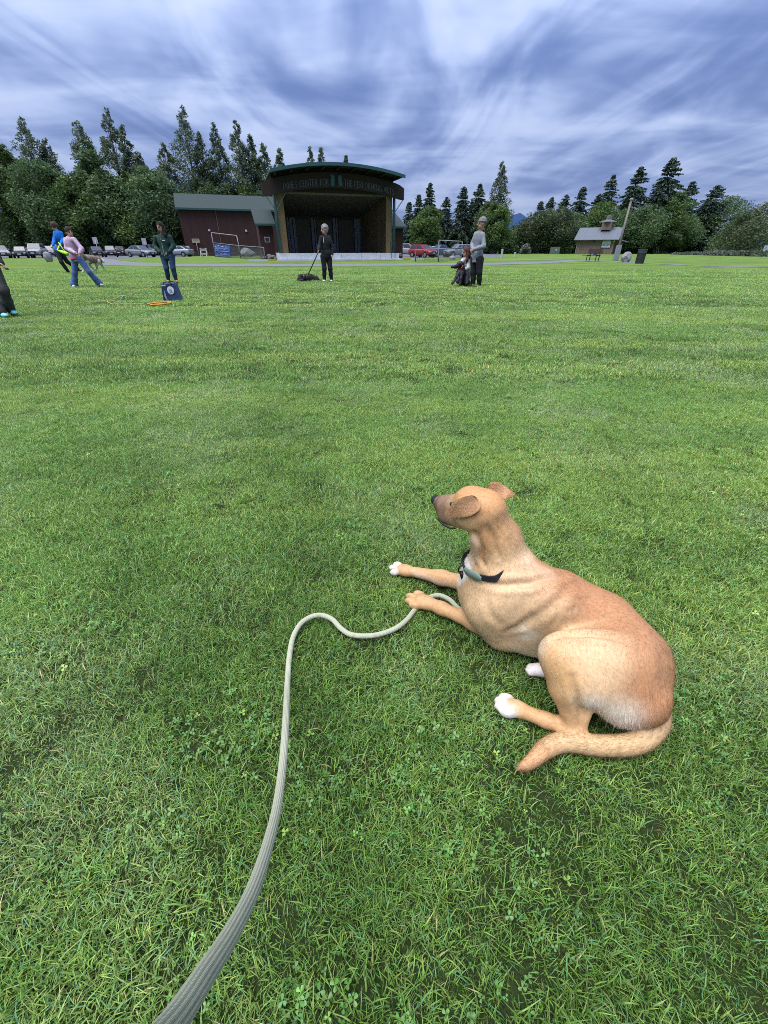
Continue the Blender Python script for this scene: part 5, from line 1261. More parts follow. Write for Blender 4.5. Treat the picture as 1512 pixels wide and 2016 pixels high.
# side annexes
def annex(x0, x1, y0, y1, ze, zr, name):
    w_ = MB().box(((x0 + x1) / 2, (y0 + y1) / 2, ze / 2), (x1 - x0, y1 - y0, ze)).build(name, redbrown, st)
    V = [(x0 - .3, y0 - .4, ze), (x1 + .3, y0 - .4, ze), (x1 + .3, y1, zr), (x0 - .3, y1, zr)]
    MB().raw(V + [(x, y, z + .12) for x, y, z in V], [(3, 2, 1, 0), (4, 5, 6, 7), (0, 1, 5, 4), (1, 2, 6, 5), (2, 3, 7, 6), (3, 0, 4, 7)]).build('annex_roof', shingle, w_)
    MB().box(((x0 + x1) / 2, y0 - .44, ze + .04), (x1 - x0 + .62, .07, .17)).build('gutter', teal, w_)
    return w_
wa = annex(-7.35, -5.95, 3.6, 7.4, 2.95, 4.35, 'annex_wall')
for n_, (x, w, z, h) in dict(a=(-6.62, .52, 1.75, .46)).items():
    wf = MB().box((x, 3.585, z), (w, .05, h)).build('window', mat('window_frame', (.42, .43, .45)), wa)
    MB().box((x, 3.57, z), (w - .12, .05, h - .12)).build('pane', mat('dark_glass', (.012, .014, .018), rough=.1, spec=.6), wf)
wb = annex(6.05, 8.45, 4.6, 8.4, 2.92, 4.4, 'annex_wall')
for x0, x1, y in ((-8.1, -6.0, 2.6), (6.2, 8.6, 4.2)):
    for i in range(14):
        x = random.uniform(x0, x1); sB = Blob().ell((0, 0, 0), (random.uniform(.16, .28), random.uniform(.12, .2), random.uniform(.10, .18)), (1, random.uniform(-.4, .4), random.uniform(-.2, .2)), k=.02).ell((random.uniform(-.08, .08), 0, .05), (.13, .11, .09), k=.05)
        link('retaining_stone', sB.mesh('stone', .035, 0), stone_m, st, (x, y + random.uniform(-.1, .1), random.uniform(.1, .42)))
for x0, x1 in ((-8.9, -6.35), (6.4, 8.7)):
    MB().box(((x0 + x1) / 2, -1.2, .06), (x1 - x0, .22, .13)).build('kerb', conc, st)
    xy = x1 - .4 if x1 < 0 else x0 + .4
    MB().box((xy, -1.2, .075), (.8, .24, .15)).build('kerb_end', mat('yellow_paint', (.42, .33, .05), (.34, .27, .05), .6, 6), st)

# ------------------------------------------------------------------ red-brown barn behind, left of the stage
bn_ = empty('barn', (-30.7, 75.1, 0), R(20))
tag(bn_, 'long red-brown boarded barn with grey-green shingle roof left of the stage', 'barn')
BL, BD, ZE, ZR = 19.0, 9.0, 6.05, 7.95
V = [(0, 0, 0), (BL, 0, 0), (BL, BD, 0), (0, BD, 0), (0, 0, ZE), (BL, 0, ZE), (BL, BD, ZE), (0, BD, ZE), (0, BD / 2, ZR), (BL, BD / 2, ZR)]
wall = MB().raw(V, [(0, 1, 5, 4), (1, 2, 6, 9, 5), (2, 3, 7, 6), (3, 0, 4, 8, 7), (4, 5, 9, 8), (6, 7, 8, 9), (3, 2, 1, 0)]).build('wall', redbrown, bn_)
sl = (ZR - ZE) / (BD / 2)
for y0, y1 in ((-.4, BD / 2), (BD + .4, BD / 2)):
    za = ZR - sl * abs(BD / 2 - y0)
    Vr = [(-.25, y0, za), (BL + .25, y0, za), (BL + .25, y1, ZR), (-.25, y1, ZR)]
    rf = MB().raw([(x, y, z + .03) for x, y, z in Vr] + [(x, y, z + .20) for x, y, z in Vr], [(3, 2, 1, 0), (4, 5, 6, 7), (0, 1, 5, 4), (1, 2, 6, 5), (2, 3, 7, 6), (3, 0, 4, 7)]).build('roof', shingle, bn_)
    MB().box((BL / 2, y0 + (-.06 if y0 < 0 else .06), za + .07), (BL + .6, .12, .22)).build('gutter', teal, rf)
MB().tube([(5.3, -.06, .1), (5.3, -.06, ZE - .2)], .05, 6).build('downspout', mat('downspout', (.12, .10, .105)), bn_)
for x in (3.9, 9.4): MB().box((x, -.08, 3.35), (.34, .16, .26), top=.8).build('wall_light', mat('lamp_housing', (.42, .42, .43)), bn_, bevel=.02)
MB().box((12.4, -.06, 1.4), (1.0, .12, 1.3)).build('vent', mat('vent_grey', (.12, .13, .135)), bn_, bevel=.02)
MB().box((BL / 2, -.03, .25), (BL + .02, .05, .5)).build('base_board', mat('base_board', (.05, .03, .03)), wall)

# ------------------------------------------------------------------ small tan booth with metal roof and cupola
b0 = (39.211, 99.062, 0); b1 = (45.328, 99.062, 0)
bt = empty('booth', b0, R(-32)); BWd = (b1[0] - b0[0]) * 1.13
tag(bt, 'small tan boarded booth with grey metal roof and cupola near the bench', 'booth')
tan = striped('tan_boards', (.195, .145, .120), (.150, .110, .092), .30, 0, .01)
ZE, ZR, D2 = 2.78, 4.45, 2.9
wl_ = MB().raw([(0, 0, 0), (BWd, 0, 0), (BWd, 2 * D2, 0), (0, 2 * D2, 0), (0, 0, ZE), (BWd, 0, ZE), (BWd, 2 * D2, ZE), (0, 2 * D2, ZE), (0, D2, ZR), (BWd, D2, ZR)], [(0, 1, 5, 4), (1, 2, 6, 9, 5), (2, 3, 7, 6), (3, 0, 4, 8, 7), (4, 5, 9, 8), (6, 7, 8, 9), (3, 2, 1, 0)]).build('wall', tan, bt)
metal_roof = striped('ribbed_metal', (.075, .090, .115), (.100, .115, .140), .26, 0, .03, .55, 1.5, spec=.3)
for y0, y1 in ((-.75, D2), (2 * D2 + .75, D2)):
    za = ZR - (ZR - ZE) / D2 * abs(D2 - y0); Vr = [(-.55, y0, za), (BWd + .75, y0, za), (BWd + .75, y1, ZR), (-.55, y1, ZR)]
    MB().raw([(x, y, z + .02) for x, y, z in Vr] + [(x, y, z + .10) for x, y, z in Vr], [(3, 2, 1, 0), (4, 5, 6, 7), (0, 1, 5, 4), (1, 2, 6, 5), (2, 3, 7, 6), (3, 0, 4, 7)]).build('roof', metal_roof, bt)
MB().box((BWd + .9, D2, 2.35), (2.4, 4.6, .10), (0, .22, 0)).build('side_canopy', metal_roof, bt)
MB().box((BWd + 1.2, D2 * .4, 1.1), (.25, .25, 2.2)).build('canopy_post', tan, bt)
for x in (.12, .62, BWd - .12): MB().box((x, -.05, ZE / 2), (.14, .08, ZE - .02)).build('corner_board', mat('tan_trim', (.24, .19, .16)), bt)
cu = MB().box((BWd * .66, D2 * .80, ZR + .25), (1.75, 1.75, 1.25)).build('cupola', tan, bt)
MB().lathe([(1.62, 0), (1.55, .12), (.60, .38), (.52, .50), (.42, .95), (.30, 1.15)], (BWd * .66, D2 * .80, ZR + .87), 4).build('cupola_roof', mat('cupola_cap', (.10, .11, .125)), cu)
MB().box((BWd * .46, -.03, ZE - .42), (.55, .08, .55)).build('window', mat('dark_glass', (.012, .014, .018)), bt)
fr = MB().box((BWd * .80, -.04, 1.72), (1.75, .08, 1.35)).build('notice_board', mat('board_frame', (.06, .04, .035)), bt)
pn_ = MB().box((BWd * .80, -.08, 1.72), (1.55, .06, 1.15)).build('map_panel', mat('map_panel', (.50, .54, .56), (.42, .48, .50), .5, 3), fr)
for i in range(9):
    MB().box((BWd * .80 - .6 + .15 * i, -.112, 1.50 + .05 * (i % 3)), (.11, .012, .16 + .05 * ((i * 7) % 4))).build('map_mark', mat('map_ink', (.10, .14, .15)), fr)
MB().tube([(.95, -.07, 1.35), (.95, -.16, .98), (1.45, -.16, .98), (1.45, -.07, 1.45)], .03, 6).build('handle', trimw, bt)
MB().box((BWd - .05, -.10, 2.35), (.16, .12, .62), (0, .15, 0)).build('white_bracket', mat('bracket_white', (.5, .5, .5)), bt)

# ------------------------------------------------------------------ house far behind the right-hand trees
hs_ = empty('house', (77.810, 140.000, 1.000), 0); hs_.location.z = 0
tag(hs_, 'low white house with grey roof half hidden behind the dark pines', 'house')
w_ = MB().box((5.5, 3, 1.6), (11, 6, 3.2)).build('wall', mat('house_white', (.42, .43, .44)), hs_)
MB().prism([(-.6, 3.0), (11.6, 3.0), (11.0, 5.2), (1.4, 5.2)], -.6, 6.6).build('roof', mat('house_roof', (.055, .06, .068), rough=.9), hs_)
for x in (2.2, 4.8, 8.2):
    wf = MB().box((x, -.03, 1.9), (1.4, .08, 1.2)).build('window', mat('window_frame', (.42, .43, .45)), w_); MB().box((x, -.07, 1.9), (1.2, .06, 1.0)).build('pane', mat('dark_glass', (.012, .014, .018)), wf)

# ------------------------------------------------------------------ street furniture and small things
wmetal = mat('white_tube', (.22, .22, .24), (.18, .18, .20), .5, 6)
gmetal = mat('green_post', (.045, .060, .060), (.035, .048, .050), .5, 6)
def thing(name, loc, label, cat, group=None, rz=0):
    return tag(empty(name, loc, rz), label, cat, group)
def rel(root, *pts): return [tuple(np.array(p) - np.array(root.location)) for p in pts]

# goal frames and chain-link fences
gl_ = thing('goal_frame', (-23.489, 66.216, 0), 'white tubular goal frame standing behind the blue banner', 'goal')
a, b, c, d = rel(gl_, (-23.863, 68.000, 0.0035), (-23.837, 68.000, 2.822), (-19.189, 64.000, 2.388), (-19.055, 64.000, -0.024))
MB().tube([a, b], .05, 8).build('goal_post', wmetal, gl_, smooth=True); MB().tube([b, c], .05, 8).build('crossbar', wmetal, gl_, smooth=True); MB().tube([c, d], .05, 8).build('goal_post', wmetal, gl_, smooth=True)
gr_ = thing('goal_frame', (5.364, 46.714, 0), 'white tubular goal frame in front of the pickup and silver car', 'goal')
a, b, c, d = rel(gr_, (5.300, 47.000, -0.0487), (5.299, 47.000, 1.656), (7.531, 47.000, 1.562), (7.625, 47.000, -0.0487))
MB().tube([a, b], .032, 8).build('goal_post', wmetal, gr_, smooth=True); MB().tube([b, c], .032, 8).build('crossbar', wmetal, gr_, smooth=True); MB().tube([c, d], .032, 8).build('goal_post', wmetal, gr_, smooth=True)
link_m = mat('chain_link_wire', (.050, .060, .064), rough=.5, metal=.4)
def chain_fence(label, lo, hi, wire=.22, rw=.006):
    """Posts, top rail and woven wire between ground points lo and top points hi."""
    root = thing('chain_link_fence', lo[0], label, 'fence')
    lo = [np.array(p) - np.array(lo[0]) for p in lo]; hi = [np.array(p) - np.array(root.location) for p in hi]
    for p, q in zip(lo, hi): MB().tube([p, q], .045, 8).build('post', gmetal, root, smooth=True)
    for i in range(len(lo) - 1):
        MB().tube([hi[i], hi[i + 1]], .035, 6).build('top_rail', mat('galvanised', (.19, .20, .21), rough=.5), root, smooth=True)
        L = np.linalg.norm(lo[i + 1] - lo[i]); n = max(int(L / wire), 4); m = MB(); Hh = np.linalg.norm(hi[i] - lo[i]); k = max(int(Hh / wire), 3)
        Q = lambda u, v: (lo[i] * (1 - u) + lo[i + 1] * u) * (1 - v) + (hi[i] * (1 - u) + hi[i + 1] * u) * v
        for s in range(-k, n + 1):
            for sg in (1, -1):
                u0, v0 = s / n, (0 if sg > 0 else 1); u1, v1 = (s + k) / n, (1 if sg > 0 else 0)
                ta = max(0, -u0 / (u1 - u0)); tb = min(1, (1 - u0) / (u1 - u0))
                if tb <= ta: continue
                m.bar(Q(u0 + (u1 - u0) * ta, v0 + (v1 - v0) * ta), Q(u0 + (u1 - u0) * tb, v0 + (v1 - v0) * tb), rw * 2)
        w_ = m.build('wire_mesh', link_m, root); w_['kind'] = 'stuff'
    return root
chain_fence('chain-link fence with green posts beside the barn, carrying the blue banner', [(-24.021, 68.242, 0), (-16.777, 56.186, 0), (-11.622, 46.714, 0)], [(-23.810, 68.000, 1.654), (-16.922, 56.500, 1.272), (-11.730, 47.300, 1.067)], .20, .0065)
chain_fence('low chain-link fence with thin green posts in front of the red car', [(2.833, 43.071, 0), (4.724, 41.451, 0), (7.878, 48.773, 0)], [(2.810, 43.500, 0.885), (4.737, 42.000, 0.963), (7.857, 49.000, 1.043)], .16, .0035)
# blue banner tied to the fence
bnr = thing('banner', (-22.157, 66.216, 0), 'blue banner with white lettering hung on the chain-link fence', 'banner')
qa, qb, qc, qd = [np.array(p) for p in rel(bnr, (-23.328, 66.600, 0.0658), (-19.184, 60.200, 0.1125), (-19.011, 60.200, 1.264), (-23.145, 66.600, 1.496))]
dep = np.array((.0, -.25, 0)); Vb = [qa + dep, qb + dep, qc + dep, qd + dep]
MB().raw(Vb + [v + np.array((0, .03, 0)) for v in Vb], [(0, 1, 2, 3), (7, 6, 5, 4), (0, 4, 5, 1), (1, 5, 6, 2), (2, 6, 7, 3), (3, 7, 4, 0)]).build('cloth', mat('banner_blue', (.020, .055, .22), (.028, .070, .26), .6, 2), bnr)
def onb(u, v): return (Vb[0] * (1 - u) + Vb[1] * u) * (1 - v) + (Vb[3] * (1 - u) + Vb[2] * u) * v + np.array((0, -.03, 0))
bw = mat('banner_print', (.42, .46, .58), rough=.6)
r2 = random.Random(3)
for i in range(11):                                             # tall script-like first line
    u = .08 + i * .075; m_ = MB(); h0, h1 = .60 + r2.uniform(-.02, .05), .80 + r2.uniform(-.06, .12)
    m_.bar(onb(u, h0), onb(u + .02, h1), .10, .02); m_.bar(onb(u, h0 + .02), onb(u + .055, h0 + r2.uniform(.03, .14)), .10, .02)
    if i % 3 == 0: m_.bar(onb(u - .02, h1), onb(u + .05, h1 - .03), .08, .02)
    m_.build('print', bw, bnr)
for v, u0, u1, w in ((.46, .07, .95, .19), (.20, .22, .80, .12), (.06, .05, .95, .13)):
    u = u0
    while u < u1:
        l = r2.uniform(.03, .07); MB().bar(onb(u, v), onb(min(u + l, u1), v), w, .02).build('print', bw, bnr); u += l + .018
for u in (.24, .46, .66): MB().bar(onb(u, .30), onb(u + .10, .30), .11, .02).build('print', bw, bnr)

# signs
def sign(base, top, w, h, label, m, rz=0, Y=None):
    root = thing('sign', base, label, 'sign'); t_ = rel(root, top)[0]
    MB().tube([(0, 0, 0), (t_[0], t_[1], t_[2])], .045, 6).build('post', wmetal, root, smooth=True)
    pl_ = MB().box((t_[0], t_[1] - .07, t_[2] - h * .45), (w, .03, h)).build('plate', m, root, bevel=.008)
    return root
grey_sign = mat('sign_back', (.30, .32, .36), (.25, .27, .31), .5, 3)
s1 = sign((-38.110, 64.306, 0), (-38.323, 64.900, 2.213), .62, .75, 'grey parking sign on a post right of the girl in lilac', grey_sign)
s2 = sign((-32.605, 66.216, 0), (-32.656, 66.500, 2.128), .60, .75, 'grey parking sign on a post in front of the silver sedan', grey_sign)
s3 = sign((-28.926, 75.131, 0), (-29.065, 75.500, 2.222), 1.15, .52, 'wide cream sign on a post before the barn\'s left end', mat('sign_cream', (.33, .30, .22), (.27, .25, .19), .5, 4))
for z in (-.10, -.25): MB().box((rel(s3, (-29.065, 75.500, 2.222))[0][0], rel(s3, (-29.065, 75.500, 2.222))[0][1] - .09, rel(s3, (-29.065, 75.500, 2.222))[0][2] + z), (.85, .012, .07)).build('sign_text', mat('sign_ink', (.08, .07, .05)), s3)
s4 = sign((69.320, 86.790, 0), (69.290, 88.000, 1.386), .75, .9, 'pale blue sign at the right edge of the flower bed', mat('sign_pale', (.40, .47, .56)))
# white kiosk box and folding barricade by the barn
kb = thing('kiosk_box', (-29.416, 72.687, 0), 'white box on a post beside the silver car and barn', 'box')
MB().box((0, 0, .42), (.40, .3, .84)).build('pedestal', mat('kiosk_grey', (.33, .34, .36)), kb, bevel=.02); MB().box((-.1, -.02, 1.05), (.62, .45, .45), (0, -.05, 0)).build('head', mat('kiosk_white', (.46, .47, .49)), kb, bevel=.03)
ba = thing('barricade', (-26.299, 70.395, 0), 'white folding A-frame barricade in front of the barn', 'barricade')
wp = mat('white_plastic', (.50, .47, .46), (.44, .41, .40), .5, 5)
for x in (-.42, .42):
    MB().bar((x, -.3, 0), (x, 0, 1.05), .08, .05).build('leg', wp, ba); MB().bar((x, .3, 0), (x, 0.01, 1.05), .08, .05).build('leg', wp, ba)
MB().box((0, -.09, .82), (.92, .04, .26), (.28, 0, 0)).build('board', wp, ba); MB().box((0, -.22, .30), (.92, .04, .20), (.28, 0, 0)).build('board', wp, ba)
# lamp post among the trees
lp_ = thing('lamp_post', (-38.315, 80.544, 0), 'slim lamp post with a white globe behind the woman in green', 'lamp post')
q = rel(lp_, (-37.348, 81.000, 4.934))[0]
MB().tube([(0, 0, 0), (0, 0, q[2])], [.07, .05], 8).build('pole', gmetal, lp_, smooth=True)
MB().lathe([(.06, 0), (.20, .12), (.26, .32), (.20, .52), (.06, .62)], (0, 0, q[2]), 10).build('globe', mat('lamp_globe', (.62, .66, .72), rough=.3), lp_, smooth=True)
# rocks
def rock(label, base, dims, seed, m, rz=0, lean=0):
    rr = np.random.default_rng(seed); B = Blob(); w, d, h = dims
    B.ell((0, 0, h * .42), (w / 2, d / 2, h * .58), (1, .1, lean), k=.05)
    for i in range(9):
        a = rr.uniform(0, 6.28); B.ell((math.cos(a) * w * .24, math.sin(a) * d * .24, h * rr.uniform(.25, .68)), np.array((w, d, h)) * rr.uniform(.16, .27), (1, rr.normal(0, .5), rr.normal(0, .4)), k=min(dims) * .08)
    for i in range(11):                                          # split faces
        a = rr.uniform(0, 6.28); el = rr.uniform(-.1, 1.2); nv = np.array((math.cos(a) * math.cos(el), math.sin(a) * math.cos(el), math.sin(el))); ext = math.sqrt((nv[0] * w / 2) ** 2 + (nv[1] * d / 2) ** 2 + (nv[2] * h * .58) ** 2)
        B.p.append(('k', np.array((0, 0, h * .42)) + nv * ext * rr.uniform(.70, .92), nv))
    B.p.append(('k', np.array((0, 0, -.02)), np.array((0, 0, -1.))))
    me = B.mesh('boulder', max(w, h) / 26, 0)
    V = B.V + (vnoise(B.V, 5 / max(dims), seed)[:, None] - .5) * .12 * min(dims); me.vertices.foreach_set('co', np.ascontiguousarray(V, np.float32).ravel()); me.update()
    o = link('boulder', me, m, None, base); o.rotation_euler.z = rz
    return tag(o, label, 'rock')
pale_rock = mat('pale_granite', (.26, .27, .29), (.19, .20, .215), .9, 4, bump=.7, bscale=12)
grey_rock = mat('grey_granite', (.15, .155, .17), (.21, .215, .23), .9, 4, bump=.7, bscale=12)
rock('upright grey standing stone left of the person in blue', (-29.598, 42.246, 0), (.66, .5, .92), 3, grey_rock)
rock('big pale boulder behind the fence in front of the barn', (-20.041, 70.395, 0), (2.5, 1.3, 1.15), 5, pale_rock)
rock('grey boulder between the utility pole and the trash can', (21.366, 42.246, 0), (.86, .6, .78), 9, grey_rock)
rock('small flat pale rock on the grass before the silver car', (7.287, 51.020, 0), (.7, .5, .38), 12, pale_rock)
# white posts near the trees
for px_base, hgt_, lab in (((14.121, 57.644, 0), .95, 'short white marker post right of the man in grey'), ((18.020, 66.216, 0), .55, 'smaller pale marker post further right on the far grass')):
    o = MB().lathe([(.16, 0), (.13, hgt_ * .5), (.12, hgt_ * .96), (.08, hgt_)], (0, 0, 0), 8).build('marker_post', mat('weathered_white', (.34, .36, .38), (.26, .28, .30), .8, 6), loc=px_base); tag(o, lab, 'post')
# utility box
ub = thing('utility_box', (35.338, 99.944, 0), 'green metal utility box on the grass left of the booth', 'utility box')
MB().box((0, 0, .62), (1.75, .9, 1.24), top=.97).build('cabinet', mat('utility_green', (.095, .125, .115), (.080, .108, .10), .5, 3), ub, bevel=.03); MB().box((.1, -.47, .75), (.35, .04, .35)).build('label_plate', mat('plate_pale', (.33, .36, .35)), ub)
MB().box((-.02, -.46, .60), (.03, .03, 1.0)).build('door_seam', gmetal, ub)
# utility pole
up_ = thing('utility_pole', (22.137, 45.747, 0), 'weathered wooden pole with a grey sleeve right of the booth', 'pole')
q = rel(up_, (22.164, 46.300, 4.707))[0]
MB().tube([(0, 0, 0), (0, 0, q[2] * .5), (.02, 0, q[2])], [.105, .095, .08], 10).build('pole', mat('weathered_pole', (.20, .175, .155), (.145, .125, .11), .9, 3, (1, 1, .15)), up_, smooth=True)
MB().box((0, -.04, .62), (.42, .36, 1.24), top=.92).build('sleeve', mat('sleeve_grey', (.20, .225, .26), (.17, .19, .22), .6, 3), up_, bevel=.02)
MB().box((0.02, 0, q[2] + .02), (.24, .24, .12), top=.6).build('cap', wmetal, up_); MB().tube([(-.19, -.02, 2.6), (-.30, -.02, 2.62), (-.30, -.02, 2.9)], .035, 6).build('bracket', gmetal, up_)
# bench seen from behind
be = thing('bench', (18.889, 43.071, 0), 'dark red-brown park bench seen from behind beside the path', 'bench', rz=R(4))
fr_m = mat('bench_frame', (.018, .017, .018), rough=.5); slat = mat('bench_slat', (.042, .016, .015), (.030, .012, .012), .6, 6)
for x in (-.43, .43):
    MB().bar((x, 0, 0), (x, -.06, .46), .055).build('leg', fr_m, be); MB().bar((x, -.06, .46), (x, .12, 1.0), .055).build('leg', fr_m, be); MB().bar((x, .52, 0), (x, .50, .45), .05).build('leg', fr_m, be)
    MB().bar((x, -.05, .44), (x, .54, .45), .05).build('seat_bracket', fr_m, be)
for i, z in enumerate((.66, .78, .90)): MB().box((0, .02 + .045 * i - .06, z), (1.30, .035, .105), (-.3, 0, 0)).build('slat', slat, be, bevel=.006)
for i in range(4): MB().box((-.15, .10 + .13 * i, .475), (1.55, .105, .035)).build('slat', slat, be, bevel=.006)
MB().bar((-.43, .02, .2), (.43, .02, .2), .035).build('stretcher', fr_m, be)
bgg = MB().box((.10, .24, .575), (.46, .24, .16), top=.8).build('folded_jacket', cloth('pale_blue_cloth', (.28, .33, .50)), bevel=.04); bgg.parent = None
bgg.location = be.location; bgg.rotation_euler = be.rotation_euler; tag(bgg, 'small pale blue bundle lying on the bench seat', 'bundle')
# trash can
tcn = thing('trash_can', (19.946, 37.241, 0), 'dark green-black round trash can standing on the far lawn', 'trash can')
MB().lathe([(.27, 0), (.285, .05), (.30, .70)], (0, 0, 0), 20).build('body', mat('can_dark', (.020, .026, .030), (.028, .034, .038), .55, 4), tcn, smooth=False)
MB().lathe([(.305, .70), (.312, .72), (.312, .88), (.33, .90), (.33, .945), (.26, .95)], (0, 0, 0), 20).build('lid_band', mat('can_band', (.045, .055, .060), rough=.5), tcn)
for k in range(20):
    a = k / 20 * 6.283; MB().bar((.290 * math.cos(a), .290 * math.sin(a), .04), (.306 * math.cos(a), .306 * math.sin(a), .69), .022).build('slat', mat('can_dark', (.02, .026, .03)), tcn)

# ------------------------------------------------------------------ blue tote bag and leads on the grass
bg_ = thing('tote_bag', (-4.745, 10.281, 0), 'navy shopping tote with a white round logo standing on the lawn', 'bag', rz=R(-4))
W0, W1, HB, DB = .35, .30, .36, .17
Vb = [(-W0 / 2 - .02, -DB / 2, 0), (W0 / 2 + .06, -DB / 2 - .02, 0), (W0 / 2 + .02, DB / 2, 0), (-W0 / 2, DB / 2, 0), (-W1 / 2, -DB / 2 - .01, HB * .95), (W1 / 2, -DB / 2 + .01, HB * 1.02), (W1 / 2 - .01, DB / 2, HB), (-W1 / 2 + .01, DB / 2, HB * 1.04)]
bagm = mat('navy_laminate', (.014, .026, .075), (.026, .045, .115), .35, 9, bump=.5, bscale=14, spec=.5)
MB().raw(Vb, [(0, 1, 5, 4), (1, 2, 6, 5), (2, 3, 7, 6), (3, 0, 4, 7), (3, 2, 1, 0), (4, 5, 6, 7)]).build('body', bagm, bg_, bevel=.012)
MB().lathe([(.078, 0), (.078, .006), (.070, .009)], (0, 0, 0), 24).build('logo_disc', mat('logo_disc', (.50, .55, .60), (.44, .50, .56), .4, 12), bg_).matrix_local = Matrix.Translation((.045, -DB / 2 - .008, .22)) @ Matrix.Rotation(R(90), 4, 'X')
for i in range(3): MB().box((.045, -DB / 2 - .022, .195 + .022 * i), (.07 - .012 * i, .004, .010)).build('logo_mark', mat('logo_ink', (.20, .25, .36)), bg_)
MB().raw([(-.14, -DB / 2 - .018, .300), (-.045, -DB / 2 - .018, .307), (-.04, -DB / 2 - .018, .333), (-.14, -DB / 2 - .018, .327)], [(0, 1, 2, 3)]).build('print_band', mat('print_white', (.48, .50, .56)), bg_)
MB().raw([(-.13, -DB / 2 - .017, .10), (-.09, -DB / 2 - .017, .02), (-.075, -DB / 2 - .017, .03), (-.10, -DB / 2 - .017, .24)], [(0, 1, 2, 3)]).build('print_figure', mat('print_grey', (.22, .25, .36)), bg_)
for y in (-DB / 2 - .012, DB / 2):
    MB().tube([(-.09, y, .34), (-.08, y + .02, .375), (.0, y + .04, .385), (.08, y + .02, .37), (.09, y, .34)], .011, 6).build('handle', mat('handle_black', (.014, .015, .020)), bg_, smooth=True)
def cord(name, pts, r, m, label):
    P = [np.array(p) for p in pts]; Q = []
    for i in range(len(P) - 1):
        p0, p1, p2, p3 = P[max(i - 1, 0)], P[i], P[i + 1], P[min(i + 2, len(P) - 1)]
        for s in range(5):
            u = s / 5; Q.append(.5 * (2 * p1 + (p2 - p0) * u + (2 * p0 - 5 * p1 + 4 * p2 - p3) * u * u + (3 * p1 - p0 - 3 * p2 + p3) * u ** 3))
    Q.append(P[-1])
    return tag(MB().tube(Q, r, 6).build(name, m, smooth=True), label, 'lead')
ylw = mat('yellow_cord', (.36, .34, .07), (.30, .28, .06), .7, 8); org = mat('orange_strap', (.48, .25, .03), (.40, .20, .025), .7, 8)
cord('long_lead', [(-7.476, 15.622, 0.05), (-6.839, 13.592, 0.05), (-6.525, 12.239, 0.05), (-6.195, 11.058, 0.05), (-6.286, 10.933, 0.05), (-6.078, 10.403, 0.05), (-6.032, 10.075, 0.05), (-5.929, 9.767, 0.05), (-5.662, 9.382, 0.05), (-5.436, 9.201, 0.05), (-5.212, 9.245, 0.05), (-4.964, 9.245, 0.05), (-4.983, 9.429, 0.05)], .0065, ylw, 'thin yellow long lead trailing over the grass left of the tote')
cord('thin_lead', [(-7.101, 11.058, 0.05), (-6.745, 11.058, 0.05), (-6.454, 10.995, 0.05), (-6.231, 10.811, 0.05), (-6.314, 11.121, 0.05), (-6.024, 10.516, 0.05), (-5.773, 9.971, 0.05)], .006, mat('teal_cord', (.16, .30, .26)), 'pale teal cord ending in a knot on the grass beside the yellow lead')
cord('strap_lead', [(-4.776, 9.156, 0.05), (-4.731, 9.284, 0.06), (-4.608, 9.423, 0.06), (-4.495, 9.590, 0.05), (-4.379, 9.193, 0.06), (-4.514, 9.086, 0.06), (-4.672, 9.069, 0.05), (-4.613, 9.095, 0.05), (-4.390, 9.042, 0.07), (-4.407, 9.302, 0.06)], .015, org, 'orange strap lead heaped on the grass in front of the tote')

# ------------------------------------------------------------------ parked cars
tyre_m = mat('tyre', (.012, .012, .013), rough=.9); rim_m = mat('rim', (.30, .31, .33), rough=.35, metal=.6)
glass_m = mat('car_glass', (.030, .038, .050), (.042, .052, .068), .12, 2, spec=.35)
lamp_m = mat('headlight', (.35, .38, .42), rough=.15, spec=.8); dark_trim = mat('car_trim', (.015, .015, .017), rough=.5); plate_m = mat('number_plate', (.50, .50, .52))
SHAPES = {  # length, half width, wheel radius, wheelbase half, belt heights, cabin x positions (rear base, rear top, front top, front base), roof z
    'sedan': dict(L=4.7, w=.90, r=.32, wb=1.38, prof=[(-2.35, .42, .86), (-2.25, .28, .98), (-1.5, .24, 1.00), (0, .22, .94), (1.0, .24, .90), (1.9, .26, .78), (2.3, .34, .66)], cab=(-1.95, -1.10, .25, 1.15), zr=1.45),
    'suv': dict(L=4.6, w=.93, r=.37, wb=1.35, prof=[(-2.3, .45, 1.00), (-2.22, .32, 1.10), (-1.2, .30, 1.12), (0, .28, 1.08), (1.0, .30, 1.04), (1.95, .32, .96), (2.28, .42, .80)], cab=(-2.2, -1.85, .35, 1.10), zr=1.70),
    'pickup': dict(L=5.3, w=.95, r=.40, wb=1.65, prof=[(-2.65, .50, 1.10), (-2.6, .42, 1.14), (-.9, .40, 1.14), (0, .38, 1.10), (1.2, .40, 1.12), (2.3, .42, 1.06), (2.6, .50, .90)], cab=(-.75, -.55, .75, 1.35), zr=1.80)}
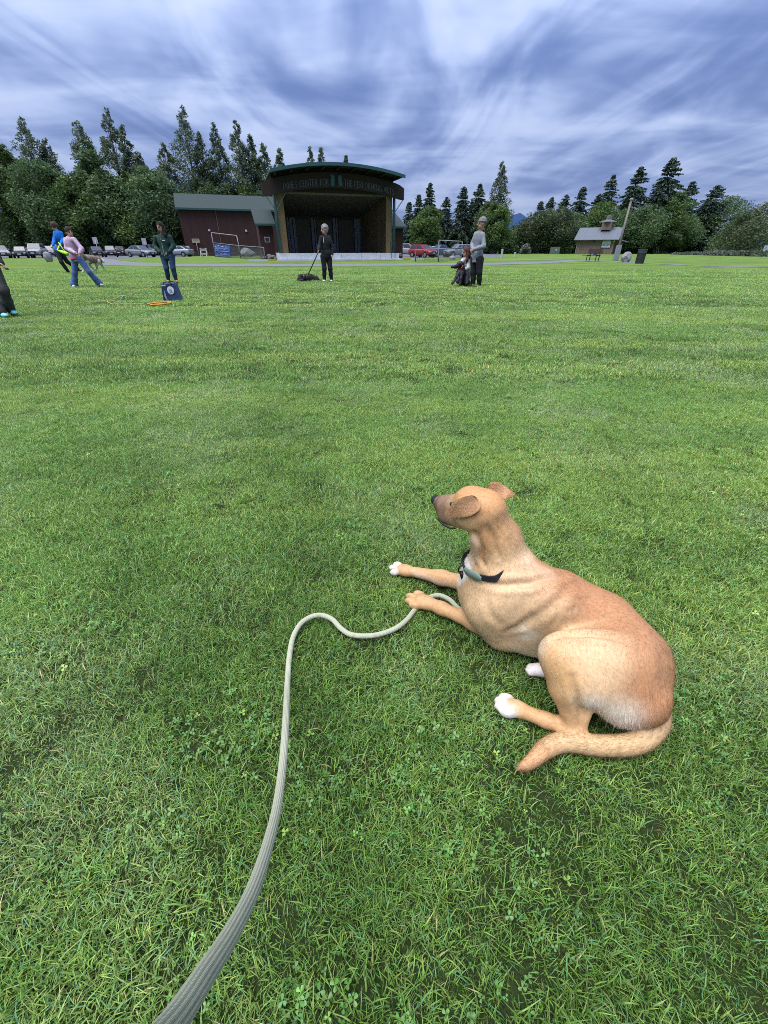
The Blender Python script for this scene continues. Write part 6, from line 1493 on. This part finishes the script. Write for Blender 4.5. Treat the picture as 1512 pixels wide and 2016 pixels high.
def car(kind, loc, rz, sc, paint, label, cat='car', group=None):
    S_ = SHAPES[kind]; root = tag(empty('parked_car', loc, rz), label, cat, group); root.scale = (sc, sc, sc); w = S_['w']
    V = []; F = []; n = 0
    for i, (x, zb, zt) in enumerate(S_['prof']):
        e = 1 - .10 * (i in (0, len(S_['prof']) - 1)) - .03 * (i in (1, len(S_['prof']) - 2)); ww = w * e; h = zt - zb
        ring = [(ww * .80, zb), (ww * .97, zb + h * .16), (ww, zb + h * .45), (ww * .97, zb + h * .80), (ww * .86, zt), (ww * .4, zt + .03)]
        V += [(x, y, z) for y, z in ring] + [(x, -y, z) for y, z in ring[::-1]]
    k = 12; m = len(S_['prof'])
    for i in range(m - 1):
        for j in range(k): F.append((i * k + j, i * k + (j + 1) % k, (i + 1) * k + (j + 1) % k, (i + 1) * k + j))
    F += [tuple(range(k - 1, -1, -1)), tuple(range((m - 1) * k, m * k))]
    body = MB().raw(V, F).build('body', paint, root, bevel=.03)
    def belt(x):
        P = S_['prof']
        for a, b in zip(P[:-1], P[1:]):
            if a[0] <= x <= b[0]: return a[2] + (b[2] - a[2]) * (x - a[0]) / (b[0] - a[0])
        return P[0][2]
    ra, rb, fb, fa = S_['cab']; zr = S_['zr']; wb_, wt = w * .85, w * .70
    lo = [(ra, wb_, belt(ra) - .02), (fa, wb_, belt(fa) - .02), (fa, -wb_, belt(fa) - .02), (ra, -wb_, belt(ra) - .02)]; hi = [(rb, wt, zr - .04), (fb, wt, zr - .02), (fb, -wt, zr - .02), (rb, -wt, zr - .04)]
    cab = MB().raw(lo + hi, [(3, 2, 1, 0), (4, 5, 6, 7), (0, 1, 5, 4), (1, 2, 6, 5), (2, 3, 7, 6), (3, 0, 4, 7)]).build('cabin', paint, root, bevel=.09)
    lo = [Vector(p) for p in lo]; hi = [Vector(p) for p in hi]
    def pane(a, b, c, d, u0, u1, v0, v1, nm='window'):
        q = lambda u, v: (a * (1 - u) + b * u) * (1 - v) + (d * (1 - u) + c * u) * v
        nn = (b - a).cross(d - a).normalized(); mid = (a + b + c + d) / 4; nn = nn if nn.dot(mid - Vector((0, 0, 1))) > 0 else -nn
        P = [q(u0, v0), q(u1, v0), q(u1, v1), q(u0, v1)]
        MB().raw([p + nn * .012 for p in P] + [p - nn * .03 for p in P], [(0, 1, 2, 3), (7, 6, 5, 4), (0, 4, 5, 1), (1, 5, 6, 2), (2, 6, 7, 3), (3, 7, 4, 0)]).build(nm, glass_m, root)
    pane(lo[1], lo[2], hi[2], hi[1], .06, .94, .10, .93, 'windshield'); pane(lo[3], lo[0], hi[0], hi[3], .08, .92, .15, .90, 'rear_window')
    for a, b, c, d in ((lo[0], lo[1], hi[1], hi[0]), (lo[3], lo[2], hi[2], hi[3])):
        pane(a, b, c, d, .10, .46, .14, .88); pane(a, b, c, d, .50, .88, .14, .88)
    r = S_['r']
    for sx in (-1, 1):
        for sy in (-1, 1):
            x, y = sx * S_['wb'], sy * (w - .09)
            ar = MB().tube([(x, y + .02 * sy, r), (x, y + .096 * sy, r)], r * 1.20, 18).build('wheel_arch', dark_trim, root)
            wh = MB().tube([(x, y - .10 * sy, r), (x, y + .115 * sy, r)], r, 18).build('wheel', tyre_m, root)
            MB().tube([(x, y + .08 * sy, r), (x, y + .125 * sy, r)], r * .64, 12).build('rim', rim_m, wh)
    fx, fz = S_['prof'][-1][0], S_['prof'][-1]; zt = fz[2]
    for sy in (-1, 1):
        MB().box((fx - .10, sy * w * .70, zt - .04), (.26, w * .30, .14), (0, .25, .15 * sy)).build('headlight', lamp_m, root, bevel=.02)
        MB().box((S_['prof'][0][0] + .04, sy * w * .74, S_['prof'][0][2] - .06), (.12, w * .22, .16)).build('taillight', mat('taillight', (.30, .02, .02), rough=.25), root, bevel=.02)
        MB().box((fa - .25, sy * (w * .86 + .10), belt(fa - .2) + .10), (.14, .20, .14)).build('mirror', paint, root, bevel=.03)
    MB().box((fx - .015, 0, zt - .10), (.08, w * .95, .16)).build('grille', dark_trim, root, bevel=.01)
    MB().box((fx - .005, 0, fz[1] + .06), (.10, w * 1.5, .13)).build('bumper_intake', dark_trim, root, bevel=.01)
    MB().box((fx + .045, 0, fz[1] + .17), (.02, .42, .14)).build('number_plate', plate_m, root)
    if kind == 'pickup':
        MB().box((-1.72, 0, 1.145), (1.70, w * 1.45, .02)).build('bed', dark_trim, root)
    return root
def paint(nm, c, metal=.25): return mat('paint_' + nm, c, tuple(x * .9 for x in c), .42, 1.0, metal=metal, spec=.25, coat=.05)
silver, white, blackp, red, blue, pale = paint('silver', (.17, .185, .215)), paint('white', (.23, .24, .26), 0), paint('black', (.012, .013, .016)), paint('red', (.26, .022, .035)), paint('blue', (.045, .11, .25)), paint('pale_blue', (.20, .235, .28))
GL_, GR_ = 'cars parked under the trees on the left', 'cars parked right of the stage'
car('sedan', (-46.990, 59.178, 0), R(-48), .90, white, 'white sedan cut off by the left edge of the picture', group=GL_)
car('sedan', (-44.481, 59.178, 0), R(-62), .84, blackp, 'black sedan between the white sedan and the white SUV at far left', group=GL_)
car('suv', (-43.750, 60.795, 0), R(-68), .90, white, 'white SUV facing the field left of the person in blue', group=GL_)
car('sedan', (-47.319, 68.242, 0), R(-62), .90, silver, 'silver car half hidden behind the standing stone', group=GL_)
car('sedan', (-39.406, 66.216, 0), R(-52), .86, blackp, 'black car parked just right of the girl, below the sign', group=GL_)
car('suv', (-37.513, 66.216, 0), R(-60), .78, paint('dark_blue', (.018, .022, .032)), 'dark blue SUV left of the silver sedan', group=GL_)
car('sedan', (-42.419, 77.744, 0), R(-70), .9, paint('charcoal', (.02, .021, .024)), 'charcoal car in the shade behind the silver sedan\'s tail', group=GL_)
car('sedan', (-32.763, 65.056, 0), R(-24), .92, silver, 'silver sedan seen from its side below the trees', group=GL_)
car('suv', (-38.570, 80.544, 0), R(-40), .95, paint('grey', (.16, .18, .20)), 'grey SUV behind the silver sedan, mostly hidden', group=GL_)
car('sedan', (-29.727, 69.518, 0), R(172), .92, pale, 'pale silver car between the woman in green and the barn', group=GL_)
car('suv', (3.320, 71.294, 0), R(8), .95, white, 'white SUV with dark windows emerging behind the stage annex', group=GR_)
car('suv', (5.000, 62.501, 0), R(-48), .84, red, 'red SUV parked right of the stage, its front towards the field', group=GR_)
car('sedan', (7.428, 81.721, 0), R(-40), .95, white, 'white car behind the red SUV', group=GR_)
car('pickup', (7.947, 67.012, 0), R(212), .80, blue, 'blue pickup truck parked between the red SUV and the silver SUV', 'pickup', GR_)
car('sedan', (8.852, 82.932, 0), R(-30), .9, paint('sky_blue', (.26, .36, .48)), 'light blue car behind the blue pickup\'s bonnet', group=GR_)
car('suv', (9.933, 64.679, 0), R(200), .86, pale, 'silver SUV right of the blue pickup, behind the kneeling woman', group=GR_)
car('suv', (419.851, 630.852, 0), R(15), 1.0, white, 'white car far right, half hidden under the pines', group='cars far right')

# ------------------------------------------------------------------ trees
bark = mat('bark', (.060, .050, .042), (.095, .080, .066), .95, 3, (1, 1, .2), bump=.8)
pale_bark = mat('pale_bark', (.20, .19, .175), (.13, .12, .11), .9, 3, (1, 1, .3))
fol_a = leaf_mat('leaf_cottonwood', (0.0525, 0.085, 0.0525), (0.1375, 0.185, 0.1063)); fol_b = leaf_mat('leaf_maple', (0.0425, 0.0875, 0.04), (0.125, 0.1938, 0.0775))
fol_c = leaf_mat('needle_dark', (0.0125, 0.0325, 0.0225), (0.045, 0.0775, 0.045), .1); fol_d = leaf_mat('leaf_olive', (0.04, 0.0688, 0.0325), (0.1025, 0.135, 0.06)); fol_e = leaf_mat('leaf_bright', (0.0375, 0.0825, 0.025), (0.1187, 0.1875, 0.05))

def leaf_quads(C, tone, size, r, elong=1.5, droop=.0):
    n = len(C); d = r.normal(0, 1, (n, 3)); d[:, 2] = d[:, 2] * .6 - droop; d /= np.linalg.norm(d, axis=1)[:, None]
    e = r.normal(0, 1, (n, 3)); e -= d * (e * d).sum(1)[:, None]; e /= np.linalg.norm(e, axis=1)[:, None]
    s = (size * r.uniform(.6, 1.35, n))[:, None]; a = d * s * elong; b = e * s * .55
    V = np.stack([C - a, C + b, C + a, C - b], 1).reshape(-1, 3)
    me = np_mesh('crown', V, np.arange(4 * n).reshape(-1, 4)); vattr(me, 'tone', np.repeat(np.clip(tone, 0, 1), 4))
    return me

def broadleaf(label, top, rad, seed, m, n=7000, base=.12, shape='round', leaf=.30, bk=bark, group=None, clumps=70, spread=.30, name='broadleaf_tree', lean=0.0):
    r = np.random.default_rng(seed); x, y, H = top
    root = tag(empty(name, (x, y, 0)), label, 'tree', group)
    bend = r.normal(0, .35, 2) * (H / 15) + np.array((lean, 0))
    ax = lambda u: np.array((bend[0] * u * u, bend[1] * u * u, H * u))
    tr = MB().tube([ax(u) for u in np.linspace(0, .93, 8)], [max(.018 * H * (1 - u) ** .8, .03) for u in np.linspace(0, .93, 8)], 7)
    cc = []; K = clumps
    for i in range(K):
        u = base + (1 - base) * ((i + r.uniform()) / K) ** .92; q = (u - base) / (1 - base)
        if shape == 'column': R_ = rad * (min(q / .18, 1) ** .6) * (1 - q ** 1.7 * .94)
        elif shape == 'low': R_ = rad * math.sqrt(max(1 - q * q, .02))
        else: R_ = rad * math.sin(math.pi * (.10 + .86 * q)) ** .62
        a = r.uniform(0, 6.28); rr = R_ * r.uniform(.25, 1.0) ** .6
        c = ax(u) + np.array((math.cos(a) * rr, math.sin(a) * rr, 0)); cc.append((c, max(R_, .5)))
        if i % 3 == 0: p0 = ax(max(u - .16, .04)); tr.tube([p0, (p0 + c) / 2 + np.array((0, 0, -.02 * H * r.uniform())), c], [.006 * H * (1 - u) + .03, .004 * H * (1 - u) + .02, .012], 5)
    tr.build('trunk', bk, root, smooth=True)
    w = np.array([q[1] for q in cc]) ** 1.0; pk = r.choice(K, n, p=w / w.sum()); cen = np.array([q[0] for q in cc])[pk]; sz = np.minimum(np.array([q[1] for q in cc])[pk] * spread, 1.15) + .12
    off = r.normal(0, 1, (n, 3)); off /= np.linalg.norm(off, axis=1)[:, None]; off *= (r.uniform(0, 1, n) ** .45)[:, None] * sz[:, None] * 1.35; off[:, 2] *= .85
    P = cen + off; ct_ = r.uniform(0, 1, K)[pk]
    tone = .05 + .6 * ct_ ** 1.5 + r.uniform(0, .35, n)
    link('crown', leaf_quads(P, tone, leaf, r, 1.35, .15), m, root)
    return root

def conifer(label, top, rad, seed, group=None, m=None, base=.04, sparse=1.0, droop=.35, leanx=0.0, asym=0.0):
    r = np.random.default_rng(seed); x, y, H = top; root = tag(empty('conifer', (x, y, 0)), label, 'tree', group)
    MB().tube([(leanx * u * u, 0, H * u) for u in (0, .3, .6, .85, .995)], [.016 * H, .012 * H, .008 * H, .004 * H, .015], 7).build('trunk', bark, root, smooth=True)
    P = []; T = []; D = []; z = H * base; br = MB()
    while z < H * .985:
        u = z / H; R_ = rad * (1 - u) ** .80 * r.uniform(.75, 1.1) + .12; nb = max(4, int(8 * sparse * r.uniform(.8, 1.2))); a0 = r.uniform(0, 6.28)
        for k in range(nb):
            a = a0 + 6.283 * k / nb + r.normal(0, .25); L = R_ * r.uniform(.55, 1.15) * (1 + asym * math.cos(a)); up_ = .35 * (u > .8) + r.normal(0, .08); tone = r.uniform(0, .55)
            d = np.array((math.cos(a), math.sin(a), 0)); ns = max(7, int(L * 17)); t_ = r.uniform(0.12, 1, ns) ** .8
            side = np.array((-d[1], d[0], 0)); q = np.array((leanx * u * u, 0, z)) + d * (t_ * L)[:, None] + np.array((0, 0, 1)) * ((up_ * t_ - droop * t_ ** 1.7 + .10 * t_ ** 4) * L)[:, None]
            q += side * (r.normal(0, .16, ns) * L * (1.05 - t_))[:, None]; q[:, 2] -= np.abs(r.normal(0, .10, ns)) * (.4 + L * .25)
            P.append(q); T.append(np.clip(tone + r.uniform(0, .3, ns) + .25 * t_, 0, 1)); D.append(np.tile(d, (ns, 1)))
            if L > .8 and k % 2 == 0: br.tube([(leanx * u * u, 0, z), tuple(np.array((leanx * u * u, 0, z)) + d * L * .85 + np.array((0, 0, (up_ * .85 - droop * .7) * L)))], [.03, .012], 4)
        z += H / 34 * r.uniform(.7, 1.25) * (1.25 - .6 * u)
    if br.v: br.build('branches', bark, root)['kind'] = 'stuff'
    P = np.concatenate(P); T = np.concatenate(T); D = np.concatenate(D); n = len(P)
    d = D * .9 + r.normal(0, .35, (n, 3)); d[:, 2] -= .45; d /= np.linalg.norm(d, axis=1)[:, None]
    e = np.cross(d, r.normal(0, 1, (n, 3))); e /= np.linalg.norm(e, axis=1)[:, None]; s = (H * .011 * r.uniform(.6, 1.3, n) + .07)[:, None]
    V = np.stack([P - d * s, P + e * s * .42, P + d * s * 1.2, P - e * s * .42], 1).reshape(-1, 3)
    me = np_mesh('crown', V, np.arange(4 * n).reshape(-1, 4)); vattr(me, 'tone', np.repeat(T, 4)); link('crown', me, m or fol_c, root)
    return root

ORD = ['first', 'second', 'third', 'fourth', 'fifth', 'sixth', 'seventh', 'eighth', 'ninth', 'tenth', 'eleventh', 'twelfth', 'thirteenth', 'fourteenth', 'fifteenth', 'sixteenth']
tall = [((-67.408, 92.000, 18.645), 5.0), ((-63.422, 95.000, 19.731), 4.2), ((-61.005, 96.000, 17.106), 3.6), ((-52.981, 95.000, 19.349), 4.0), ((-49.743, 98.000, 21.493), 3.7), ((-46.988, 97.000, 19.211), 2.8), ((-44.889, 96.000, 15.408), 3.2), ((-39.725, 96.000, 16.567), 3.4), ((-35.656, 98.000, 21.686), 4.6), ((-33.823, 99.000, 18.503), 2.8), ((-30.619, 99.000, 19.653), 2.8), ((-26.607, 99.000, 20.121), 3.3), ((-24.863, 100.000, 18.265), 2.6), ((-22.825, 100.000, 17.075), 2.8), ((-20.872, 101.000, 16.591), 2.6)]
for i, (tp, rd) in enumerate(tall):
    broadleaf('tall feathery cottonwood on the left skyline, %s from the left edge' % ORD[i], tp, rd * 1.25, 200 + i, fol_a, 11000, .10, 'column', .15, group='tall cottonwoods on the left skyline', clumps=110, spread=.25, name='cottonwood_tree', lean=.5)
full = [((-62.624, 84.000, 13.366), 5.6), ((-59.982, 85.000, 11.900), 5.2), ((-54.314, 82.000, 12.358), 4.6), ((-52.857, 83.000, 9.773), 4.8), ((-48.973, 82.000, 10.537), 4.4), ((-46.596, 84.000, 12.390), 4.6), ((-44.187, 84.000, 10.644), 4.6), ((-41.572, 84.000, 9.235), 4.4), ((-37.423, 83.000, 11.398), 4.6), ((-36.419, 85.000, 8.673), 4.2), ((-37.053, 93.000, 9.540), 4.0), ((-34.224, 97.000, 11.549), 4.2), ((-30.700, 98.000, 10.152), 4.2), ((-26.269, 98.000, 11.134), 4.0), ((-22.882, 98.000, 9.541), 3.8)]
for i, (tp, rd) in enumerate(full):
    lab = 'full dark maple behind the parked cars, %s from the left edge' % ORD[i] if i < 10 else 'rounded tree showing above the barn roof, %s from its left end' % ORD[i - 10]
    col = i % 2 == 1 and i < 10
    if col: tp = (tp[0], tp[1], tp[2] * 1.22)
    broadleaf(lab, tp, rd * (1.05 if col else .95), 300 + i, fol_e if i % 3 == 1 else fol_b, 15000, .05 + .10 * ((i * 7) % 3) / 2, 'column' if col else 'round', .165, group='full trees behind the left car park', clumps=80, spread=.27, name='maple_tree')
und = [((-71.493, 92.000, 5.620), 5), ((-66.031, 93.000, 4.900), 5), ((-59.555, 93.000, 4.512), 5), ((-53.316, 94.000, 4.942), 5), ((-47.214, 94.000, 4.550), 5), ((-41.444, 94.000, 4.550), 5)]
for i, (tp, rd) in enumerate(und):
    broadleaf('dark undergrowth bush behind the left cars, %s from the left' % ORD[i], tp, rd, 340 + i, fol_b, 7000, .0, 'low', .19, group='undergrowth behind the left cars', clumps=60, name='shrub')
for i, (tp, rd) in enumerate([((-14.698, 104.000, 17.276), 2.0), ((-12.144, 104.000, 17.350), 2.2), ((-7.410, 104.000, 16.085), 1.3)]):
    broadleaf(['narrow cottonwood top just above the stage roof, left of its peak', 'narrow cottonwood top rising above the peak of the stage roof', 'tiny treetop above the stage roof, right of its peak'][i], tp, rd, 360 + i, fol_a, 5500, .25, 'column', .14, clumps=60, group='treetops above the stage', name='cottonwood_tree')

cons = [((5.178, 104.000, 9.080), 2.6, 'small dark spruce just right of the stage annex'), ((7.361, 108.000, 10.665), 3.0, 'dark spruce second from the stage, behind the white SUV'), ((9.458, 106.000, 12.447), 3.2, 'tall pointed spruce behind the red SUV'),
        ((13.264, 108.000, 10.243), 3.0, 'spruce behind the blue pickup'), ((16.600, 107.000, 11.983), 3.4, 'tall spruce behind the silver SUV'), ((20.218, 109.000, 12.605), 3.8, 'broad tall spruce left of the man\'s head'), ((12.141, 110.000, 8.315), 2.6, 'short spruce filling the gap behind the pickup'), ((19.049, 110.000, 9.633), 2.8, 'short spruce between two tall ones left of the man'),
        ((36.387, 118.000, 10.355), 3.0, 'slim spruce tip at the left end of the right-hand grove'), ((38.885, 120.000, 11.176), 3.0, 'spruce tip above the bushy pale tree'), ((42.924, 122.000, 11.823), 3.2, 'spruce tip left of the booth cupola'), ((44.306, 116.000, 12.818), 3.6, 'bare-topped spruce above the booth roof'), ((49.875, 120.000, 11.833), 3.4, 'dark spruce right behind the cupola'),
        ((50.364, 116.000, 14.927), 3.6, 'tall spruce left of the wooden pole'), ((53.941, 112.000, 15.694), 4.4, 'very tall spruce just right of the pole top'), ((59.115, 110.000, 17.034), 5.4, 'tallest spruce of the right-hand grove'), ((68.330, 116.000, 13.791), 4.0, 'wind-bent pine right of the tallest spruce'), ((71.511, 112.000, 12.668), 4.8, 'separate dark spruce at the right'), ((55.811, 118.000, 10.541), 3.6, 'short dark spruce behind the wooden pole'), ((61.484, 116.000, 10.563), 4.2, 'dark spruce left of the white house'), ((74.679, 118.000, 8.371), 4.6, 'low wide spruce above the far white car')]
for i, (tp, rd, lab) in enumerate(cons):
    conifer(lab, tp, rd * (1.35 if i < 9 else 1.65), 400 + i, group='conifers on the right', sparse=1.25 if i < 9 else 1.15, leanx=.6 if i >= 9 else 0, asym=.25 if i >= 14 else 0)
dec = [((8.546, 98.000, 7.675), 2.9, fol_e, 'round', 'round light green tree in front of the spruces by the red SUV'), ((22.479, 100.000, 8.292), 3.0, fol_e, 'round', 'small leafy tree below the tall alder right of the man'), ((21.768, 106.000, 9.067), 2.6, fol_b, 'round', 'dark leafy tree behind the man in grey'),
       ((37.062, 108.000, 8.182), 4.4, fol_d, 'round', 'large pale green bushy tree left of the booth'), ((33.125, 108.000, 7.307), 4.0, fol_d, 'round', 'grey-green bushy tree at the left end of the right grove'), ((42.059, 112.000, 7.450), 3.6, fol_b, 'round', 'dark leafy tree directly behind the booth\'s left end'), ((48.285, 112.000, 9.345), 4.4, fol_e, 'round', 'leafy green tree behind the booth cupola'),
       ((50.992, 108.000, 7.658), 4.2, fol_b, 'round', 'dark leafy tree behind the wooden pole'), ((54.823, 106.000, 8.220), 4.8, fol_b, 'round', 'broad dark green tree above the trash can'), ((62.374, 108.000, 10.750), 3.8, fol_e, 'round', 'airy leafy tree between the tallest spruce and the bent pine'), ((75.635, 112.000, 10.145), 5.6, fol_b, 'round', 'broad wind-swept tree right of the separate spruce'),
       ((67.481, 92.000, 6.747), 4.2, fol_d, 'low', 'olive green bush above the flower bed'), ((74.638, 98.000, 8.458), 5.4, fol_d, 'low', 'big olive bush at the right edge'), ((71.499, 100.000, 5.856), 3.6, fol_b, 'low', 'dark bush between the broad tree and the flower bed'), ((66.104, 110.000, 6.975), 4.0, fol_b, 'round', 'low dark tree in front of the white house'),
       ((30.247, 112.000, 5.229), 3.4, fol_d, 'low', 'grey-green bush at the end of the far lawn, left one'), ((33.995, 116.000, 5.088), 3.0, fol_d, 'low', 'grey-green bush at the end of the far lawn, right one'), ((70.945, 124.000, 3.901), 3.0, fol_b, 'low', 'hedge bush in front of the white house'), ((46.546, 112.000, 4.286), 3.4, fol_b, 'low', 'dark bush behind the booth roof'), ((54.676, 110.000, 4.506), 3.6, fol_b, 'low', 'dark bush behind the grey boulder'), ((38.282, 108.000, 3.894), 3.0, fol_b, 'low', 'bush behind the utility box'),
       ((27.063, 108.000, 4.443), 2.6, fol_b, 'low', 'low shrub below the tall alder'), ((21.553, 108.000, 4.169), 3.0, fol_b, 'low', 'low dark shrub behind the man\'s waist'), ((16.860, 110.000, 4.228), 3.0, fol_b, 'low', 'low dark shrub behind the right goal frame'), ((8.373, 110.000, 4.228), 3.0, fol_b, 'low', 'low dark shrub behind the white and red cars'), ((13.112, 112.000, 4.570), 3.0, fol_b, 'low', 'low dark shrub behind the blue pickup')]
for i, (tp, rd, m_, sh, lab) in enumerate(dec):
    broadleaf(lab, tp, rd, 500 + i, m_, 11000 if sh == 'round' else 6500, .12 if sh == 'round' else .0, sh, .16, pale_bark if i in (0, 1) else bark, group='leafy trees and bushes on the right', clumps=75, spread=.27, name='leafy_tree' if sh == 'round' else 'shrub')
broadleaf('tall slender pale alder right of the man in grey', (23.599, 104.000, 15.254), 3.0, 590, fol_d, 6500, .22, 'column', .13, pale_bark, clumps=100, spread=.22, name='alder_tree')
broadleaf('flowering shrub with pale blossom at the far lawn edge', (29.229, 100.000, 1.701), 1.0, 591, leaf_mat('blossom', (.06, .09, .05), (.24, .26, .27)), 900, .0, 'low', .14, clumps=30, name='shrub')

# flower bed: low grey-green and lavender cover
def ground_cover():
    r = np.random.default_rng(77); P = []; T = []
    (xa, ya), (xb, yb) = (56.167, 90.287), (54.271, 66.216)
    for i in range(90):
        u = r.uniform(); x = xa * (1 - u) + xb * u; y = ya * (1 - u) + yb * u + r.uniform(0, 9) * (.35 + .65 * u); h = (.35 + .65 * u) * r.uniform(.5, 1.1); n = 110
        q = r.normal(0, 1, (n, 3)); q /= np.linalg.norm(q, axis=1)[:, None]; q *= (r.uniform(.3, 1, n) ** .5)[:, None] * np.array((.9, .8, h)); q[:, 2] = np.abs(q[:, 2])
        P.append(q + np.array((x, y, 0))); T.append(np.full(n, r.uniform(0, .8)) + r.uniform(0, .25, n))
    me = leaf_quads(np.concatenate(P), np.concatenate(T), .13, r, 1.3)
    o = link('flower_bed', me, leaf_mat('flower_bed', (.050, .090, .040), (.125, .135, .125)))
    tag(o, 'grey-green and lavender ground cover in the flower bed', 'flower bed', kind='stuff')
ground_cover()
# hills: forested ridges far away, blue distance haze painted into their colour
def ridge(name, pts, m):
    V = []; F = []
    for x, y, z in pts: V += [(x, y, -5), (x, y, z), (x, y + 900, z * .6)]
    n = len(pts)
    for i in range(n - 1): F += [(3 * i, 3 * i + 3, 3 * i + 4, 3 * i + 1), (3 * i + 1, 3 * i + 4, 3 * i + 5, 3 * i + 2)]
    me = bpy.data.meshes.new(name); me.from_pydata(V, [], F); o = link(name, me, m); o['kind'] = 'structure'
    return o
hill_m = mat('haze_blue_forest', (.060, .115, .30), (.085, .15, .36), 1.0, .004, spec=0)
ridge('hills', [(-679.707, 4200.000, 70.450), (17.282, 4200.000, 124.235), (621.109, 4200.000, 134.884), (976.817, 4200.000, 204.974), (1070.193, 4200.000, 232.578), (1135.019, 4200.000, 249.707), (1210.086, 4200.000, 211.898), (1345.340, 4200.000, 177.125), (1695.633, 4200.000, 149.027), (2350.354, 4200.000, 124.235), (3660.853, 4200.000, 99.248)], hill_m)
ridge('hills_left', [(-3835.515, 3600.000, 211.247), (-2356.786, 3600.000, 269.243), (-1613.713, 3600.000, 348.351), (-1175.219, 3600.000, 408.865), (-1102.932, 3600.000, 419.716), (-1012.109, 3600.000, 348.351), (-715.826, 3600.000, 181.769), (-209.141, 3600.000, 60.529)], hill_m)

grow_lawn()
